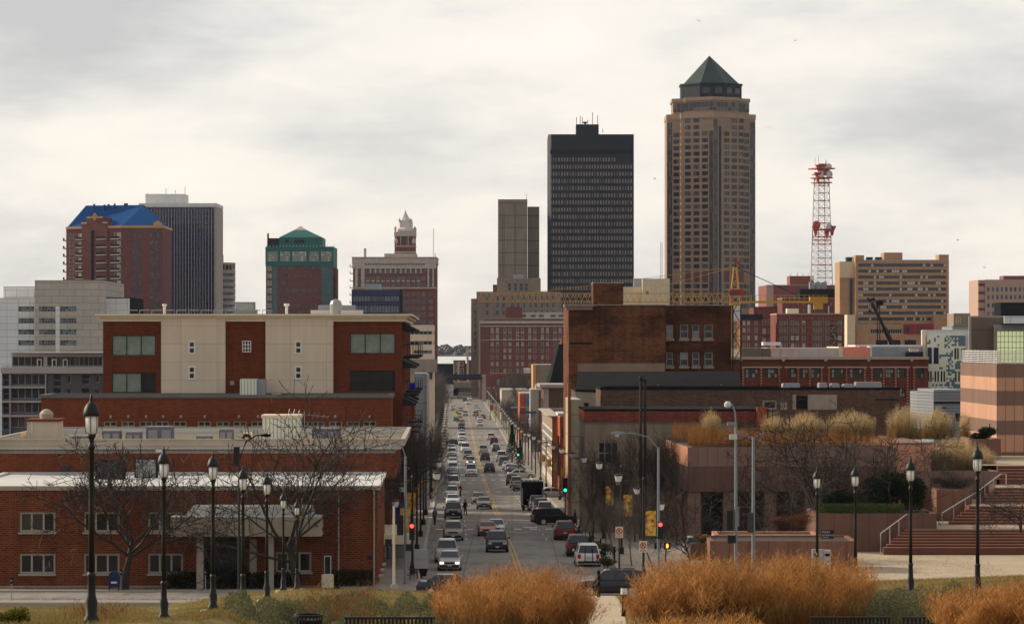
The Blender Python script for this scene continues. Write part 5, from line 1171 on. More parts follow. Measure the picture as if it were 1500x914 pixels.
b.block(0, b.u(682), 0, 12, 0, b.w(528), M['brick_red'], front=[b.R(666,669,530,536),b.R(666,669,538,545),b.R(673,679,530,536),b.R(675,679,539,549)], sp=sp(M['glass_blue'],1,1,.3,.2,M['cream_stone']), roof=M['cream_stone'])
for x in (664, 670, 671.5): b.bar('pier', b.u(x), b.u(x+1.5), -.4, -.01, 0, b.w(529), M['cream_stone'])
b.done()
b = Bld('sunlit_corner', 'thin tan tower with a sunlit edge by the far skywalk', 'building', 684, 1500)
b.block(0, b.u(698), 0, 14, 0, b.w(528), M['concrete_dk'], roof=M['concrete']); b.bar('pale_edge', b.u(683.4), b.u(686.5), -.6, -.01, 0, b.w(509), M['cream_stone']); b.done()  # cream strip: sunlight on the tower edge put into colour
# ---- mural block and concrete arts building at the edge
b = Bld('mural_building', 'cream building patterned with grey-blue square tiles like a pixel mural', 'building', 1351, 480, rot=-.12)
u0, u1 = b.u(1357.5), b.u(1414)
mu = plain('mural_cream', P(196,186,166,1.1), amt=.05); mt_ = plain('mural_grey_blue', P(92,112,120,.8), amt=.05)
b.block(0, b.u(1420), .6, 24, 0, b.w(485), M['white_paint'], roof=M['white_roof'])
gm = sp(M['glass_navy'], 1, 1, .05, .2)
wn = [(1358.5,1365,509,533),(1367.5,1375,509,533),(1398,1401,510,526),(1402,1404.5,510,526),(1408,1410,510,526),(1411,1414,510,526)] + [(x,x+2.4,543.5,559) for x in (1359,1362.5,1369,1373,1378,1382,1399,1403.5)] + [(x,x+3,567.5,572) for x in (1360,1369,1379,1392)]
mb = MB(); a0 = u0
b.facade(mb, (u0, 0), (u1, 0), b.w(572), b.w(491), [(q[0]-u0,q[1]-u0,q[2],q[3]) for q in (b.R(*k) for k in wn)], mu, gm)
mb.poly([(u0,.59,b.w(491)),(u0,0,b.w(491)),(u1,0,b.w(491)),(u1,.59,b.w(491))], mu); mb.poly([(u0,.59,b.w(572)),(u0,0,b.w(572)),(u0,0,b.w(491)),(u0,.59,b.w(491))], mu); b.part('mural_wall', mb)
rng = random.Random(5); tl = MB(); nx, nz = 22, 26
for j in range(nz):
    for i in range(nx):
        x = 1358 + 56*i/nx; y = 491.5 + 80*j/nz; f = i/nx
        dens = .08 + .84*max(0, min(1, (f-.30)*1.8 + .16*sin(j*.9)))
        if rng.random() < dens and not any(q[0]-2.8 < x < q[1]+.3 and q[2]-3.4 < y < q[3]+.3 for q in wn): tl.box(b.u(x), b.u(x+56/nx), -.02, -.004, b.w(y+80/nz), b.w(y), mt_)
b.part('mural_tile', tl); b.bar('edge_fin', b.u(1350.5), b.u(1356), -.3, .59, 0, b.w(484), M['cornice']); b.done()
b = Bld('concrete_arts_block', 'raw concrete block with a pale yellow lit glass wall and steel roof edge', 'building', 1420, 430, rot=-.135)
b.block(0, b.u(1471), 0, 16, 0, b.w(465), M['concrete_dk'], roof=M['concrete'], smat=M['concrete']); b.bar('pale_joint', -.05, b.u(1423), -.12, -.004, 0, b.w(464), M['concrete'])
gy = glow('lit_glass_wall', (.52,.56,.30), .32)
b.block(b.u(1456,-1.5), b.u(1580,-1.5), -1.5, 14, 0, b.w(478,-1.5), M['concrete'], front=[b.R(1460,1500,484.5,534,-1.5)+(dict(frame=M['frame_grey'],pane=gy,nx=7,nz=6,fw=.07,rec=.1),), b.R(1501.5,1545,484.5,534,-1.5)+(dict(frame=M['frame_grey'],pane=gy,nx=7,nz=6,fw=.07,rec=.1),)], sp=gs, roof=M['metal_grey'], name='glazed_wall')
b.bar('roof_edge', b.u(1467,-3), b.u(1600,-3), -3, 12, b.w(478)+.25, b.w(474,-3), M['dark_band']); b.bar('steel_fascia', b.u(1471,-3.1), b.u(1600,-3.1), -3.2, 12, b.w(474,-3)+.01, b.w(463,-3), M['white_panel']); b.done()
b = Bld('grey_clad_house', 'pale grey horizontally clad building below the pixel mural', 'building', 1368, 430, rot=.03)
sd = brick('grey_cladding', P(122,124,126,.95), mortar=P(84,86,88), bw=14, bh=.42, ms=.05, amt=.08, var=.06, off=0)
b.block(0, b.u(1412), 0, 14, 0, b.w(573), sd, front=[b.R(1377,1388,608,625),b.R(1400,1408,605,617)], sp=SPX, roof=M['metal_grey']); b.part('side_bay', MB().prism([(b.u(1343,6),6),(0-.02,0),(0-.02,12),(b.u(1343,6),12)], 0, b.w(574), sd)); b.bar('dark_band', 0, b.u(1412), -.1, -.004, b.w(591), b.w(588), M['dark_band']); b.bar('flue', b.u(1381), b.u(1385), -.2, -.005, b.w(598), b.w(596), M['black']); b.done()
# ================================================================ ground, avenue, pavements
def gmat_lawn():
    m, nt, b = newmat('lawn'); v = coords(nt)
    n1 = noise(nt, v, .12, 5, .6); n2 = noise(nt, v, 3.0, 4, .7)
    o = ramp(nt, n1, [(.34, (.085,.085,.022)), (.48, (.19,.15,.05)), (.64, (.27,.2,.075))])
    o = mixrgb(nt, 1.0, o, ramp(nt, n2, [(.3, (.6,.6,.6)), (.7, (1.25,1.2,1.1))]), 'MULTIPLY')
    nt.links.new(o, b.inputs['Base Color']); b.inputs['Roughness'].default_value = .95; b.inputs['Specular IOR Level'].default_value = .1
    bn = N(nt, 'ShaderNodeBump', Strength=.8, Distance=.08); nt.links.new(noise(nt, v, 9, 4, .8), bn.inputs['Height']); nt.links.new(bn.outputs[0], b.inputs['Normal']); return m
M['lawn'] = gmat_lawn(); M['tread_light'] = plain('lit_tread_edge', P(138,98,80), amt=.15); M['skylight'] = plain('blue_grey_glazing', P(66,78,100), rough=.5, amt=.1)  # step edge: light on the treads put into a paler stone colour
M['far_ground'] = plain('far_city_ground', (.12,.105,.085), amt=.4, scale=.02)
def asphalt():
    m, nt, b = newmat('asphalt'); v = coords(nt)
    o = mixrgb(nt, noise(nt, v, .9, 4, .7, (1, .06, 1)), (.2,.178,.153), (.31,.28,.243))
    o = dirt(nt, o, v, .3, .12, False); o = mixrgb(nt, 1.0, o, ramp(nt, noise(nt, v, .35, 5, .7, (1.6, .35, 1)), [(.36,(.72,.71,.7)),(.5,(1,1,1)),(.68,(1.12,1.1,1.08))]), 'MULTIPLY')
    o = mixrgb(nt, 1.0, o, ramp(nt, noise(nt, v, 14, 2), [(.3, (.85,)*3), (.7, (1.1,)*3)]), 'MULTIPLY')
    t = N(nt, 'ShaderNodeTexBrick', Scale=1.0, Mortar__Size=.05, Brick__Width=3.7, Row__Height=6.0); t.offset = 0
    t.inputs['Color1'].default_value = t.inputs['Color2'].default_value = (1,1,1,1); t.inputs['Mortar'].default_value = (.6,.6,.6,1)
    nt.links.new(v, t.inputs['Vector']); o = mixrgb(nt, 1.0, o, t.outputs['Color'], 'MULTIPLY')
    nt.links.new(o, b.inputs['Base Color']); b.inputs['Roughness'].default_value = .8; b.inputs['Specular IOR Level'].default_value = .3; return m
M['asphalt'] = asphalt()
M['pavement'] = plain('pavement_concrete', (.29,.245,.195), amt=.2, fine=.1)
M['pale_path'] = plain('pale_concrete_path', (.46,.36,.235), amt=.22, fine=.06)
M['kerb'] = plain('kerb_concrete', (.42,.38,.32), amt=.2)
M['line_white'] = plain('worn_white_line', (.78,.75,.69), amt=.35, scale=1.5)
M['line_yellow'] = plain('worn_yellow_line', (.5,.32,.07), amt=.35, scale=1.5)
mb = MB()                                            # the slope and the flat beyond, one sheet
xs = [-4400,-2000,-900,-300,-140,-80,-60] + [x*2.0 for x in range(-24, 25)] + [60,80,140,300,900,2000,4400]
ysg = [-60,0,20] + list(range(25, 205, 4)) + [212,218,224,232,240,256,273,330,391,470,550,700,910,1270,1600,2200,3000,4400]
vi = {}
for j, y in enumerate(ysg):
    for i, x in enumerate(xs):
        dip = .14 if 198 < y else 0.0
        vi[i, j] = len(mb.v); mb.v.append((x, y, ground(x if abs(x) < 60 else (60 if x > 0 else -60), y) - dip))
kl, kf = mb.m(M['lawn']), mb.m(M['far_ground'])
for j in range(len(ysg)-1):
    for i in range(len(xs)-1):
        mb.f.append((vi[i,j], vi[i+1,j], vi[i+1,j+1], vi[i,j+1])); mb.mi.append(kl if ysg[j] < 224 else kf)
tag(mb.obj('ground', smooth=True), kind='structure')
def strip(name, ua, ub, Ys, dz, mat, kind='structure', thick=0.0, lateral=True):
    mb = MB(); pl, pr = [], []
    for Y in Ys:
        z = CAMZ - Ds(Y) + dz; pl.append((xc(Y)+ua, Y, z)); pr.append((xc(Y)+ub, Y, z))
    for i in range(len(Ys)-1):
        mb.poly([pl[i], pr[i], pr[i+1], pl[i+1]], mat)
        if thick:
            dn = lambda p: (p[0], p[1], p[2]-thick)
            mb.poly([dn(pl[i]), pl[i], pl[i+1], dn(pl[i+1])], mat); mb.poly([pr[i], dn(pr[i]), dn(pr[i+1]), pr[i+1]], mat)
    if thick: mb.poly([dn(pl[0]), dn(pr[0]), pr[0], pl[0]], mat)
    return tag(mb.obj(name), kind=kind)
YR = [220.3,230,240,256,264,273,300,330,360,391,430,470,510,550,620,700,800,910,1080,1270,1480]
strip('road', -7.4, 7.6, YR, 0, M['asphalt'])
mb = MB()
for j in range(5):
    y0, y1 = 203+j*3.45, 203+(j+1)*3.45
    mb.poly([(-160,y0,CAMZ-Ds(y0)-.004),(160,y0,CAMZ-Ds(y0)-.004),(160,y1,CAMZ-Ds(y1)-.004),(-160,y1,CAMZ-Ds(y1)-.004)], M['asphalt'])
tag(mb.obj('cross_road'), kind='structure')
strip('pavement', -13.0, -7.75, [221]+YR[2:], .12, M['pavement'], thick=.3); strip('pavement', 7.95, 16.0, [221]+YR[2:], .12, M['pavement'], thick=.3)
strip('kerb', -7.745, -7.42, [220.8]+YR[2:], .135, M['kerb'], thick=.3); strip('kerb', 7.62, 7.945, [220.8]+YR[2:], .135, M['kerb'], thick=.3)
mb = MB()
for (x0, x1, y0, y1) in ((-160,-13.0,220.6,222.6),(16.0,160,220.6,231),(-160,160,198.6,202.6)):
    z0, z1 = CAMZ-Ds(y0)+.12, CAMZ-Ds(y1)+.12
    mb.poly([(x0,y0,z0),(x1,y0,z0),(x1,y1,z1),(x0,y1,z1)], M['pavement']); mb.poly([(x0,y0,z0-.3),(x1,y0,z0-.3),(x1,y0,z0),(x0,y0,z0)], M['kerb'])
tag(mb.obj('cross_pavement'), kind='structure')
for du in (-.24, .1): strip('lane_line', du, du+.16, YR[2:14]+YR[14:], .005, M['line_yellow'])
mb = MB()
def mark(ua, ub, y0, y1, mat=M['line_white']):
    mb.poly([(xc(y0)+ua, y0, CAMZ-Ds(y0)+.006), (xc(y0)+ub, y0, CAMZ-Ds(y0)+.006), (xc(y1)+ub, y1, CAMZ-Ds(y1)+.006), (xc(y1)+ua, y1, CAMZ-Ds(y1)+.006)], mat)
def crossing(py, bars=True):
    y = Zg(py)
    if bars:
        for i in range(9): mark(-6.9+i*1.6, -6.9+i*1.6+.75, y, y+2.4)
    else: mark(-7.2, 7.2, y, y+.35)
for py in (775.5, 720.5): crossing(py)
for py in (703, 695.5, 640): crossing(py)
for y in (Zg(767), Zg(728)): mark(-7, -.4, y, y+.5); mark(.4, 7.2, y+4, y+4.5)
mark(.5, 7.2, Zg(777.5)-3.2, Zg(777.5)-2.8); mark(-7.0, -.4, 236, 236.5)
y = Zg(768)
for i in range(2): mark(2.2+i*3, 3.6+i*3, y-9, y-7.4)
Y0 = 300
while Y0 < 900: mark(3.6, 3.72, Y0, Y0+3); mark(-3.9, -3.78, Y0, Y0+3); Y0 += 12
tag(mb.obj('road_marking'), kind='structure')
# right-hand plaza and its paths
mb = MB()
for (x0,x1,y0,y1,dz) in ((16.05,90,231,286,.1),):
    n = 12
    for i in range(n):
        a, c = y0+(y1-y0)*i/n, y0+(y1-y0)*(i+1)/n
        za, zc = CAMZ-Ds(min(a,268))+dz, CAMZ-Ds(min(c,268))+dz
        mb.poly([(x0,a,za),(x1,a,za),(x1,c,zc),(x0,c,zc)], M['pale_path'])
tag(mb.obj('plaza'), kind='structure')
mb = MB()                                             # path across the lawn towards the crossing
ya = 66
for i in range(20):
    a, c = 66+(200-66)*i/20, 66+(200-66)*(i+1)/20
    xa, xd = xp(903-18*(a-66)/134, a)-.6, xp(903-18*(c-66)/134, c)-.6; wa, wc = .55+.9*(a-66)/134, .55+.9*(c-66)/134
    mb.poly([(xa+.6-wa,a,ground(xa,a)+.05),(xa+.6+wa,a,ground(xa,a)+.05),(xd+.6+wc,c,ground(xd,c)+.05),(xd+.6-wc,c,ground(xd,c)+.05)], M['pale_path'])
tag(mb.obj('path'), kind='structure')
mb = MB()                                             # pale kerb line along the crest of the lawn
p = [(xp(px, Y), Y) for px, Y in ((1265,176),(1330,170),(1400,163),(1500,155),(1700,146))]
for (x0,y0),(x1,y1) in zip(p, p[1:]): mb.poly([(x0,y0,ground(x0,y0)+.06),(x1,y1,ground(x1,y1)+.06),(x1,y1+.9,ground(x1,y1+.9)+.06),(x0,y0+.9,ground(x0,y0+.9)+.06)], M['kerb'])
tag(mb.obj('lawn_kerb'), kind='structure')
mb = MB()
for i in range(10):
    a, c = 74+i*3.0, 74+(i+1)*3.0
    mb.poly([(-26,a-3,ground(-26,a-3)+.03) if 0 else (-14+.0*i,a,ground(-14,a)+.02),(-9.0,a,ground(-9.0,a)+.02),(-9.0,c,ground(-9.0,c)+.02),(-14,c,ground(-14,c)+.02)], M['pale_path'])
# ---- sloping forecourt of the office
mb = MB(); mb.poly([(-160,225.2,CAMZ-Ds(225.2)+.03),(-9.2,225.2,CAMZ-Ds(225.2)+.03),(-9.2,228.6,CAMZ-Ds(228)+.04),(-160,228.6,CAMZ-Ds(228)+.04)], M['pavement']); tag(mb.obj('forecourt'), kind='structure')

# ================================================================ near north side: terraces, stairs, striped tower
zpl = CAMZ - Ds(268) + .1
b = Bld('terrace_building', 'low rose and plum granite building with a grass planted roof and open ground floor', 'building', 1008, 291, rot=.045)
w1, w2, w3 = b.w(655), b.w(683), b.w(720); ue = b.u(1312); dd = 31
b.part('upper_wall', MB().box(0, ue, 0, dd, w2+.002, w1, M['pinkgran_b'])); b.part('lower_wall', MB().box(-.02, ue+.02, -.02, dd+.02, w3, w2, M['planter_dark']))
b.part('sun_toned_side', MB().box(-.06, -.003, -.05, dd, w2+.004, w1+.01, M['pinkgran_a'])); b.part('roof_soil', MB().box(.4, ue-.4, .4, dd-.4, w1+.004, w1+.08, plain('planter_soil', (.06,.045,.03), amt=.3)))  # thin rose skin puts the sunlight on this side into its colour
b.part('ground_wall', MB().box(b.u(1028,4), ue, 4, dd, 0, w3-.004, M['planter_dark']))
for px, v in ((1009,.2),(1060,.2),(1120,.2),(1180,.2)): b.part('column', MB().box(b.u(px), b.u(px)+1.1, v, v+1.2, 0, w3-.004, M['pinkgran_b']))
b.part('column', MB().box(.1, 1.1, 20, 21, 0, w3-.004, M['pinkgran_a'])); b.part('column', MB().box(.1, 1.1, 10, 11, 0, w3-.004, M['pinkgran_a']))
b.part('recess_shade_sheet', MB().box(b.u(1030,3.9), b.u(1075,3.9), 3.8, 3.99, 0.3, w3-.6, M['dark_band']))  # dark sheet standing in for the shade under the open floor
b.block(ue+.05, b.u(1372), 3, 24, 0, b.w(652,3), M['pinkgran_a'], name='sun_toned_return', roof=M['pinkgran_b'])  # rose tone puts the sunlight on this stretch of wall into colour
for xx, vv in ((1062,20),(1102,18)):
    m2 = MB(); u = b.u(xx, vv); sk = M['skylight']
    m2.poly([(u,vv,w1+.1),(u+3.2,vv,w1+.1),(u+1.8,vv+2,w1+.95)], sk); m2.poly([(u+3.2,vv,w1+.1),(u+3.2,vv+4,w1+.1),(u+1.8,vv+2,w1+.95)], sk); m2.poly([(u+3.2,vv+4,w1+.1),(u,vv+4,w1+.1),(u+1.8,vv+2,w1+.95)], sk); m2.poly([(u,vv+4,w1+.1),(u,vv,w1+.1),(u+1.8,vv+2,w1+.95)], sk); b.part('skylight', m2)
b.part('back_wall', MB().box(b.u(1342,25), b.u(1413,25), 25, 25.5, 0, b.w(648,25), M['pinkgran_b']))
b.done(); TERR = b
b = Bld('striped_tower', 'rose and plum striped granite tower with a white slatted railing on top', 'building', 1460, 322, rot=A)
ys = [533,553,572.5,594,616,637,662,690]; u1 = b.u(1600)
ms = [M['pinkgran_b'], M['pinkgran_a']]
for i in range(len(ys)-1): b.part('stone_band', MB().box(0, u1, 0, 23, b.w(ys[i+1])+.002, b.w(ys[i]), brick('granite_course', P(*((122,98,86) if i % 2 == 0 else (186,144,118)), .74), mortar=P(110,88,78,.8), bw=.9, bh=30, ms=.03, amt=.12, var=.07, off=0)))
zr = b.w(533); rl = MB()
for k in range(7): rl.box(.1, u1, .1, .16, zr+.1+k*.19, zr+.16+k*.19, M['white_paint']); rl.box(.1, .16, .17, 22, zr+.1+k*.19, zr+.16+k*.19, M['white_paint'])
for k in range(12): rl.box(.05, .2, .3+k*2, .4+k*2, zr+.003, zr+1.36, M['white_paint'])
for k in range(10): rl.box(.3+k*1.5, .4+k*1.5, .05, .2, zr+.003, zr+1.36, M['white_paint'])
b.part('railing', rl); b.part('scupper', MB().box(-.05, -.004, 4, 4.4, b.w(631), b.w(622), M['black'])); b.done()
# stairs
t = thing('stone_stairs', 'broad red granite stairs climbing in four flights beside the terraces', 'stairs', (0, 0, 0))
def flight(pyb, pyt, Y, n, pxl0, pxl1, tread=.5):
    z0, z1 = zp(pyb, Y), zp(pyt, Y + n*tread); m2 = MB()
    for i in range(n):
        za, zb_ = z0+(z1-z0)*i/n, z0+(z1-z0)*(i+1)/n; y = Y + i*tread
        xl = xp(pxl0+(pxl1-pxl0)*i/n, y)
        m2.box(xl, 58, y, y+12 if i == n-1 else y+tread+.02, zb_-.6, zb_, M['step_stone']); m2.box(xl, 58, y-.03, y+.14, zb_-.06, zb_+.012, M['tread_light'])  # pale strip on each step paints in the lit tread
    m2.obj('flight', t); return z1, Y+n*tread
z, Y1 = flight(805, 775, 268, 7, 1294, 1330); MB().poly([], M['pale_path']) if 0 else None
MB().box(xp(1332,Y1), 58, Y1+.3, Y1+12, z+.003, z+.02, M['pale_path']).obj('landing', t)
z2_, Y2 = flight(772, 741, Y1+6, 7, 1385, 1425); MB().box(xp(1425,Y2), 58, Y2+.3, Y2+12, z2_+.003, z2_+.02, M['pale_path']).obj('landing', t)
z3_, Y3 = flight(740, 714, Y2+4, 6, 1430, 1462); MB().box(xp(1462,Y3), 58, Y3+.3, Y3+12, z3_+.003, z3_+.02, M['pale_path']).obj('landing', t)
z4_, Y4 = flight(705, 682, Y3+6, 5, 1460, 1462); MB().box(xp(1440,Y4), 58, Y4+.3, Y4+28, z4_+.003, z4_+.03, M['pale_path']).obj('landing', t)
hr = plain('handrail_steel', (.5,.48,.44), rough=.4, metal=.0, amt=.05)
def handrail(label, pa, pya, pb, pyb, Ya, Yb):
    """steel rail: two posts down to the steps, one sloping bar, turned-down ends"""
    a, c = Vector((xp(pa,Ya), Ya, zp(pya,Ya))), Vector((xp(pb,Yb), Yb, zp(pyb,Yb)))
    t = thing('handrail', label, 'handrail', tuple(a - Vector((0,0,1.9)))); o = a - Vector((0,0,1.9))
    MB().tube([a-o-Vector((0,0,1.9)), a-o, c-o, c-o+Vector((.5,.1,0)), c-o+Vector((.5,.1,-1.9))], .045, hr, 6).obj('rail', t)
    for f in (.35, .7): p = a.lerp(c, f) - o; MB().tube([p, p-Vector((0,0,1.9))], .035, hr, 6).obj('post', t)
handrail('lower steel handrail beside the bottom flight of red granite stairs', 1290, 781, 1328, 753, 267, 272)
handrail('upper steel handrail climbing beside the second and third flights', 1380, 751, 1428, 722, 277, 284)
handrail('steel handrail along the top flight below the striped tower', 1430, 721, 1466, 694, 284, 290)
# planters
def planter(label, px0, px1, Y, depth, pyt, pyb, mat, rot=.0, cat='planter'):
    z0, z1 = zp(pyb, Y), zp(pyt, Y); w = (px1-px0)*Y/F
    t = thing('planter', label, cat, (xp(px0,Y), Y, z0), rot); h = z1-z0
    MB().box(0, w, 0, .35, 0, h, mat).box(0, w, depth-.35, depth, 0, h, mat).box(0, .35, .352, depth-.352, 0, h, mat).box(w-.35, w, .352, depth-.352, 0, h, mat).obj('wall', t)
    MB().box(.352, w-.352, .352, depth-.352, .01, h-.12, plain('soil', (.05,.035,.022), amt=.3)).obj('soil', t)
    return t
planter('long rose granite planter box behind the signal poles, front one', 1040, 1256, 246, 7, 792, 836, M['planter_stone'])
planter('higher rose granite planter set back behind the front planter', 1048, 1200, 256, 5, 783, 800, M['pinkgran_a'])
planter('small dark stone tub holding dry grass at the planter end', 1012, 1038, 250, 1.4, 796, 820, M['planter_dark'])
planter('dark granite terrace below the low green hedge', 1196, 1372, 272, 9, 752, 812, M['planter_dark'])
planter('upper plum granite terrace beside the middle stairs', 1372, 1424, 284, 12, 717, 778, M['planter_stone'])
planter('tall plum granite terrace carrying golden grass near the top stairs', 1340, 1464, 294, 16, 690, 735, M['pinkgran_b'])
planter('low rose granite planter under the striped tower with a dark bush', 1424, 1466, 312, 8, 643, 668, M['planter_stone'])
t = thing('utility_cabinet', 'pale grey utility cabinet in front of the rose planter', 'cabinet', (xp(1190,240), 240, CAMZ-Ds(240)), 0)
MB().box(0,.85,0,.6,0,2.1,M['metal_grey']).obj('housing', t); MB().box(.87,1.4,.05,.6,0,2.05,M['siding_lt']).obj('side_housing', t)
for x in (.1, .95): MB().box(x,x+.36,-.03,-.003,1.6,1.8,M['slate']).obj('vent', t)
MB().box(.72,.78,-.05,-.003,.9,1.1,M['black']).obj('handle', t)
t = thing('entrance_sign', 'dark maroon direction sign with two lines of white lettering by the planter', 'sign', (xp(1203,251), 251, zp(788,251)), 0)
mrn = plain('maroon_sign', (.045,.018,.02), amt=.05); MB().box(0,.98,0,.12,0,.65,mrn).obj('panel', t)
def letters(txt, size, parent, loc, mat, name='lettering'):
    cu = bpy.data.curves.new(name, 'FONT'); cu.body = txt; cu.size = size; cu.extrude = .006
    o = bpy.data.objects.new(name, cu); C.objects.link(o); o.parent = parent; o.location = loc; o.rotation_euler = (pi/2, 0, 0); cu.materials.append(mat)
    dg = bpy.context.evaluated_depsgraph_get(); me = bpy.data.meshes.new_from_object(o.evaluated_get(dg)); o2 = bpy.data.objects.new(name, me); C.objects.link(o2); o2.parent = parent; o2.location = loc; o2.rotation_euler = (pi/2, 0, 0); bpy.data.objects.remove(o); return o2
letters('MAIN', .25, t, (.05, -.012, .4), M['white_paint']); letters('ENTRANCE', .19, t, (.03, -.012, .17), M['white_paint']); MB().box(.1,.6,-.012,-.003,.07,.095,M['white_paint']).obj('underline', t)
for x in (.1,.85): MB().tube([(x,.06,0),(x,.06,-.6)], .04, M['black'], 6).obj('leg', t)
# ================================================================ lamps, signals, poles
def milk():
    m, nt, b = newmat('milky_lamp_glass'); b.inputs['Base Color'].default_value = (.86,.84,.8,1); b.inputs['Roughness'].default_value = .35
    tr = nt.nodes.new('ShaderNodeBsdfTranslucent'); tr.inputs['Color'].default_value = (.9,.88,.84,1); mx = nt.nodes.new('ShaderNodeMixShader'); mx.inputs[0].default_value = .25
    nt.links.new(b.outputs[0], mx.inputs[1]); nt.links.new(tr.outputs[0], mx.inputs[2]); nt.links.new(mx.outputs[0], nt.nodes['Material Output'].inputs[0]); return m
MILK = milk(); BI = M['black_iron']
# ---- park lanterns: fluted post, bell cap, glass with ribs
def lantern():
    t = thing('park_lamp', 'x', 'lamp post'); H = 4.5
    MB().lathe([(.16,0),(.16,.12),(.11,.2),(.125,.45),(.085,.6),(.075,.95),(.095,1.0),(.062,1.06)], BI, n=12).obj('base', t, True)
    MB().lathe([(.06,1.06),(.054,2.4),(.048,3.5),(.072,3.52),(.072,3.58),(.046,3.62),(.052,3.71),(.08,3.75),(.095,3.81)], BI, n=10).obj('post', t, True)
    g = MB().lathe([(.085,3.813),(.115,3.85),(.13,3.93),(.13,4.17)], MILK, n=14).obj('globe', t, True)
    r = MB()
    for k in range(6):
        a = pi/6 + k*pi/3; r.tube([(cos(a)*.09,sin(a)*.09,3.815),(cos(a)*.122,sin(a)*.122,3.855),(cos(a)*.138,sin(a)*.138,3.93),(cos(a)*.138,sin(a)*.138,4.17)], .008, BI, 4)
    r.obj('rib', g)
    MB().lathe([(.16,4.172),(.172,4.2),(.16,4.27),(.13,4.36),(.09,4.42),(.05,4.45),(.035,4.49),(.045,4.52),(.025,4.56),(.008,4.64)], BI, n=16).obj('cap', t, True)
    return t
lampP = lantern(); used = False
LP = [(134,914,62,'tallest and nearest park lamp, black with a bell cap, beside the blue mailbox tree'),(240,919,79,'second park lamp down the slope, before the brick office'),(312,892,92,'park lamp standing on a low round concrete footing beside the paving ring'),(356,872,110,'park lamp in line with the office canopy edge'),(391,866,121,'park lamp in front of the canopy, on a pale footing'),(415,860,150,'smaller park lamp close to the big bare tree trunk'),(435,860,165,'farthest and smallest lamp of the slope, before the bare tree trunk'),
      (1197,832,142,'park lamp in front of the pale utility cabinet'),(1253,846,128,'park lamp at the end of the rose planter'),(1334,862,109,'park lamp standing before the lowest red stairs'),(1432,870,98,'park lamp in front of the upper red stairs')]
for px, py, Y, lab in LP:
    x = xp(px, Y); z = ground(x, Y); top = zp({134:575,240:653,312:660,356:680,391:690,415:718,435:730,1197:683,1253:679,1334:668,1432:649}[px], Y)
    s = max(.8, min(1.3, (top - z) / 4.64))
    if not used: o = lampP; o.location = (x, Y, z); o.scale = (s,)*3; used = True
    else: o = dup(lampP, (x, Y, z), 0, None, None, s)
    o['label'] = lab; o['group'] = 'black lantern lamps along the sloping lawn'
    if px in (312, 391, 415, 435, 356): tag(MB().lathe([(.4,-.5),(.4,.2),(.36,.3)], M['pale_path'], (x, Y, z-.28), 18).obj('lamp_footing'), {312:'round pale concrete footing under the third park lamp',391:'pale concrete footing under the lamp before the canopy',415:'pale footing under the smaller lamp near the tree trunk',435:'pale footing of the farthest lawn lamp',356:'low footing under the lamp in line with the canopy edge'}[px], 'footing', 'lamp footings')
# ---- avenue lamps: pole with arched arms, banner
def banner_mat():
    m, nt, b = newmat('autumn_banner'); v = coords(nt)
    f = noise(nt, v, 3.2, 4, .65); s = nt.nodes.new('ShaderNodeSeparateXYZ'); nt.links.new(v, s.inputs[0])
    o = ramp(nt, f, [(.34,(.16,.03,.01)),(.41,(.5,.13,.02)),(.49,(.66,.34,.04)),(.58,(.7,.5,.1)),(.68,(.7,.6,.36))])
    nt.links.new(o, b.inputs['Base Color']); b.inputs['Roughness'].default_value = .85; return m
BAN = banner_mat(); BANY = plain('plain_yellow_banner', (.5,.25,.03), amt=.3, scale=1.5)
def avenue_lamp(s, banner, H=7.4):
    """s: +1 the street lies towards +x (south side), -1 towards -x"""
    t = thing('avenue_lamp', 'x', 'street lamp')
    MB().lathe([(.22,0),(.22,.5),(.13,.62),(.1,.7),(.085,3),(.075,H-.2)], BI, n=9).obj('pole', t)
    MB().lathe([(.1,H-.2),(.12,H-.1),(.05,H),(.01,H+.18)], BI, n=9).obj('finial', t)
    m = MB(); m.tube([(0,0,H-.35),(s*.9,0,H-.25),(s*1.85,0,H-.3)], .04, BI, 5); m.tube([(0,0,H-1.4),(s*.35,0,H-.85),(s*1.0,0,H-.45),(s*1.7,0,H-.36)], .03, BI, 5)
    m.tube([(0,0,H-.35),(-s*.7,0,H-.55),(-s*1.2,0,H-1.15),(-s*1.3,0,H-1.7)], .035, BI, 5); m.obj('arm', t)
    for x, z in ((s*1.85,H-.3),(-s*1.3,H-2.4)):
        h = MB().lathe([(.13,z),(.2,z+.05),(.29,z+.44)], MILK, (x,0,0), 10).obj('lamp_glass', t); MB().lathe([(.33,z+.441),(.33,z+.5),(.24,z+.57),(.05,z+.61)], BI, (x,0,0), 10).obj('lamp_cap', h)
    if banner:
        k = BAN if banner == 1 else BANY
        MB().box(-s*.16,-s*.92,-.012,.012,H-4.3,H-2.45 if banner == 1 else H-3.2,k).obj('banner', t)
        MB().tube([(0,0,H-2.42),(-s*.95,0,H-2.42)], .02, BI, 4).tube([(0,0,H-4.33),(-s*.95,0,H-4.33)], .02, BI, 4).obj('banner_rod', t)
    return t
def avlow(s):
    t = thing('avenue_lamp', 'x', 'street lamp'); H = 7.0
    MB().tube([(0,0,0),(0,0,H-.2)], .11, BI, 5).obj('pole', t); m = MB(); m.tube([(0,0,H-.35),(s*1.85,0,H-.3)], .07, BI, 4).obj('arm', t)
    MB().lathe([(.16,H-.3),(.28,H+.12)], MILK, (s*1.85,0,0), 7).lathe([(.33,H+.121),(.05,H+.3)], BI, (s*1.85,0,0), 7).obj('lamp_head', t); return t
protos = {}
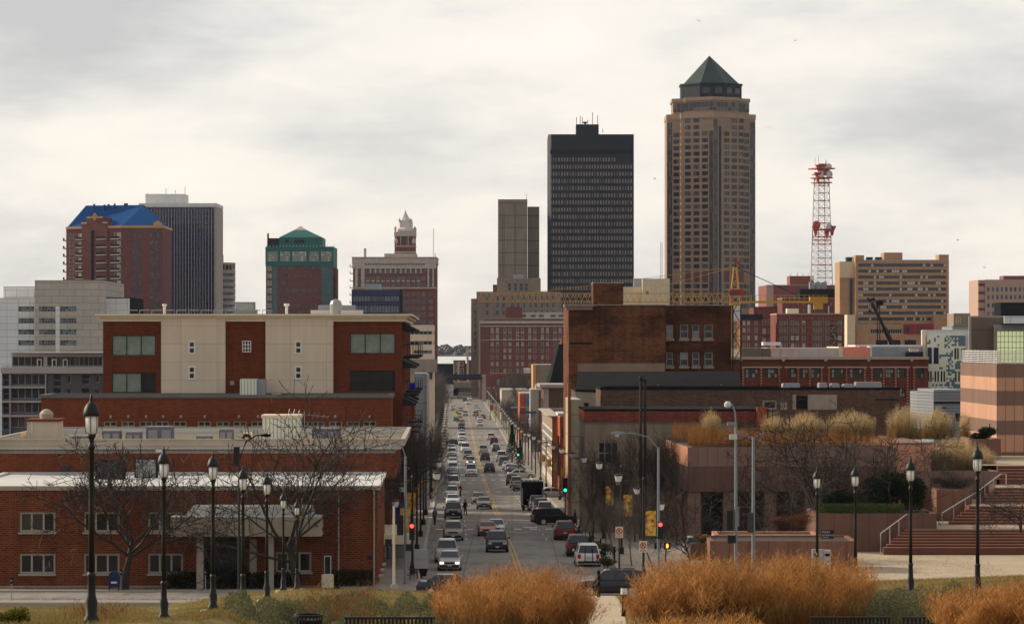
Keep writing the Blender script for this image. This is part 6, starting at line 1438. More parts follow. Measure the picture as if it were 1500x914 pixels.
def lampsrow(side):
    s = 1 if side < 0 else -1; Y = 243.0 if side < 0 else 238.0; k = 0
    lat = -8.2 if side < 0 else 9.0
    while Y < 1150:
        kind = (s, 1 if k < 6 else 2) if Y < 520 else (s, 0)
        x, z = xc(Y) + lat, CAMZ - Ds(Y) + .12
        if kind not in protos: protos[kind] = avenue_lamp(s, kind[1]) if kind[1] else avlow(s); o = protos[kind]; o.location = (x, Y, z)
        else: o = dup(protos[kind], (x, Y, z), 0)
        nm = ['nearest','second','third','fourth','fifth','sixth','seventh','eighth','ninth']
        where = 'over the parked cars on the north pavement' if side > 0 else 'before the bare trees on the south pavement'
        o['group'] = 'black lamps lining the ' + ('north' if side > 0 else 'south') + ' pavement' if k < 9 else ('far black lamps on the ' + ('north' if side > 0 else 'south') + ' pavement')
        o['label'] = f'{nm[k]} black arched lamp with a banner, {where}' if k < 9 else f'small far black lamp in the long row {where}'
        Y += 31 if Y < 520 else 26 if Y < 800 else 30; k += 1
lampsrow(1); lampsrow(-1)
# ---- cobra-head lights and traffic signals
def cobra(t, x, z, dx, dz, mat):
    MB().tube([(x,0,z),(x+dx*.25,0,z+dz*.75),(x+dx*.6,0,z+dz),(x+dx*.85,0,z+dz)], .05, mat, 6).obj('arm', t)
    h = MB().loft([[(x+dx*.8+sg*0, y_, z+dz+q) for y_, q in ((-.1,-.06),(.1,-.06),(.1,.08),(-.1,.08))], [(x+dx*.95, y_, z+dz+q) for y_, q in ((-.2,-.1),(.2,-.1),(.18,.12),(-.18,.12))], [(x+dx*1.12, y_, z+dz+q) for y_, q in ((-.1,-.06),(.1,-.06),(.08,.04),(-.08,.04))]] if (sg := 0) == 0 else [], mat).obj('lamp_head', t)
    MB().lathe([(.02,-.24),(.13,-.2),(.16,-.08)], M['dish_white'], (x+dx*.97,0,z+dz-.02), 10).obj('lens', h)
RED, GRN, ORG = glow('signal_red', (1,.03,.02), 3.5), glow('signal_green', (.02,.8,.4), 1.2), glow('signal_orange', (1,.16,.02), 3.5)
dull = [plain('dull_red_lens', (.06,.006,.006), amt=0, rough=.3), plain('dull_amber_lens', (.05,.025,.004), amt=0, rough=.3), plain('dull_green_lens', (.004,.03,.02), amt=0, rough=.3)]
def signal(t, x, y, z, lit=None, back=False, s=1.0, rot=0):
    m = MB().box(-.19*s,.19*s,-.1,.1,-.6*s,.6*s,M['black']); 
    if lit == 'plate': m.box(-.32*s,.32*s,.101,.115,-.75*s,.75*s,M['black'])
    h = m.obj('signal_head', t, loc=(x,y,z), rz=rot)
    for i in range(3):
        zz = (.4-.4*i)*s; on = {('red',0):RED, ('green',2):GRN}.get((lit, i)); q = MB()
        if not back: q.tube([(0,-.104,zz),(0,-.13,zz)], .135*s, on or dull[i], 12)
        q.tube([(0,-.1,zz+.15*s),(0,-.34,zz+.15*s)], .02, M['black'], 4).box(-.16*s,.16*s,-.34,-.102,zz+.13*s,zz+.15*s,M['black']); o = q.obj('lens' if not back else 'visor', h)
def pedsig(t, x, y, z, hand=False):
    h = MB().box(-.24,.24,-.12,.12,-.24,.24,M['black']).obj('walk_signal', t, loc=(x,y,z))
    if hand:
        q = MB().box(-.07,.06,-.15,-.124,-.14,.02,ORG)
        for i in range(4): q.box(-.07+i*.034,-.045+i*.034,-.15,-.124,.022,.12+.03*(i in (1,2)),ORG)
        q.box(.062,.1,-.15,-.124,-.05,.02,ORG); q.obj('hand_symbol', h)
def pole(name, label, px, Y, pyt, mat, r=.11, cat='pole'):
    x = xp(px, Y); z = CAMZ - Ds(Y) if Y > 200 else ground(x, Y)
    t = thing(name, label, cat, (x, Y, z)); h = zp(pyt, Y) - z
    MB().tube([(0,0,0),(0,0,.35)], r*1.9, mat, 10).obj('base', t); MB().tube([(0,0,.3),(0,0,h)], [r*1.1, r*.75], mat, 10).obj('shaft', t); return t, h
def zr_(t, py): return zp(py, t.location.y) - t.location.z
def xr_(t, px): return xp(px, t.location.y) - t.location.x
t, h = pole('signal_pole', 'galvanised light pole with a curved arm, red signal and orange hand by the grass', 964.5, 226, 655, M['galv'], cat='signal pole')
cobra(t, 0, h-.1, xr_(t, 902), 1.1, M['galv']); signal(t, xr_(t,967), -.25, zr_(t,776), 'red'); pedsig(t, xr_(t,977), -.3, zr_(t,798.5), True); pedsig(t, xr_(t,963.5), .2, zr_(t,799)); MB().box(-.5,.5,-.1,-.04,zr_(t,788),zr_(t,786),M['black']).obj('bracket', t)
t, h = pole('signal_pole', 'tall galvanised pole with twin lamps, a camera and signals seen from behind', 1078, 195, 625, M['galv'], cat='signal pole')
MB().tube([(0,0,h-.05),(-.05,0,h+.9),(-.25,0,h+1.35),(-.4,0,h+1.42)], .06, M['galv'], 6).obj('arm', t); MB().lathe([(.05,h+1.15),(.2,h+1.22),(.22,h+1.4),(.1,h+1.55)], M['dish_white'], (-.5,0,0), 12).obj('dome_camera', t)
MB().tube([(0,.0,h-.5),(-.05,1.0,h+.2)], .04, M['galv'], 5).obj('arm', t); MB().box(-.45,.1,.7,1.1,h+.05,h+.25,M['galv']).obj('lamp_head', t); MB().box(-.4,.05,-.3,-.1,h-.75,h-.45,M['dish_white']).obj('radio_box', t)
signal(t, xr_(t,1069), 0, zr_(t,762), None, True, 1.0, pi); signal(t, xr_(t,1084), .3, zr_(t,757), None, True, 1.0, pi*.6); pedsig(t, xr_(t,1071), -.2, zr_(t,789)); MB().box(xr_(t,1065),.2,-.04,.04,zr_(t,747),zr_(t,746),M['black']).obj('bracket', t)
t, h = pole('signal_pole', 'plain galvanised pole with one dark signal beside the twin lamp pole', 1103.5, 188, 640, M['galv'], cat='signal pole'); signal(t, xr_(t,1100), 0, zr_(t,765), None, True, .95, pi*.8)
t, h = pole('signal_pole', 'tall grey signal pole with a lit red light at the avenue corner', 594, 229, 668, M['galv'], cat='signal pole'); signal(t, xr_(t,603.5), -.2, zr_(t,778), 'red', s=1.0); signal(t, xr_(t,586), .2, zr_(t,769), None, True, 1.2, pi)
cobra(t, 0, h-.05, xr_(t,573), 1.0, M['galv']); pedsig(t, xr_(t,600), -.3, zr_(t,801)); pedsig(t, xr_(t,569), -.1, zr_(t,794)); MB().box(xr_(t,565),xr_(t,602),-.06,-.02,zr_(t,799),zr_(t,797),M['black']).obj('bracket', t)
t, h = pole('white_post', 'plain white painted post on the pavement before the covered walkway', 577, 221, 741, M['cornice'], r=.1); MB().lathe([(.3,0),(.3,.3),(.2,.55)], M['kerb'], n=12).obj('footing', t)
t, h = pole('street_light', 'thin dark pole with a curved street light behind the park lamps', 350, 205, 672, M['black_iron'], r=.08, cat='street light'); cobra(t, 0, h-.1, xr_(t,392), 1.6, M['slate']); signal(t, xr_(t,347), -.2, zr_(t,668), None, True, 1.0, pi)
def cross_sign(px, py, Y, lab):
    t, h = pole('crossing_sign', lab, px, Y, py-8, M['slate'], r=.06, cat='sign'); yg = plain('fluorescent_yellow', (.62,.62,.02), amt=0)
    z = zr_(t, py); s = .75; MB().xz([(-s,z),(0,z-s),(s,z),(0,z+s)], -.2, -.15, yg).obj('diamond', t); zz = zr_(t, py+6.5); MB().box(-.5,.5,-.2,-.15,zz-.25,zz+.25,yg).obj('arrow_plate', t); q = MB(); q.box(-.12,.12,-.22,-.205,z-.12,z+.2,M['black']).tube([(0,-.215,z+.3),(0,-.206,z+.3)], .1, M['black'], 8).tube([(0,-.213,z-.1),(-.2,-.213,z-.42)], .05, M['black'], 4).tube([(0,-.213,z-.1),(.2,-.213,z-.42)], .05, M['black'], 4); q.obj('walking_symbol', t)
cross_sign(669.5, 603.5, 960, 'yellow-green pedestrian crossing diamond on the south side of the far avenue'); cross_sign(725.5, 603.5, 960, 'yellow-green pedestrian crossing diamond on the north side of the far avenue')
for px, dx, lab, Y in ((650,8,'far pale cobra street light on the south side by the skywalk',1150),(657,7,'second far pale street light before the skywalk, south side',1250),(720,-8,'far pale street light beside the red banner',1120),(727,-9,'far pale street light nearest the brick mall',1050),(735,-10,'far pale street light with the longest arm beside the brick mall',1000),(716,-6,'small far street light in front of the hotel',1230)):
    t, h = pole('street_light', lab, px, Y, 574, M['galv'], r=.14, cat='street light'); cobra(t, 0, h, dx*Y/F*1.2, 1.4, M['galv']); t['group'] = 'far pale street lights'
for px, py, lab in ((759,665,'small green traffic signal far along the north pavement'),(828,716,'green traffic signal among the avenue lamps')):
    Y = 560 if px == 759 else 330; t, h = pole('traffic_signal', lab, px, Y, py-6, BI, r=.08, cat='traffic signal'); signal(t, 0, -.2, zr_(t,py)+.4, 'green', s=1.25)
t, h = pole('banner_pole', 'far pole with a small red banner beside the crossing sign', 718, 1000, 590, BI, r=.1); MB().box(.1,.9,-.02,.02,h-2.2,h-.6,M['red_paint']).obj('banner', t)
t, h = pole('red_sign_post', 'far red sign on a post past the crossing sign', 735, 940, 600, BI, r=.08, cat='sign'); MB().box(-.6,.6,-.1,-.05,h-.7,h+.1,M['red_paint']).obj('panel', t)
def parking_sign(px, Y, py, lab):
    t, h = pole('parking_sign', lab, px, Y, py-9, BI, r=.07, cat='sign'); z = zr_(t, py); MB().box(-.28,.28,-.14,-.1,z-.42,z+.4,M['cornice']).obj('panel', t)
    ring = MB(); n = 18; pts = [(.2*cos(2*pi*k/n), -.155, z+.08+.2*sin(2*pi*k/n)) for k in range(n+1)]; ring.tube(pts, .03, M['red_paint'], 4); ring.tube([(-.14,-.155,z+.22),(.14,-.155,z-.06)], .026, M['red_paint'], 4); ring.obj('no_symbol', t); letters('P', .34, t, (-.1,-.146,z-.04), M['black'])
    for i in range(2): MB().box(-.22,.22,-.152,-.142,z-.26-.08*i,z-.23-.08*i,M['red_paint']).obj('text_line', t)
parking_sign(907, 236, 779, 'white no-parking sign on a black pole by the bare shrubs'); parking_sign(942, 232, 800, 'lower white no-parking sign beside the red signal pole')
# ---- small street furniture
gz = lambda px, Y: (xp(px, Y), Y, (CAMZ - Ds(Y) + .12) if Y > 200 else ground(xp(px, Y), Y))
t = thing('mailbox', 'dark blue rounded street mailbox on the verge before the brick office', 'mailbox', gz(167, 221), .1); mbm = plain('mailbox_blue', (.008,.018,.085), rough=.4, amt=.1)
MB().xz([(-.38,.22),(.38,.22),(.38,1.0),(.3,1.2),(.12,1.3),(-.12,1.3),(-.3,1.2),(-.38,1.0)], -.3, .32, mbm).obj('body', t); MB().box(-.28,.28,-.35,-.303,.85,1.0,mbm).obj('hatch', t); MB().box(-.2,.2,-.312,-.303,.5,.62,M['white_paint']).obj('label_plate', t)
for sx in (-.32,.32):
    for sy in (-.24,.26): MB().tube([(sx,sy,0),(sx,sy,.22)], .04, mbm, 5).obj('leg', t)
def meter(px, Y, lab):
    t = thing('parking_meter', lab, 'parking meter', gz(px, Y), 0, 'parking meters along the cross street'); MB().tube([(0,0,0),(0,0,1.05)], .035, M['metal_grey'], 6).obj('post', t); MB().lathe([(.06,1.05),(.1,1.12),(.11,1.3),(.07,1.42),(.02,1.45)], M['slate'], n=10).obj('head', t); MB().box(-.05,.05,-.125,-.112,1.2,1.3,M['metal_grey']).obj('display', t)
for px, Y, lab in ((17,202,'parking meter at the very edge, by the yellow-green shrub'),(177,220.9,'parking meter just beside the blue mailbox'),(301,221,'parking meter before the dark hedge'),(433,221.2,'parking meter near the trunk of the big bare tree')): meter(px, Y, lab)
t = thing('pylon_sign', 'slim black sign panel on a pale stone plinth before the brick office', 'sign', gz(480, 226), 0); MB().box(-.42,.42,-.2,.2,0,.95,M['cornice']).obj('plinth', t); MB().box(-.24,.24,-.1,.1,.953,2.25,M['white_paint']).box(-.19,.19,-.13,-.103,1.0,2.2,M['black']).obj('panel', t)
for i in range(3): MB().box(-.12,.12,-.14,-.132,2.0-.14*i,2.05-.14*i,M['slate']).obj('text_line', t)
t = thing('signal_cabinet', 'pale grey signal cabinet back beside the avenue lamp', 'cabinet', gz(617, 236), 0); MB().box(-.5,.5,-.1,.25,.8,2.2,M['siding_lt']).box(-.44,.44,-.12,-.103,1.5,1.52,M['metal_grey']).obj('panel', t); MB().box(-.06,.06,-.05,.05,0,.798,M['slate']).obj('post', t)
# pavement café set
t = thing('cafe_table', 'black iron café table on the south pavement by the signal pole', 'table', gz(606, 236), 0); MB().box(-.4,.4,-.4,.4,.71,.75,M['black_iron']).obj('tabletop', t)
for sx in (-.3,.3):
    for sy in (-.3,.3): MB().tube([(sx,sy,0),(sx*.8,sy*.8,.71)], .025, M['black_iron'], 5).obj('leg', t)
def chair(px, Y, rz, lab):
    t = thing('cafe_chair', lab, 'chair', gz(px, Y), rz, 'black café chairs on the pavement'); MB().box(-.22,.22,-.22,.22,.43,.46,BI).obj('seat', t)
    for sx in (-.2,.2): MB().tube([(sx,-.2,0),(sx,-.2,.43)], .02, BI, 4).obj('leg', t); MB().tube([(sx,.2,0),(sx,.2,.43)], .02, BI, 4).obj('leg', t)
    m = MB(); [m.box(-.2+i*.1,-.17+i*.1,.19,.22,.461,.95,BI) for i in range(5)]; m.box(-.2,.23,.185,.225,.951,.98,BI); m.obj('backrest', t)
chair(601, 234, -.6, 'black café chair on the signal pole side of the table'); chair(611, 237.5, 2.4, 'black café chair on the lamp side of the table'); chair(606, 241, 3.0, 'black café chair farthest behind the table')
t = thing('flower_tub', 'dark tub with yellow flowers at the foot of the avenue lamp', 'planter', gz(620, 240), 0); MB().lathe([(.22,0),(.34,.5),(.36,.55)], M['slate'], n=12).obj('tub', t); m = MB(); rng = random.Random(3); fy_ = plain('yellow_petals', (.7,.42,.02), amt=.1); fg_ = plain('tub_leaves', (.05,.09,.03), amt=.2)
for i in range(90):
    a, r, z = rng.random()*6.28, rng.random()*.34, .55+rng.random()*.4; x, y = cos(a)*r, sin(a)*r; m.poly([(x-.05,y,z),(x+.05,y-.03,z+.03),(x,y+.05,z+.07)], fy_ if i % 3 == 0 else fg_)
m.obj('flowers_and_leaves', t)
# benches, litter bin and concrete ring at the bottom of the picture
def bench(px0, px1, Y, lab):
    x0, x1 = xp(px0, Y), xp(px1, Y); w = x1-x0; z = min(ground(x0, Y), ground(x1, Y)); top = zp(903, Y) - z; zsc = top/.86
    t = thing('slatted_bench', lab, 'bench', (x0, Y, z), 0, 'dark slatted benches facing away'); n = max(4, int(w/.075)); m = MB(); s2 = MB()
    for i in range(n): m.box(w*i/n, w*i/n+.042, -.02, .01, .42*zsc, .82*zsc, M['black_iron']); s2.box(w*i/n, w*i/n+.042, .03, .5, .4*zsc, .43*zsc, M['black_iron'])
    m.box(-.02, w+.02, -.035, .03, .8*zsc+.005, .86*zsc, M['black_iron']); m.obj('backrest', t); s2.obj('seat', t)
    for x in (.06, w/2, w-.06): MB().box(x-.03, x+.03, 0, .46, 0, .395*zsc, M['black_iron']).obj('leg', t)
bench(506, 636, 63, 'long dark slatted bench before the low green shrubs'); bench(1188, 1306, 63, 'dark slatted bench under the orange grass, wider of two'); bench(1322, 1388, 63, 'shorter slatted bench half hidden by pale orange grass')
Y = 62; x, z = xp(452, Y), ground(xp(452, Y), Y); t = thing('litter_bin', 'round dark slatted litter bin with open top between shrubs and bench', 'litter bin', (x, Y, z)); hh = zp(899, Y)-z; m = MB()
for k in range(22): a = 2*pi*k/22; m.tube([(.21*cos(a),.21*sin(a),.05),(.255*cos(a),.255*sin(a),hh-.04)], .016, BI, 4)
m.obj('slat', t); MB().lathe([(.24,hh-.05),(.285,hh-.04),(.285,hh),(.24,hh)], BI, n=20, caps=False).obj('rim', t); MB().lathe([(.2,.02),(.23,hh-.1)], M['black'], n=16).obj('liner', t)
Y = 66; x, z = xp(312, Y), ground(xp(312, Y), Y); t = thing('concrete_ring', 'round pale concrete ring set in the lawn at the bottom edge', 'concrete ring', (x, Y, zp(908.5,Y)-.35)); MB().lathe([(.34,0),(.36,.33),(.33,.36),(.27,.36),(.26,.1)], M['pale_path'], n=28, caps=False).obj('rim', t); MB().lathe([(.258,.08),(.255,.2)], M['slate'], n=20).obj('basin', t)
def bollard(px, Y, lab, lamp=False, py=None):
    t = thing('bollard', lab, 'bollard', gz(px, Y), 0, 'dark bollards beside the path'); h = (zp(py, Y)-t.location.z) if py else 1.0; MB().lathe([(.09,0),(.075,.1),(.07,h-.1),(.09,h-.06),(.06,h)], M['slate'], n=9).obj('shaft', t)
    if lamp:
        MB().lathe([(.11,h+.003),(.1,h+.2)], MILK, n=9).obj('lamp_glass', t); MB().lathe([(.13,h+.203),(.03,h+.27)], M['slate'], n=9).obj('cap', t)
bollard(877, 148, 'slim bollard in front of the black car', py=835); bollard(914, 98, 'short lit bollard on the edge of the pale path', True, py=870); bollard(951, 100, 'bollard among the orange grass beside the path', py=870)
for px, Y in ((864,290),(900,262),(880,275),(848,305)): bollard(px, Y, {864:'pavement bollard behind the white minivan',900:'pavement bollard by the no-parking sign',880:'pavement bollard between shrubs',848:'pavement bollard near the red minivan'}[px])
# ================================================================ vehicles
def paint(name, col, rough=.28):
    m, nt, b = newmat(name); b.inputs['Base Color'].default_value = tuple(col) + (1,); b.inputs['Roughness'].default_value = rough
    b.inputs['Coat Weight'].default_value = .15; b.inputs['Coat Roughness'].default_value = .06
    v = coords(nt); nt.links.new(mixrgb(nt, 1.0, tuple(col), ramp(nt, noise(nt, v, 2.5, 4), [(.3, (.82,.8,.78)), (.65, (1,1,1))]), 'MULTIPLY'), b.inputs['Base Color']); return m
PT = dict(white=paint('white_car_paint', (.8,.79,.77)), silver=paint('silver_car_paint', (.46,.455,.44)), grey=paint('grey_car_paint', (.16,.16,.16)), black=paint('black_car_paint', (.012,.012,.014)),
          navy=paint('navy_car_paint', (.014,.018,.045)), blue=paint('blue_car_paint', (.03,.07,.17)), red=paint('red_car_paint', (.28,.022,.014)), maroon=paint('maroon_car_paint', (.15,.01,.014)), tan=paint('beige_car_paint', (.36,.31,.25)), orange=paint('orange_red_car_paint', (.5,.085,.025)))
CG = glass('car_glass', (.02,.024,.028), rough=.04, spec=.6); TYRE = plain('tyre_rubber', (.012,.012,.012), amt=0); RIM = plain('alloy_rim', (.55,.55,.54), rough=.35, metal=.3, amt=0)
HL = plain('headlight_glass', (.55,.55,.52), rough=.1, amt=0, spec=.6); TL = plain('tail_lens', (.42,.018,.014), rough=.15, amt=0); PLATE = plain('number_plate', (.5,.52,.55), amt=.1); TRIM = plain('car_trim', (.015,.015,.016), amt=0); CHR = plain('chrome_trim', (.5,.5,.5), rough=.2, metal=.8, amt=0)
HLON = glow('headlight_lit', (1,.93,.8), .75); TLON = glow('tail_light_lit', (1,.05,.03), 1.2)
# profile: L, W, H, ground clearance, hood height, belt, windshield base/top, rear top/base (distance from the nose), deck height
TYPES = dict(
  sedan=(4.7,1.80,1.46,.2,.90,.98,1.35,2.05,3.45,4.05,1.04,.33), coupe=(4.5,1.82,1.34,.17,.86,.94,1.5,2.15,3.2,4.0,.98,.34),
  suv=(4.7,1.88,1.78,.24,1.06,1.14,1.25,1.85,4.35,4.62,1.12,.37), minivan=(5.0,1.95,1.76,.2,1.0,1.08,1.05,1.85,4.6,4.92,1.06,.34),
  hatch=(4.3,1.76,1.52,.2,.94,1.0,1.15,1.85,3.75,4.22,1.0,.32), van=(5.5,2.02,2.1,.26,1.16,1.26,.85,1.4,5.35,5.46,1.2,.37), pickup=(5.6,1.98,1.85,.3,1.12,1.2,1.45,2.0,3.2,3.45,1.16,.4))
def make_car(kind, pm, lit=0):
    L, W, Hh, gc, hood, belt, wb, wt, rt, rb, deck, wr = TYPES[kind]
    h = W/2; t = thing('parked_car', 'x', 'car'); Yo = -L/2
    def ring(y, k, zt, zb): w = h*k; return [(-w*.9,y,zb),(w*.9,y,zb),(w,y,zb+.16),(w,y,(zb+zt)/2+.08),(w*.965,y,zt-.1),(w*.84,y,zt),(-w*.84,y,zt),(-w*.965,y,zt-.1),(-w,y,(zb+zt)/2+.08),(-w,y,zb+.16)]
    st = [(0,.80,hood-.22,gc+.1),(.1,.9,hood-.12,gc),(.45,.97,hood-.03,gc-.02),(wb*.75,1,hood+.02,gc-.02),(wb+.15,1,belt,gc-.02),(L*.5,1,belt+.01,gc-.02),(rb-.1 if kind != 'pickup' else rb+.05,1,belt+.02 if kind != 'pickup' else deck,gc-.02),(L-.25,.97,deck,gc),(L-.08,.92,deck-.06,gc+.04),(L,.84,deck-.16,gc+.12)]
    st.sort(key=lambda q: q[0])
    m = MB(); m.loft([ring(Yo+y, k, zt, zb) for y, k, zt, zb in st], pm)
    # greenhouse
    def gr(y0, w0, z0): return [(-w0,Yo+y0,z0),(w0,Yo+y0,z0)]
    bw, tw = h*.9, h*.74; zb, zt = belt-.02, Hh-.06
    B_ = [(-bw,Yo+wb,zb),(bw,Yo+wb,zb),(bw,Yo+rb,zb),(-bw,Yo+rb,zb)]; T_ = [(-tw,Yo+wt,zt),(tw,Yo+wt,zt),(tw,Yo+rt,zt),(-tw,Yo+rt,zt)]; R_ = [(-tw*.88,Yo+wt+.18,Hh),(tw*.88,Yo+wt+.18,Hh),(tw*.88,Yo+rt-.15,Hh),(-tw*.88,Yo+rt-.15,Hh)]
    m.loft([B_, T_, R_], pm)
    for sx in (-1, 1):                                       # dark wheel arches
        for wy in (.19*L, .79*L): m.tube([(sx*(h-.14),Yo+wy,wr+.02),(sx*(h+.006),Yo+wy,wr+.02)], wr+.07, TRIM, 14)
    m.box(-h*.82,h*.82,Yo-.03,Yo+.06,gc+.08,gc+.26,TRIM); m.box(-h*.85,h*.85,Yo+L-.05,Yo+L+.03,gc+.1,gc+.26,TRIM)
    if kind in ('suv','minivan','van'):
        for sx in (-1, 1): m.box(sx*tw*.9-.02,sx*tw*.9+.02,Yo+wt+.4,Yo+rt-.4,Hh+.02,Hh+.06,TRIM)
    if kind == 'pickup': m.box(-h*.78,h*.78,Yo+rb+.2,Yo+L-.2,deck+.003,deck+.02,TRIM)
    m.obj('body', t)
    def pane(name, q, ins=.08, off=.012):
        a, b, c, d = [Vector(p) for p in q]; ce = (a+b+c+d)/4; n = (b-a).cross(d-a).normalized() * off
        P4 = [p + (ce-p)*ins + n for p in (a,b,c,d)]; mm = MB(); mm.poly([tuple(p) for p in P4], CG); return mm.obj(name, t)
    pane('windshield', [B_[0],B_[1],T_[1],T_[0]], .07); pane('rear_window', [B_[2],B_[3],T_[3],T_[2]], .1)
    for k, (i, j) in enumerate(((1,2),(3,0))):
        f = .5; b0, b1, t0, t1 = Vector(B_[i]), Vector(B_[j]), Vector(T_[i]), Vector(T_[j])
        for p, q in (((0,.36),(.39,.7),(.73,1.0)) if kind in ('suv','minivan','van') else ((0,.48),(.52,1.0))): pane('side_window', [b0.lerp(b1,p), b0.lerp(b1,q), t0.lerp(t1,q), t0.lerp(t1,p)], .1)
    for sx in (-1, 1):
        for wy in (.19*L, .79*L):
            w = MB().tube([(sx*(h-.2),Yo+wy,wr),(sx*(h+.014),Yo+wy,wr)], wr, TYRE, 16).obj('wheel', t); MB().tube([(sx*(h-.02),Yo+wy,wr),(sx*(h+.024),Yo+wy,wr)], wr*.7, RIM, 10).obj('rim', w)
        x0, x1 = sorted((sx*h*.5, sx*h*.84)); zz = hood-.24
        MB().box(x0,x1,Yo-.02,Yo+.14,zz-.12,zz+.05,HLON if lit & 1 else HL).obj('headlight', t)
        x0, x1 = sorted((sx*h*.62, sx*h*.88)); zz = deck-.3; tall = .34 if kind in ('suv','minivan','van','hatch') else .14
        MB().box(x0,x1,Yo+L-.16,Yo+L+.02,zz-.1,zz-.1+tall,TLON if lit & 2 else TL).obj('tail_light', t)
        MB().box(sx*h*1.0,sx*h*1.17,Yo+wb+.25,Yo+wb+.42,belt-.02,belt+.15,pm).obj('mirror', t)
    MB().box(-h*.42,h*.42,Yo-.022,Yo+.1,hood-.34,hood-.2,TRIM).box(-h*.42,h*.42,Yo-.03,Yo-.023,hood-.22,hood-.2,CHR).obj('grille', t)
    MB().box(-.16,.16,Yo-.045,Yo-.031,gc+.18,gc+.3,PLATE).obj('number_plate', t); MB().box(-.16,.16,Yo+L+.031,Yo+L+.04,deck-.42,deck-.3,PLATE).obj('number_plate', t)
    return t
CARP = {}
def car(kind, col, px, py, label, away=False, group=None, lit=0, rz=None, Y=None, pos=None, cat='car'):
    Y = Y or Zg(py); x = xp(px, Y); L = TYPES[kind][0]
    yc = Y + L/2 - .2
    x = x - A*(L/2) ; z = CAMZ - Ds(yc) + .01
    if rz is not None: yc = Y
    slope = (Ds(yc+2)-Ds(yc-2))/4
    key = (kind, col, lit); r = (pi if away else 0) + A if rz is None else rz
    if key not in CARP: CARP[key] = o = make_car(kind, PT[col], lit); o.location = (x, yc, z); o.rotation_euler.z = r
    else: o = dup(CARP[key], (x, yc, z), r)
    o.rotation_euler.x = -slope * cos(r)
    o['label'] = label; o['category'] = cat
    nm = {'suv':'suv','van':'van','minivan':'minivan','pickup':'pickup_truck','sedan':'sedan_car','coupe':'coupe_car','hatch':'hatchback_car'}[kind]; o.name = nm
    if group: o['group'] = group
    return o
G1, G2, G3 = 'cars driving towards the viewer', 'cars parked along the south kerb', 'cars parked along the north kerb'
car('suv','navy',728.6,809,'dark navy SUV driving towards the viewer, nearest in its lane',group=G1)
car('sedan','white',727,783,'white sedan close behind the dark navy SUV',group=G1)
car('coupe','orange',714,785,'orange-red coupe waiting next to the white sedan',group=G1)
car('sedan','tan',709.2,745.5,'pale beige sedan driving beside a grey one',group=G1,lit=0)
car('sedan','grey',701,738.5,'grey sedan just behind the pale beige one',group=G1)
car('sedan','silver',658.5,836,'silver sedan with lit headlights at the kerb, lowest of the parked row',group=G2,lit=1)
car('suv','silver',654.3,824,'silver SUV parked behind the car with lit headlights',group=G2)
car('suv','tan',663.8,792,'beige crossover SUV waiting by the kerb with small orange lamps',group=G2)
car('pickup','black',664,760,'black pickup truck with a big dark grille parked at the kerb',group=G2,cat='pickup truck')
car('sedan','white',663.5,741,'white sedan parked right behind the black pickup',group=G2)
car('suv','white',662,731,'white SUV two places behind the black pickup',group=G2)
car('van','white',664,717,'white van parked behind the crossing on the south kerb',group=G2,cat='van')
car('suv','grey',664.5,708,'dark grey SUV parked between two white vehicles',group=G2)
car('suv','white',663.6,692.5,'white SUV parked by the lamp arm past the crossing',group=G2)
car('sedan','white',663.2,682,'white sedan in the parked row before the dark one',group=G2)
car('sedan','grey',663.8,676,'grey sedan parked third past the crossing',group=G2)
car('suv','silver',662,669,'silver SUV parked fourth past the crossing',group=G2)
car('sedan','white',662,661,'white sedan parked fifth past the crossing',group=G2)
car('van','white',690.4,697.5,'white full-size van heading the dense queue at the crossing',group=G1,cat='van')
car('suv','tan',689.3,682.5,'beige SUV with lit lamps right behind the white full-size van',group=G1,lit=1)
car('suv','grey',685.5,672.5,'dark grey SUV in the queue behind the beige one',group=G1)
car('van','white',682,663,'white van in the middle of the dense queue',group=G1,cat='van')
car('sedan','black',668,652,'black car turning out of a side street beside the queue',rz=1.1)
car('sedan','white',677,652.5,'white sedan in the queue next to the black turning car',group=G1)
car('suv','white',677,644.5,'white SUV farther back in the queue',group=G1)
car('sedan','silver',677,637.5,'silver sedan far back in the queue',group=G1)
car('suv','black',676,629,'dark SUV far back in the queue before the red car',group=G1)
car('sedan','red',676.3,622,'red car at the tail of the long queue',group=G1)
car('sedan','navy',668.5,617,'dark blue car parked by the yellow crossing sign',group=G2)
car('suv','silver',672.5,612.5,'silver SUV waiting behind the yellow crossing sign',group=G1)
car('suv','silver',681.7,609.5,'silver SUV at the far crossing, facing the viewer',group=G1)
car('sedan','tan',674.8,602.5,'small tan car beyond the far crossing',group=G1)
car('sedan','white',663,600.5,'small white car parked at the far end of the south kerb',group=G2)
car('sedan','white',685,592.5,'tiny white car in the middle of the avenue near the skywalk',group=G1)
car('pickup','blue',681,588.5,'blue truck far away below the skywalk',group=G1,cat='pickup truck')
car('suv','white',688,586.5,'tiny white SUV close to the skywalk',group=G1)
car('suv','tan',673,583,'tiny tan vehicle almost under the skywalk',group=G1)
G4 = 'cars driving away from the viewer'
car('suv','black',717.2,692.5,'black SUV driving away at the crossing',True,G4)
car('suv','navy',710.7,676,'dark blue SUV driving away behind a silver pickup',True,G4)
car('pickup','silver',708.2,665,'silver pickup driving away in the centre of the avenue',True,G4,cat='pickup truck')
car('sedan','white',702.8,624.5,'white sedan driving away near the far crossing',True,G4)
car('sedan','white',703.3,617,'white sedan directly ahead of another one near the far crossing',True,G4)
car('sedan','red',707.5,613.5,'small dark red car driving away at the far crossing',True,G4)
car('suv','tan',697.2,609.5,'tan SUV at the far crossing with a lit orange lamp',True,G4)
car('sedan','white',701,602.5,'small white car just past the far crossing',True,G4)
car('sedan','silver',698,599,'small silver car leading the cars past the far crossing',True,G4)
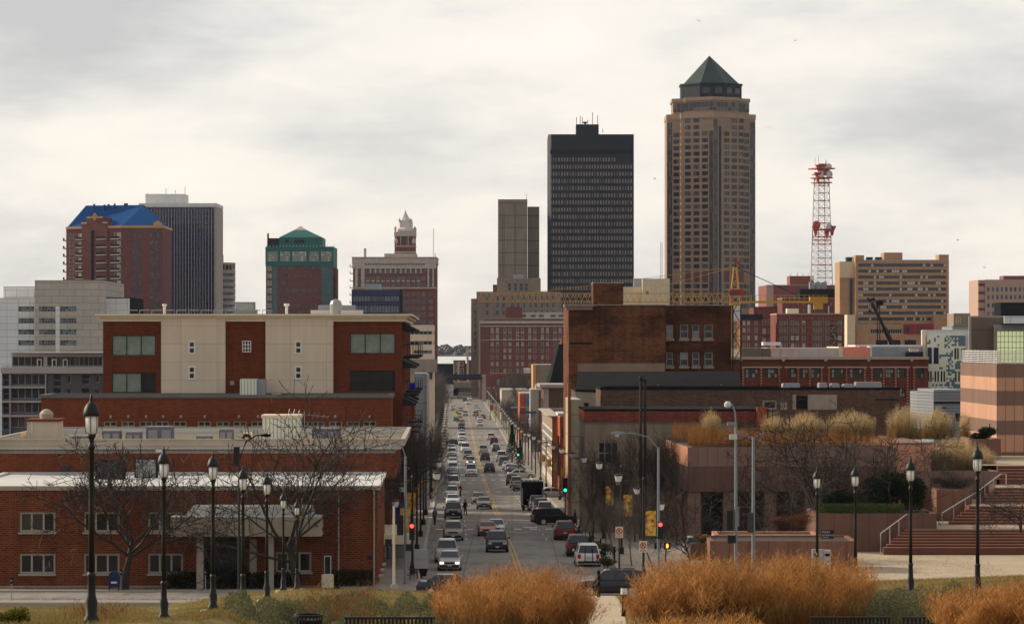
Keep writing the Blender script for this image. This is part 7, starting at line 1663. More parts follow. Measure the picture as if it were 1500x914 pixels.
car('minivan','white',719.5,644.5,'white minivan parked far along the north kerb',True,G3,cat='van')
car('suv','navy',724,652,'dark blue SUV parked next to the far white minivan',True,G3)
car('sedan','white',726.2,659.5,'white sedan parked between two dark blue cars',True,G3)
car('sedan','navy',726.8,662.5,'dark blue sedan parked before the tall white van',True,G3)
car('van','white',735,676,'tall white cargo van parked along the north kerb',True,G3,cat='van')
car('suv','grey',738,682.5,'grey SUV parked behind the tall white cargo van',True,G3)
car('sedan','white',743.5,688,'white sedan parked second behind the cargo van',True,G3)
car('hatch','white',747,691.5,'white hatchback parked third behind the cargo van',True,G3)
car('sedan','grey',757,692,'dark sedan parked askew beside the white hatchback',True,G3,rz=pi-.4)
car('suv','black',750.5,711,'black SUV with red tail lights parked past the crossing',True,G3)
car('suv','silver',756.5,715,'silver SUV squeezed between the black one and the trailer',True,G3)
car('sedan','grey',760.8,719,'grey sedan parked directly before the black box truck',True,G3)
car('pickup','white',787,748.5,'white pickup parked right behind the black box truck',True,G3,cat='pickup truck')
car('suv','grey',792.5,752,'grey-brown SUV parked behind the white pickup',True,G3)
car('suv','white',798.5,757.5,'white SUV parked behind the grey-brown SUV',True,G3)
car('suv','black',812,768,'glossy black SUV turning across the side street, seen from its side',rz=radians(103))
car('minivan','maroon',828,791,'dark red minivan parked along the north kerb',True,G3)
car('suv','black',847.5,815,'black SUV parked between the red minivan and the white one',True,G3)
car('minivan','white',862,830,'white minivan with a black bicycle rack, nearest on the north kerb',True,G3)
car('sedan','silver',811,729,'silver sedan standing in the side street behind the avenue lamps',rz=radians(95))
car('sedan','silver',764,700,'silver car waiting in the far side street',rz=radians(96))
o = car('suv','silver',1043,795,'silver SUV parked behind the rose planter under the terrace building',rz=radians(92),Y=266)
o = car('suv','black',896,862,'large black SUV crossing on the near street between two grass clumps',rz=radians(-90),Y=216)
o = car('sedan','navy',662,866,'dark blue sedan crossing on the near street behind orange grass',rz=radians(90),Y=216)
o = car('sedan','red',815,735,'red car behind the lamps in the side street',rz=radians(95),Y=372) if 0 else None
# bicycle rack on the white minivan
YR_ = Zg(830)
t = thing('bicycle_rack', 'black bicycle rack on the back of the white minivan', 'bicycle rack', (xp(862.5,YR_), YR_-.22, CAMZ-Ds(YR_)+.35), 0)
for sx in (-.3,.3): MB().tube([(sx,0,.1),(sx,-.05,1.0),(sx*.7,.05,1.25)], .035, TRIM, 5).obj('arm', t)
MB().box(-.42,.42,-.06,.0,.06,.14,TRIM).obj('bar', t)
# black box truck seen from behind
Yt = 385; t = thing('box_truck', 'tall black box truck with its rear open, parked on the north kerb', 'truck', (xp(780,Yt), Yt, CAMZ-Ds(Yt)), A)
m = MB(); m.box(-1.3,-1.22,0,7,.6,3.3,PT['black']).box(1.22,1.3,0,7,.6,3.3,PT['black']).box(-1.3,1.3,0,7,3.302,3.4,M['slate']).box(-1.22,1.22,6.9,7,.6,3.3,PT['black']).box(-1.22,1.22,.05,6.9,.6,.7,TRIM); m.obj('box_body', t)
MB().box(-1.32,1.32,-.08,-.003,2.75,3.38,M['slate']).box(-1.32,-1.15,-.06,-.003,.6,2.748,M['frame_grey']).box(1.15,1.32,-.06,-.003,.6,2.748,M['frame_grey']).obj('rear_frame', t)
MB().box(-1.1,1.1,7.1,9.2,.5,2.5,PT['black']).box(-1.0,1.0,9.2,9.23,1.5,2.3,CG).obj('cab', t)
for i in range(5): MB().lathe([(.18,0),(.22,.14),(.06,.22)], M['dish_white'], (-1.0+i*.5,1.2,3.402), 8).obj('roof_vent', t)
for sx in (-1.05,1.05):
    for wy in (1.6,8.0): MB().tube([(sx-.15,wy,.45),(sx+.15,wy,.45)], .45, TYRE, 14).obj('wheel', t)
    MB().box(sx-.1,sx+.1,-.1,-.082,.62,.75,TL).obj('tail_light', t)
MB().box(-1.2,1.2,-.4,-.09,.4,.55,TRIM).obj('bumper', t)

# ================================================================ people
SK, HR = plain('skin', (.36,.2,.14), amt=0), plain('hair', (.03,.02,.015), amt=0)
def person(px, py, top, leg, label, rz=0.0, step=.12, Y=None, arm=.25):
    """one continuous body grown over a skeleton, with jacket, trousers, shoes and hair as clothing"""
    Y = Y or Zg(py); x = xp(px, Y); z = CAMZ - Ds(Y) + (.12 if abs(x - xc(Y)) > 7.7 else 0)
    t = thing('person', label, 'person', (x, Y, z), rz)
    m = MB(); a = step
    # trousers, one loop of rings per leg joined at the hip
    for s, f in ((-1, a), (1, -a)):
        m2 = MB(); 
        m.tube([(s*.09,f*1.2,.05),(s*.09,f*1.0,.12),(s*.085,f*.5,.48),(s*.085,f*.05,.85),(s*.06,0,.98)], [.055,.06,.075,.1,.12], leg, 8)
        m.tube([(s*.09,f*1.2+.06,.03),(s*.09,f*1.2-.05,.045),(s*.09,f*1.2-.16,.03)], [.045,.055,.03], TRIM, 7)
    m.loft([[(w*cos(2*pi*k/12), d*sin(2*pi*k/12), zz) for k in range(12)] for w, d, zz in ((.17,.11,.86),(.19,.13,1.0),(.18,.12,1.15),(.21,.13,1.33),(.19,.11,1.44),(.08,.07,1.5))], top)
    for s in (-1, 1):
        m.tube([(s*.19,0,1.42),(s*.25,.02,1.15),(s*.24,-.1*s-arm*.3,.93),(s*.235,-.12*s-arm*.4,.86)], [.065,.055,.045,.035], top, 8); m.tube([(s*.235,-.12*s-arm*.4,.87),(s*.23,-.13*s-arm*.45,.77)], [.035,.025], SK, 6)
    m.tube([(0,0,1.46),(0,0,1.56)], .055, SK, 8); m.lathe([(.03,1.53),(.075,1.58),(.09,1.65),(.085,1.72),(.03,1.77)], SK, (0,-.015,0), 10)
    m.tube([(0,-.1,1.66),(0,-.125,1.64)], .015, SK, 5)
    m.obj('body', t); MB().lathe([(.088,1.66),(.098,1.7),(.085,1.76),(.03,1.795)], HR, (0,.012,0), 10).obj('hair', t); return t
clo = lambda n, c: plain(n, c, amt=.1)
person(681.5,753.5,clo('dark_jacket',(.02,.018,.03)),clo('black_trousers',(.012,.012,.014)),'person in dark clothes standing in the road beside the black pickup',.6)
person(773.5,746.5,clo('brown_jacket',(.05,.03,.025)),clo('blue_jeans',(.03,.06,.13)),'person in blue jeans behind the open black truck',2.6)
person(842.5,771,clo('navy_coat',(.015,.02,.06)),clo('dark_jeans',(.015,.018,.03)),'person in a navy coat on the pavement by the turning black SUV',1.2)
person(637,768,clo('grey_hoodie',(.16,.16,.17)),clo('blue_trousers',(.03,.05,.1)),'person in a pale grey top on the south pavement by the kerb',-.4)
person(674.5,727,clo('red_jacket',(.3,.03,.02)),clo('dark_trousers_b',(.015,.015,.02)),'person in a red jacket beside the parked white SUV',-.9)
person(661,770,clo('purple_coat',(.06,.03,.09)),clo('grey_trousers',(.05,.05,.05)),'person in a purple coat on the south pavement next to the black pickup',.2,Y=392) if 0 else None
person(697.3,613.5,clo('orange_vest',(.6,.16,.02)),clo('brown_trousers',(.04,.03,.02)),'person in an orange vest in the road at the far crossing',0)
# ================================================================ trees
BARK = plain('bark', (.04,.03,.023), amt=.3, scale=3, fine=.2); BARKD = plain('dark_bark', (.026,.02,.016), amt=.3, scale=3); TWIGD = plain('dark_twigs', (.03,.021,.016), amt=.25, scale=1); TWIG = plain('twigs', (.038,.027,.02), amt=.25, scale=1); TWIGG = plain('grey_twigs', (.075,.058,.046), amt=.25, scale=1)
def bare_tree(seed, H, spread, trunk_r, levels, kids, fork, up=.25, twig=TWIG, lean=0.0, tw=.012, bark=BARK, first=.2, tl=.62, ll=.95):
    """trunk and main limbs in one mesh, finer branches in another"""
    rng = random.Random(seed); tm, cm = MB(), MB()
    def grow(p, d, L, r, lv):
        n = 5 if lv == 0 else 4; pts, rs = [p], [r]; q = p.copy(); dd = d.copy()
        for i in range(n):
            dd = (dd + Vector((rng.gauss(0,.13), rng.gauss(0,.13), rng.gauss(0,.08) + up*.22*(1 if lv else .3)))).normalized()
            q = q + dd*(L/n); pts.append(q.copy()); rs.append(max(tw*.8, r*(1-.62*(i+1)/n)))
        (tm if lv < 2 else cm).tube(pts, rs, bark if lv < 2 else twig, 7 if lv == 0 else 5 if lv < 2 else 3, caps=False)
        if lv >= levels: return
        k = kids[lv]
        for i in range(k):
            f = (first if lv == 0 else .25) + (1 - (first if lv == 0 else .25))*(i+rng.random()*.7)/k
            s = min(n-1, int(f*n)); e = pts[s].lerp(pts[s+1], f*n - s)
            base = (pts[s+1]-pts[s]).normalized(); az = i*2.4 + rng.random()*1.1 + seed
            side = base.cross(Vector((0.3,.2,1)) if abs(base.z) > .9 else Vector((0,0,1))).normalized(); o = base.cross(side)
            sd = side*cos(az) + o*sin(az); ang = fork*(.75+rng.random()*.55)
            nd = (base*cos(ang) + sd*sin(ang)*spread).normalized()
            grow(e, nd, (L*(.5+.3*rng.random())*(1-.35*f) if lv else H*ll*.55*(.75+.35*rng.random())), max(tw, rs[s]*(.42+.2*rng.random())), lv+1)
    grow(Vector((0,0,-.2)), Vector((lean,0,1)).normalized(), H*tl, trunk_r, 0)
    return tm, cm
def plant_tree(name, label, loc, tm, cm, group=None, rz=0.0, sc=1.0):
    t = thing(name, label, 'tree', loc, rz, group, sc); tm.obj('trunk', t, True); cm.obj('crown', t); return t
gz2 = lambda px, Y, d=0.0: (xp(px, Y), Y, CAMZ - Ds(Y) + .1 - d)
tm, cm = bare_tree(4, 10.5, 1.15, .3, 4, (8,7,5,4), .8, up=.16, tw=.022, first=.62, tl=.34, ll=1.05)
plant_tree('bare_tree', 'wide bare tree with a dark trunk beside the blue mailbox', (xp(183,222.5), 222.5, CAMZ-Ds(222.5)-.05), tm, cm, None, 0, 1.12)
tm, cm = bare_tree(11, 11.3, 1.15, .32, 4, (9,7,5,4), .78, up=.18, tw=.022, first=.55, tl=.3, ll=1.1)
plant_tree('bare_tree', 'largest bare tree with forking limbs before the office canopy', (xp(437,223), 223, CAMZ-Ds(223)-.05), tm, cm, None, 0, 1.12)
tm, cm = bare_tree(23, 9.0, 1.2, .22, 4, (8,6,5,3), .9, up=.1, tw=.02, first=.4, tl=.35, ll=1.1, bark=BARKD, twig=TWIGD)
plant_tree('bare_tree', 'dark bare tree spreading before the terrace building behind the planters', (xp(1180,281), 281, CAMZ-Ds(268)+.3), tm, cm, 'bare trees before the terrace', 0, 1.55)
big2 = plant_tree('bare_tree', 'bare tree beside the terrace hedge, its branches crossing the golden grass', (xp(1240,283), 283, CAMZ-Ds(268)+1.5), *bare_tree(31, 8.5, 1.2, .2, 4, (8,6,5,3), .95, up=.08, tw=.02, first=.3, tl=.3, ll=1.1, bark=BARKD, twig=TWIGD), 'bare trees before the terrace')
big3 = plant_tree('bare_tree', 'small bare tree leaning before the dark recess of the terrace building', (xp(1010,256), 256, CAMZ-Ds(256)), *bare_tree(37, 7.0, 1.1, .11, 4, (8,6,5,4), .8, up=.2, tw=.014, first=.3, tl=.4, ll=.9), 'bare trees before the terrace')
dup(big3, (xp(1115,264), 264, CAMZ-Ds(264)+.8), 2.0, 'thin bare tree rising behind the rose planter', None, 1.1)
dup(big3, (xp(1362,286), 286, CAMZ-Ds(268)+4.5), 3.7, 'slender young bare tree beside the golden terrace grass', None, .75)
dup(big2, (xp(1495,250), 250, CAMZ-Ds(250)+3.0), 1.0, 'pale twigs of a bare tree at the edge beside the upper stairs', None, .7)
# street trees: upright, fine grey twigs
sts = [bare_tree(s, 8.0, .8, .09, 4, (8,7,5,3), .5, up=.55, twig=TWIGG, tw=.009, first=.3, tl=.62, ll=.75, bark=plain('grey_bark', (.09,.074,.062), amt=.2)) for s in (3, 8, 14)]
SP = []
for k, (tm, cm) in enumerate(sts): SP.append(plant_tree('street_tree', 'x', (0,0,0), tm, cm, sc=1.0))
usedp = set(); rng = random.Random(77)
def st_tree(x, Y, sc, label, group):
    k = rng.randrange(3); z = CAMZ - Ds(Y) + .1
    if k not in usedp: o = SP[k]; usedp.add(k); o.location = (x, Y, z); o.scale = (sc,)*3; o.rotation_euler.z = rng.random()*6
    else: o = dup(SP[k], (x, Y, z), rng.random()*6, None, None, sc)
    o['label'] = label; o['group'] = group
gN, gS = 'bare street trees on the north pavement', 'bare street trees on the south pavement'
k = 0
for px, Y, sc in ((958,246,.78),(926,252,.72),(900,262,.6),(886,272,.62),(868,284,.6),(975,258,.8),(856,302,.62),(848,324,.62),(838,350,.65),(930,292,.95),(905,300,.9),(960,300,1.1),(990,285,1.0),(885,303,1.15),(920,305,1.3),(948,303,1.35),(975,304,1.3),(868,303,.95),(1000,300,1.2)):
    st_tree(xp(px, Y), Y, sc, 'leafless grey street tree among others before the orange brick building', gN)
Y = 400
while Y < 1000: st_tree(xc(Y)+10.5+rng.random()*1.5, Y, .8+.2*rng.random(), 'leafless street tree far along the north pavement', gN + ', far part'); Y += 24
Y = 262
while Y < 560: st_tree(xc(Y)-9.6-rng.random()*2.2, Y, 1.0+.3*rng.random(), 'leafless grey street tree on the south pavement before the brick shopfronts', gS); Y += 7
while Y < 1300: st_tree(xc(Y)-9.5-rng.random()*4, Y, 1.2+.5*rng.random(), 'leafless tree far along the south pavement', gS + ', far part'); Y += 12
for i in range(14): Y = 900+i*30; st_tree(xc(Y)+12+rng.random()*9, Y, 1.3+.5*rng.random(), 'leafless tree before the far brick blocks', 'bare trees by the far blocks')
# evergreens along the avenue
def conifer(seed, H):
    rng = random.Random(seed); m = MB(); mt = plain('evergreen_needles', (.03,.042,.02), amt=.3, scale=1)
    for i in range(2200):
        f = rng.random()**.8; r = (1-f)*H*.2*(.35+.65*rng.random()); a = rng.random()*6.283; z = H*.08+f*H*.9; x, y = cos(a)*r, sin(a)*r; s = .16
        m.poly([(x,y,z),(x+rng.gauss(0,s),y+rng.gauss(0,s),z-.1),(x+rng.gauss(0,s),y+rng.gauss(0,s),z+rng.gauss(0,s))], mt)
    return m
Y = 620; t = thing('evergreen_tree', 'small dark green conifer on the north pavement past the orange panel building', 'tree', (xp(750,Y), Y, CAMZ-Ds(Y)), 0, 'conifers by the avenue'); conifer(1, 7.5).obj('crown', t); MB().tube([(0,0,0),(0,0,5)], .12, BARK, 6).obj('trunk', t)
dup(t, (xp(762,590), 590, CAMZ-Ds(590)), 1, 'second dark green conifer, nearer and smaller', None, .7)
# distant wooded rise
def far_wood():
    rng = random.Random(9); m = MB(); mt = [plain('far_wood_a', (.075,.07,.06), amt=.25, scale=.02), plain('far_wood_b', (.05,.052,.04), amt=.25, scale=.02)]
    for i in range(1500):
        x, y = rng.uniform(-420, 220), rng.uniform(3300, 3700); zt = CAMZ - 25 + 15 + (y-3300)/400*7 + rng.gauss(0,1.6) + 3*sin(x*.03); r = rng.uniform(4, 8); k = mt[rng.random() < .25]
        m.lathe([(r*.3, zt-r*3), (r, zt-r*1.6), (r*.85, zt-r*.7), (r*.3, zt)], k, (x, y, 0), 6)
    return m
tag(far_wood().obj('woods'), 'hazy wooded rise on the horizon at the end of the avenue', 'woods', kind='stuff')
tag(MB().prism([(-4300,3250),(4300,3250),(4300,4300),(-4300,4300)], CAMZ-26, CAMZ-14, M['far_ground']).obj('hill'), kind='structure')
# ================================================================ shrubs, hedges and grasses
def leaf_mat(name, cols_, trans=.25, rough=.8, lo=.72, hi=1.15, sc=.8):
    m, nt, b = newmat(name); gi = nt.nodes.new('ShaderNodeNewGeometry')
    n = len(cols_); o = ramp(nt, gi.outputs['Random Per Island'], [(i/max(1, n-1), c) for i, c in enumerate(cols_)])
    f = noise(nt, coords(nt), sc, 3); o = mixrgb(nt, 1.0, o, ramp(nt, f, [(.3,(lo,lo*.97,lo*.94)),(.7,(hi,hi*.98,hi*.96))]), 'MULTIPLY')
    nt.links.new(o, b.inputs['Base Color']); b.inputs['Roughness'].default_value = rough; b.inputs['Specular IOR Level'].default_value = .15
    tr = nt.nodes.new('ShaderNodeBsdfTranslucent'); nt.links.new(o, tr.inputs['Color']); mx = nt.nodes.new('ShaderNodeMixShader'); mx.inputs[0].default_value = trans
    out = nt.nodes['Material Output']; nt.links.new(b.outputs[0], mx.inputs[1]); nt.links.new(tr.outputs[0], mx.inputs[2]); nt.links.new(mx.outputs[0], out.inputs[0]); return m
OG = leaf_mat('orange_grass', [(.20,.075,.02),(.40,.18,.05),(.54,.28,.09),(.44,.19,.05),(.64,.40,.18)], .45, .8, .5, 1.3, 1.4)
OGS = leaf_mat('grass_stalks', [(.09,.042,.014),(.18,.09,.03),(.3,.17,.055)], .35)
GOLD = leaf_mat('golden_plumes', [(0.488,0.341,0.156),(0.663,0.508,0.273),(0.760,0.644,0.410)], .45); GOLDS = leaf_mat('golden_stalks', [(0.245,0.158,0.058),(0.360,0.245,0.086)], .35)
RUST = leaf_mat('rust_grass', [(0.210,0.083,0.026),(0.315,0.135,0.041),(0.390,0.188,0.064)], .4)
DGR = leaf_mat('dark_evergreen_leaves', [(0.011,0.018,0.007),(0.020,0.031,0.013),(0.032,0.045,0.018)], .15); HGR = leaf_mat('hedge_green', [(0.036,0.059,0.014),(0.054,0.086,0.023),(0.081,0.108,0.032)], .2)
SAGE = leaf_mat('sage_leaves', [(0.075,0.094,0.038),(0.120,0.139,0.064),(0.165,0.161,0.086),(0.195,0.150,0.075)], .25); LG = leaf_mat('lawn_blades', [(0.105,0.115,0.032),(0.210,0.178,0.053),(0.315,0.210,0.078),(0.357,0.210,0.074)], .3); YG = leaf_mat('yellow_green_leaves', [(0.064,0.080,0.012),(0.128,0.128,0.016),(0.208,0.160,0.024)], .3)
def blade(m, p, d, L, w, mat, rng, bend=.25):
    a = rng.random()*6.283; sx, sy = cos(a)*w/2, sin(a)*w/2
    q = (p[0]+d[0]*L*.55, p[1]+d[1]*L*.55, p[2]+d[2]*L*.6); e = (p[0]+d[0]*L*(1+bend), p[1]+d[1]*L*(1+bend), p[2]+d[2]*L*(1-bend*.3))
    n = len(m.v); m.v += [(p[0]-sx,p[1]-sy,p[2]),(p[0]+sx,p[1]+sy,p[2]),(q[0]+sx*.8,q[1]+sy*.8,q[2]),(q[0]-sx*.8,q[1]-sy*.8,q[2]),e]
    k = m.m(mat); m.f += [(n,n+1,n+2,n+3),(n+3,n+2,n+4)]; m.mi += [k,k]; return q, e
def switchgrass(foot, n, H, seed, gfun, pan=22, stalk=OGS, plume=OG, w=.009, spray=.42, z0=.52):
    """tall ornamental grass: many fine stalks, each ending in an airy spray; foot() gives a random foot point"""
    rng = random.Random(seed); st_, pl_ = MB(), MB()
    for i in range(n):
        q = foot(rng); x, y, k = q[:3]; z = gfun(x, y); h = H*k*(.72+.4*rng.random()); lx, ly = q[3:] or (0, 0); dx, dy = rng.gauss(lx,.1), rng.gauss(ly,.1)
        nrm = sqrt(1+dx*dx+dy*dy); d = (dx/nrm, dy/nrm, 1/nrm); blade(st_, (x,y,z), d, h, w, stalk, rng, .02)
        for j in range(3): blade(st_, (x,y,z), (d[0]+rng.gauss(0,.2), d[1]+rng.gauss(0,.2), d[2]), h*(.35+.35*rng.random()), w*1.3, stalk, rng, .35)
        for j in range(pan):
            f = z0+(1-z0)*rng.random()**.7; s = spray*(1.05-f*.55)*rng.random(); a = rng.random()*6.283; up = .5+rng.random()*.9
            p = (x+d[0]*h*f, y+d[1]*h*f, z+d[2]*h*f); dd = (cos(a), sin(a), up); s2 = s*.7+.05
            blade(pl_, p, dd, s2, .008, plume, rng, .2)
            e = (p[0]+dd[0]*s2, p[1]+dd[1]*s2, p[2]+dd[2]*s2*.8); blade(pl_, e, (rng.gauss(0,.6), rng.gauss(0,.6), .3+rng.random()*.7), .1+.06*rng.random(), .013, plume, rng, .1)
    return st_, pl_
def grass_thing(label, parts, cat='ornamental grass', name='ornamental_grass'):
    t = thing(name, label, cat); st_, pl_ = parts; st_.obj('stalks_and_leaves', t); pl_.obj('plumes_spray', t); return t
def band(px0, px1, Y0, Y1, prof=None):
    r0 = random.Random(int(px0*7+Y0)); w_ = (px1-px0)*(Y0+Y1)/2/F; n = max(2, int(w_*(Y1-Y0)/.8)); tf = []
    for i in range(n):                                   # separate tufts, each a fountain of stalks with its own height
        Y = Y0+(Y1-Y0)*r0.random(); px = px0+(px1-px0)*(i+r0.random())/n; tf.append((xp(px, Y), Y, r0.uniform(.7, 1.1), r0.uniform(.16, .3), px))
    def f(rng):
        x, Y, kk, r, px = rng.choice(tf); a, q = rng.random()*6.283, sqrt(rng.random()); ox, oy = cos(a)*q, sin(a)*q
        k = kk*(prof((px-px0)/(px1-px0)) if prof else 1.0)
        return x+ox*r, Y+oy*r, k*(1-.12*q), ox*.34, oy*.34
    return f
dome = lambda u: .72+.28*min(1, min(u, 1-u)*6)
QUICK = False
nq = lambda n: n
grass_thing('large orange feathery grass mass in front of the avenue, before the pale path', switchgrass(band(662, 850, 68, 77, dome), nq(900), 1.62, 1, ground))
grass_thing('broad orange feathery grass mass beside the path, under the signal poles', switchgrass(band(945, 1085, 66, 76, lambda u: .8+.2*min(1,min(u+.1,1-u)*5)), nq(820), 1.66, 2, ground))
grass_thing('orange grass mass with dark gaps below the rose planter', switchgrass(band(1085, 1262, 68, 78, lambda u: .98-.22*u), nq(720), 1.8, 3, ground))
grass_thing('low pale orange grass along the bottom edge before the big mass', switchgrass(band(640, 1000, 55, 58, lambda u: .8+.25*sin(u*14)**2), nq(300), .62, 4, ground, pan=14))
grass_thing('pale orange grass rising at the bottom edge before the second mass', switchgrass(band(930, 1100, 54, 58, lambda u: .7+.5*u), nq(200), .66, 14, ground, pan=14))
grass_thing('blurred orange grass mass in the bottom corner below the stairs', switchgrass(band(1388, 1540, 50, 57, lambda u: .75+.25*u), nq(560), 1.2, 5, ground))
grass_thing('thin yellow-brown grass tuft among the low green shrubs', switchgrass(band(440, 530, 72, 82, lambda u: .5+.5*sin(u*3.14)), nq(150), 1.1, 6, ground, pan=6, plume=OGS))
grass_thing('small yellowish grass tuft before the dark hedge', switchgrass(band(520, 552, 84, 92), nq(55), 1.15, 7, ground, pan=5, plume=OGS))
grass_thing('sparse straw grass scattered over the lawn by the lamps', switchgrass(band(100, 180, 66, 80, lambda u: .6), nq(110), .55, 8, ground, pan=4, plume=OGS))
# golden grasses on the terraces
def zc(z): return lambda x, y: z
rz_ = TERR.zb + TERR.w(655) + .08
def tuft(px, Y, rpx, n, H, seed, z, label, st_=GOLDS, pl_=GOLD, pan=14, spray=.3, z0=.55):
    r = rpx*Y/F
    def f(rng):
        a, q = rng.random()*6.283, rng.random()**.6; return xp(px, Y)+cos(a)*r*q, Y+sin(a)*min(r,2.2)*q, 1.05-.35*q
    return grass_thing(label, switchgrass(f, int(n*1.7), H, seed, zc(z), pan, st_, pl_, .022, spray, z0))
tuft(1041, 306, 14, 130, 3.0, 20, rz_, 'round pale golden plume grass on the terrace roof beside a skylight'); tuft(1132, 306, 17, 150, 2.7, 21, rz_, 'pale golden plume grass on the terrace roof next to the second skylight')
tuft(1180, 310, 30, 240, 2.7, 22, rz_, 'golden grass behind the dark bare branches on the terrace roof'); tuft(1245, 310, 38, 320, 2.8, 23, rz_, 'wide golden grass band in the middle of the terrace roof')
tuft(1325, 312, 26, 260, 3.3, 24, rz_, 'golden plume grass near the grey clad house'); tuft(1372, 314, 26, 240, 3.0, 25, rz_, 'straw coloured grass before the striped tower'); tuft(1413, 321, 8, 60, 2.6, 26, CAMZ-9.6, 'narrow straw grass clump against the striped tower')
gt_ = zp(692, 300); tuft(1400, 302, 46, 420, 3.2, 27, gt_, 'large golden plume grass filling the upper terrace beside the stairs', pan=14); tuft(1445, 300, 14, 110, 2.2, 28, gt_, 'smaller golden grass at the stairs end of the upper terrace')
def rband(px0, px1, v0, v1, n, H, seed, label):
    def f(rng): Y = 291+v0+(v1-v0)*rng.random(); px = px0+(px1-px0)*rng.random(); return xp(px, Y), Y, 1.0
    grass_thing(label, switchgrass(f, n, H, seed, zc(rz_), 10, RUST, RUST, .02, .2, .45))
rband(1008, 1110, .8, 5, 520, 1.5, 40, 'rust-brown grass bed along the front edge of the terrace roof'); rband(985, 1040, 12, 26, 520, 1.6, 41, 'rust-brown grass bed along the sun-toned side of the terrace roof'); rband(1110, 1230, .8, 6, 400, 1.1, 42, 'dull rust grass bed further along the terrace roof'); rband(1230, 1312, .8, 10, 260, .8, 43, 'reddish brown shrubs at the end of the terrace roof')
def leafy(label, name, cat, cen, rad, n, s, mat, seed, flat=.0, box=False, group=None):
    """foliage of small leaf faces spread through a volume, on a few stems"""
    rng = random.Random(seed); m, st_ = MB(), MB(); t = thing(name, label, cat, cen, 0, group); k = m.m(mat)
    lobes = [(rng.uniform(-.6,.6)*rad[0], rng.uniform(-.5,.5)*rad[1], rng.uniform(.35,.8)*rad[2], rng.uniform(.4,.7)) for _ in range(max(6, int(rad[0]*5)))]
    for i in range(n):
        if box: x, y, z = rng.uniform(-1,1)*rad[0], rng.uniform(-1,1)*rad[1], rng.random()*rad[2]*(1+.05*sin(7*rng.random()))
        else:
            lx, ly, lz, lr = rng.choice(lobes); a, b_ = rng.random()*6.283, rng.uniform(-1,1); q = rng.random()**.4*lr; c_ = sqrt(1-b_*b_)
            x, y, z = lx+cos(a)*c_*q*min(rad[0],1.3), ly+sin(a)*c_*q*rad[1]*.8, max(.02, lz+b_*q*rad[2]*.55)
        u, w_ = Vector((rng.gauss(0,1),rng.gauss(0,1),rng.gauss(0,.7))).normalized()*s, Vector((rng.gauss(0,1),rng.gauss(0,1),rng.gauss(0,.7))).normalized()*s*.6
        n_ = len(m.v); m.v += [(x-u.x,y-u.y,z-u.z),(x+w_.x,y+w_.y,z+w_.z),(x+u.x,y+u.y,z+u.z),(x-w_.x,y-w_.y,z-w_.z)]; m.f.append((n_,n_+1,n_+2,n_+3)); m.mi.append(k)
    m.obj('foliage', t)
    for i in range(5): x = rng.uniform(-.7,.7)*rad[0]; st_.tube([(x*.5,0,-.05),(x,rng.uniform(-.3,.3)*rad[1],rad[2]*.6)], .025, BARK, 4)
    st_.obj('stem', t); return t
zq = lambda px, Y: (xp(px, Y), Y, CAMZ-Ds(Y)+.1)
leafy('clipped dark hedge under the office canopy, left of the doorway light', 'hedge', 'hedge', zq(278,226.5), (1.6,.5,1.15), 4200, .07, DGR, 50, box=True)['label'] = 'clipped dark hedge at the windows beside the office canopy post'
leafy('long dark clipped hedge before the office entrance', 'hedge', 'hedge', zq(378,226.5), (3.0,.5,1.1), 7000, .07, DGR, 51, box=True); leafy('dark clipped hedge beside the slim pylon sign', 'hedge', 'hedge', zq(513,226.5), (1.6,.5,1.25), 4200, .07, DGR, 52, box=True)
leafy('low bright green hedge along the dark terrace', 'hedge', 'hedge', (xp(1260,273.6), 273.6, zp(754,273.6)), (3.7,1.1,.95), 8000, .07, HGR, 53, box=True)
leafy('big dark evergreen shrub mass before the plum terrace', 'shrub', 'shrub', (xp(1310,277), 277, zp(752,277)), (3.7,1.5,3.6), 15000, .1, DGR, 54); leafy('smaller dark evergreen shrub beside the big shrub mass', 'shrub', 'shrub', (xp(1230,276.5), 276.5, zp(750,279)), (1.7,1.2,2.0), 6000, .09, DGR, 55)
leafy('dull grey-brown lavender shrubs in the plum terrace', 'shrub', 'shrub', (xp(1395,286), 286, zp(719,286)), (2.8,1.2,1.6), 7000, .06, leaf_mat('grey_brown_leaves', [(.1,.075,.055),(.16,.12,.09),(.2,.16,.12)], .25), 56)
leafy('dark pine bush in the planter under the striped tower', 'shrub', 'shrub', (xp(1440,314), 314, zp(645,314)), (1.2,.8,1.2), 3500, .09, DGR, 57)
leafy('reddish brown twiggy shrub in the higher rose planter', 'shrub', 'shrub', (xp(1160,258), 258, zp(778,258)), (2.2,.8,1.5), 3500, .05, leaf_mat('red_brown_leaves', [(.12,.045,.025),(.2,.08,.035)], .25), 58); leafy('dry pale grass bush in the small stone tub', 'shrub', 'shrub', (xp(1025,250.6), 250.6, zp(799,250.6)), (.8,.5,.9), 1800, .06, GOLDS, 59)
gB = 'low pavement shrubs by the north kerb'
for i, (px, Y, lab, mt_) in enumerate(((874,262,'round green pavement shrub beside the white minivan',HGR),(867,275,'dark pavement shrub behind the white minivan',DGR),(858,284,'olive pavement shrub by the red minivan',HGR),(890,268,'low brown-green pavement shrub near the no-parking pole',SAGE),(843,300,'small green shrub where the black SUV turns',HGR),(888,250,'low bright shrub at the kerb corner beside the black car',SAGE))): leafy(lab, 'shrub', 'shrub', zq(px,Y), (.9,.6,.9), 1600, .07, mt_, 60+i, group=gB)
leafy('yellow-green leafy shrub in the bottom corner by the lawn', 'shrub', 'shrub', (xp(10,62), 62, ground(xp(10,62),62)-.1), (.42,.4,.5), 2600, .03, YG, 70)
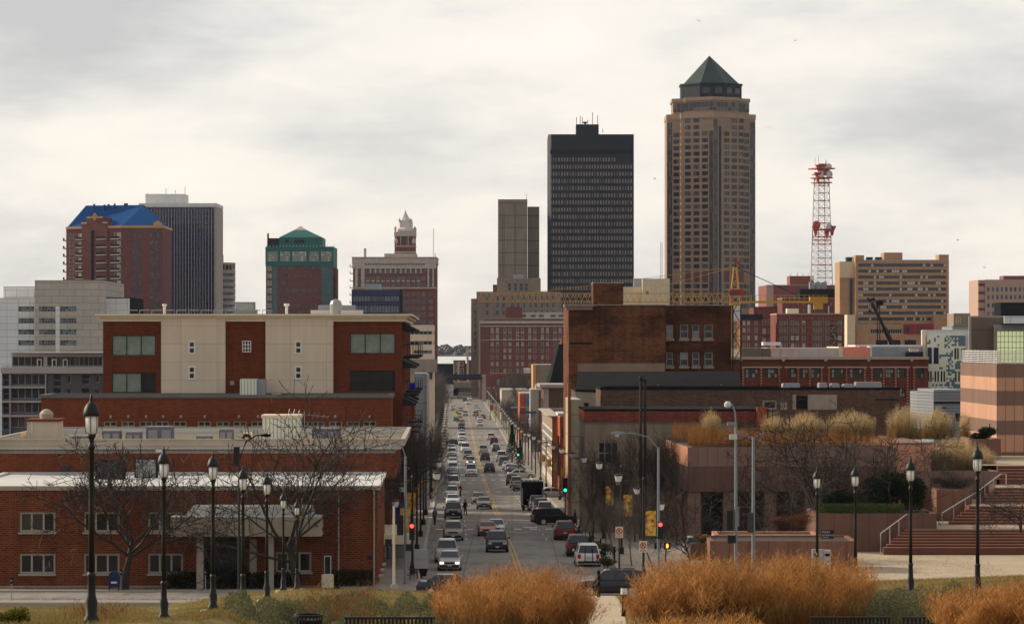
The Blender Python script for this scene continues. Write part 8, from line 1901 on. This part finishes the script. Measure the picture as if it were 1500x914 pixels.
# low sage ground cover between the lamps, and short lawn blades: nobody could count these
def cover(px0, px1, Y0, Y1, n, hmax, seed, mat, name, label, s=.035):
    rng = random.Random(seed); m = MB(); k = m.m(mat); hs = [(rng.uniform(px0,px1), rng.uniform(Y0,Y1), rng.uniform(.5,1)) for _ in range(46)]
    for i in range(n):
        cx_, cy_, hh = rng.choice(hs); px, Y = cx_+rng.gauss(0,11), cy_+rng.gauss(0,1.2)
        if not (px0-12 < px < px1+12): continue
        x = xp(px, Y); g = ground(x, Y); e = ((px-cx_)/18)**2+((Y-cy_)/2)**2; top = hmax*hh*max(.1, 1-e*.5); z = g+top*rng.random()**.5
        u, w_ = Vector((rng.gauss(0,.6),rng.gauss(0,.6),rng.gauss(.5,.8))).normalized()*s, Vector((rng.gauss(0,1),rng.gauss(0,1),rng.gauss(0,.5))).normalized()*s*.45
        n_ = len(m.v); m.v += [(x-u.x,Y-u.y,z-u.z),(x+w_.x,Y+w_.y,z+w_.z),(x+u.x,Y+u.y,z+u.z),(x-w_.x,Y-w_.y,z-w_.z)]; m.f.append((n_,n_+1,n_+2,n_+3)); m.mi.append(k)
    tag(m.obj(name), label, 'ground cover', kind='stuff')
cover(340, 640, 66, 100, 70000, .72, 80, SAGE, 'shrubbery', 'low grey-green ground cover sloping below the lamps'); cover(1262, 1400, 68, 92, 34000, .8, 81, SAGE, 'shrubbery', 'grey-green ground cover around the lamps beside the stairs')
def lawn(px0, px1, Y0, Y1, n, seed):
    rng = random.Random(seed); m = MB()
    for i in range(n):
        Y = 1/(1/Y0+(1/Y1-1/Y0)*rng.random()); px = rng.uniform(px0, px1); x = xp(px, Y)
        blade(m, (x, Y, ground(x, Y)-.02), (rng.gauss(0,.35), rng.gauss(0,.35), 1), .07+.1*rng.random(), .012, LG, rng, .4)
    tag(m.obj('grass'), 'short dry and green lawn grass on the slope', 'grass', kind='stuff')
lawn(0, 640, 60, 190, 60000, 90); lawn(1180, 1500, 60, 175, 45000, 91)
def litter(n, seed):
    rng = random.Random(seed); m = MB(); lm = leaf_mat('fallen_leaves', [(.09,.045,.02),(.16,.08,.03),(.22,.13,.05)], .1)
    for i in range(n):
        if rng.random() < .55: x, y = rng.uniform(-38,-10), rng.choice((222.8,226.6,202.8))+rng.gauss(0,.7)
        elif rng.random() < .6: y = rng.uniform(230,420); x = xc(y)+rng.choice((-7.2,7.4,-9.5,9.5))+rng.gauss(0,.3)
        else: x, y = rng.uniform(17,38), rng.uniform(240,266)
        if abs(x-xc(y)) < 6.5: continue
        z = CAMZ-Ds(y)+(.16 if y > 228 or y < 221 else .07); a, s = rng.random()*6.28, rng.uniform(.05,.11); c_, q = cos(a)*s, sin(a)*s
        m.poly([(x-c_,y-q,z),(x+q*.6,y-c_*.6,z+.01),(x+c_,y+q,z+.03),(x-q*.6,y+c_*.6,z+.015)], lm)
    tag(m.obj('leaves'), 'fallen brown leaves along the kerbs, verge and plaza', 'leaf litter', kind='stuff')
litter(5200, 8)
# birds over the skyline
BR = plain('gull_grey', (.3,.3,.3), amt=0)
def bird(px, py, Y, s, lab, first=[None]):
    if first[0] is None:
        t = thing('bird', lab, 'bird', (xp(px,Y), Y, zp(py,Y)), .4, 'gulls over the towers', s); m = MB()
        m.loft([[(x_*0+w*cos(2*pi*k/6), x_, h_*sin(2*pi*k/6)) for k in range(6)] for x_, w, h_ in ((-.3,.02,.02),(-.18,.07,.07),(.05,.09,.09),(.3,.04,.03),(.42,.07,.01))], BR); m.poly([(.05,-.12,.03),(.45,-.2,.22),(1.0,.02,.1),(.45,.02,.2),(.05,.1,.03)], BR); m.poly([(-.05,-.12,.03),(-.45,-.2,.22),(-1.0,.02,.1),(-.45,.02,.2),(-.05,.1,.03)], BR); m.obj('body', t); first[0] = t
    else: o = dup(first[0], (xp(px,Y), Y, zp(py,Y)), px % 3, lab, None, s)
bird(1024,31,700,1.1,'gull high above the tallest tower'); bird(1125,187,700,1.0,'gull beside the top of the tallest tower'); bird(959,262,800,1.0,'gull in the gap between the two tallest towers'); bird(1442,392,800,.9,'gull over the pink office block'); bird(1165,60,800,.8,'small high gull towards the radio mast'); bird(1062,251,900,1.0,'pale gull before the granite tower face'); bird(1403,352,900,1.1,'gull gliding between the hotel and the pink office')
# ================================================================ sky, sun, camera
SUN_EL, SUN_AZ = radians(24), radians(-62)        # azimuth from +Y (view direction), negative = left
sdir = Vector((sin(SUN_AZ)*cos(SUN_EL), cos(SUN_AZ)*cos(SUN_EL), sin(SUN_EL)))
w = bpy.data.worlds.new('World'); bpy.context.scene.world = w; w.use_nodes = True
nt = w.node_tree; bg = nt.nodes['Background']
sky = nt.nodes.new('ShaderNodeTexSky'); sky.sky_type = 'NISHITA'; sky.sun_disc = False; sky.sun_elevation = SUN_EL; sky.sun_rotation = SUN_AZ
tc = nt.nodes.new('ShaderNodeTexCoord'); dirv = tc.outputs['Generated']
s = nt.nodes.new('ShaderNodeSeparateXYZ'); nt.links.new(dirv, s.inputs[0])
n1 = noise(nt, dirv, 5.5, 6, .58, (.8, .8, 3.0)); n2 = noise(nt, dirv, 13.0, 5, .6, (1.0, 1.0, 2.6))
cl = math_node(nt, 'ADD', math_node(nt, 'MULTIPLY', n1, .76), math_node(nt, 'MULTIPLY', n2, .24))
gd_ = nt.nodes.new('ShaderNodeVectorMath'); gd_.operation = 'DOT_PRODUCT'; nt.links.new(dirv, gd_.inputs[0]); gd_.inputs[1].default_value = tuple(Vector((-.012, 1, .062)).normalized())
gm_ = nt.nodes.new('ShaderNodeMapRange'); gm_.interpolation_type = 'SMOOTHSTEP'; nt.links.new(gd_.outputs['Value'], gm_.inputs[0])
for i, v in zip((1,2,3,4), (cos(radians(8.5)), 1.0, 0.0, .055)): gm_.inputs[i].default_value = v
cl = math_node(nt, 'ADD', cl, gm_.outputs[0])    # broad glow painted into the cloud straight ahead, away from the sun's direction
el = math_node(nt, 'MULTIPLY', s.outputs[2], -.55)                     # cloud cover thickens upwards
cl = math_node(nt, 'ADD', cl, el)
K10 = 10.0
cloud = ramp(nt, cl, [(.37, (.262,.255,.253)), (.44, (.325,.314,.306)), (.495, (.395,.374,.352)), (.55, (.452,.418,.378)), (.63, (.485,.446,.40))])
# brighter haze towards the sun's side, darker deck behind the viewer and overhead
dp = nt.nodes.new('ShaderNodeVectorMath'); dp.operation = 'DOT_PRODUCT'; nt.links.new(dirv, dp.inputs[0]); dp.inputs[1].default_value = (sin(SUN_AZ*.4), cos(SUN_AZ*.4), .1)
mr_ = nt.nodes.new('ShaderNodeMapRange'); nt.links.new(dp.outputs['Value'], mr_.inputs[0])
for i, v in zip((1,2,3,4), (-.6, .85, .98, 1.0)): mr_.inputs[i].default_value = v
hz = nt.nodes.new('ShaderNodeMapRange'); nt.links.new(s.outputs[2], hz.inputs[0])
for i, v in zip((1,2,3,4), (.15, .8, 1.0, .95)): hz.inputs[i].default_value = v
cloud = mixrgb(nt, 1.0, cloud, math_node(nt, 'MULTIPLY', mr_.outputs[0], hz.outputs[0]), 'MULTIPLY')
sc10 = nt.nodes.new('ShaderNodeVectorMath'); sc10.operation = 'SCALE'; nt.links.new(cloud, sc10.inputs[0]); sc10.inputs['Scale'].default_value = K10
mx = mixrgb(nt, .93, sky.outputs[0], sc10.outputs[0])
nt.links.new(mx, bg.inputs[0]); bg.inputs[1].default_value = .1
sl = bpy.data.lights.new('sun', 'SUN'); sl.energy = 2.3; sl.angle = radians(9); sl.color = (1.0, .87, .70)
so = bpy.data.objects.new('sun', sl); C.objects.link(so); so.rotation_euler = (-sdir).to_track_quat('-Z', 'Y').to_euler()
cam = bpy.data.cameras.new('camera'); cam.sensor_width = 36; cam.lens = F/1500*36; cam.shift_y = 43/1500; cam.clip_start = 1; cam.clip_end = 40000
co = bpy.data.objects.new('camera', cam); C.objects.link(co); co.location = (0, 0, CAMZ); co.rotation_euler = (pi/2, 0, 0)
sc = bpy.context.scene; sc.camera = co
HAZE = True
if HAZE:
    hm = bpy.data.materials.new('haze_air'); hm.use_nodes = True; hn = hm.node_tree; hn.nodes.remove(hn.nodes['Principled BSDF'])
    pv = hn.nodes.new('ShaderNodeVolumePrincipled'); pv.inputs['Color'].default_value = (.62,.74,.95,1); pv.inputs['Density'].default_value = .000022; pv.inputs['Anisotropy'].default_value = .3
    hn.links.new(pv.outputs[0], hn.nodes['Material Output'].inputs['Volume'])
    tag(MB().box(-4500, 4500, -80, 4500, -60, 260, hm).obj('haze'), kind='stuff')
vs = sc.view_settings; vs.view_transform = 'Standard'; vs.look = 'None'; vs.gamma = 1; vs.use_curve_mapping = False; vs.exposure = 1.12
sc.cycles.max_bounces = 6; sc.cycles.diffuse_bounces = 3; sc.cycles.transparent_max_bounces = 8; sc.cycles.volume_bounces = 0; sc.cycles.use_denoising = True
try: sc.cycles.denoiser = 'OPENIMAGEDENOISE'
except Exception: pass
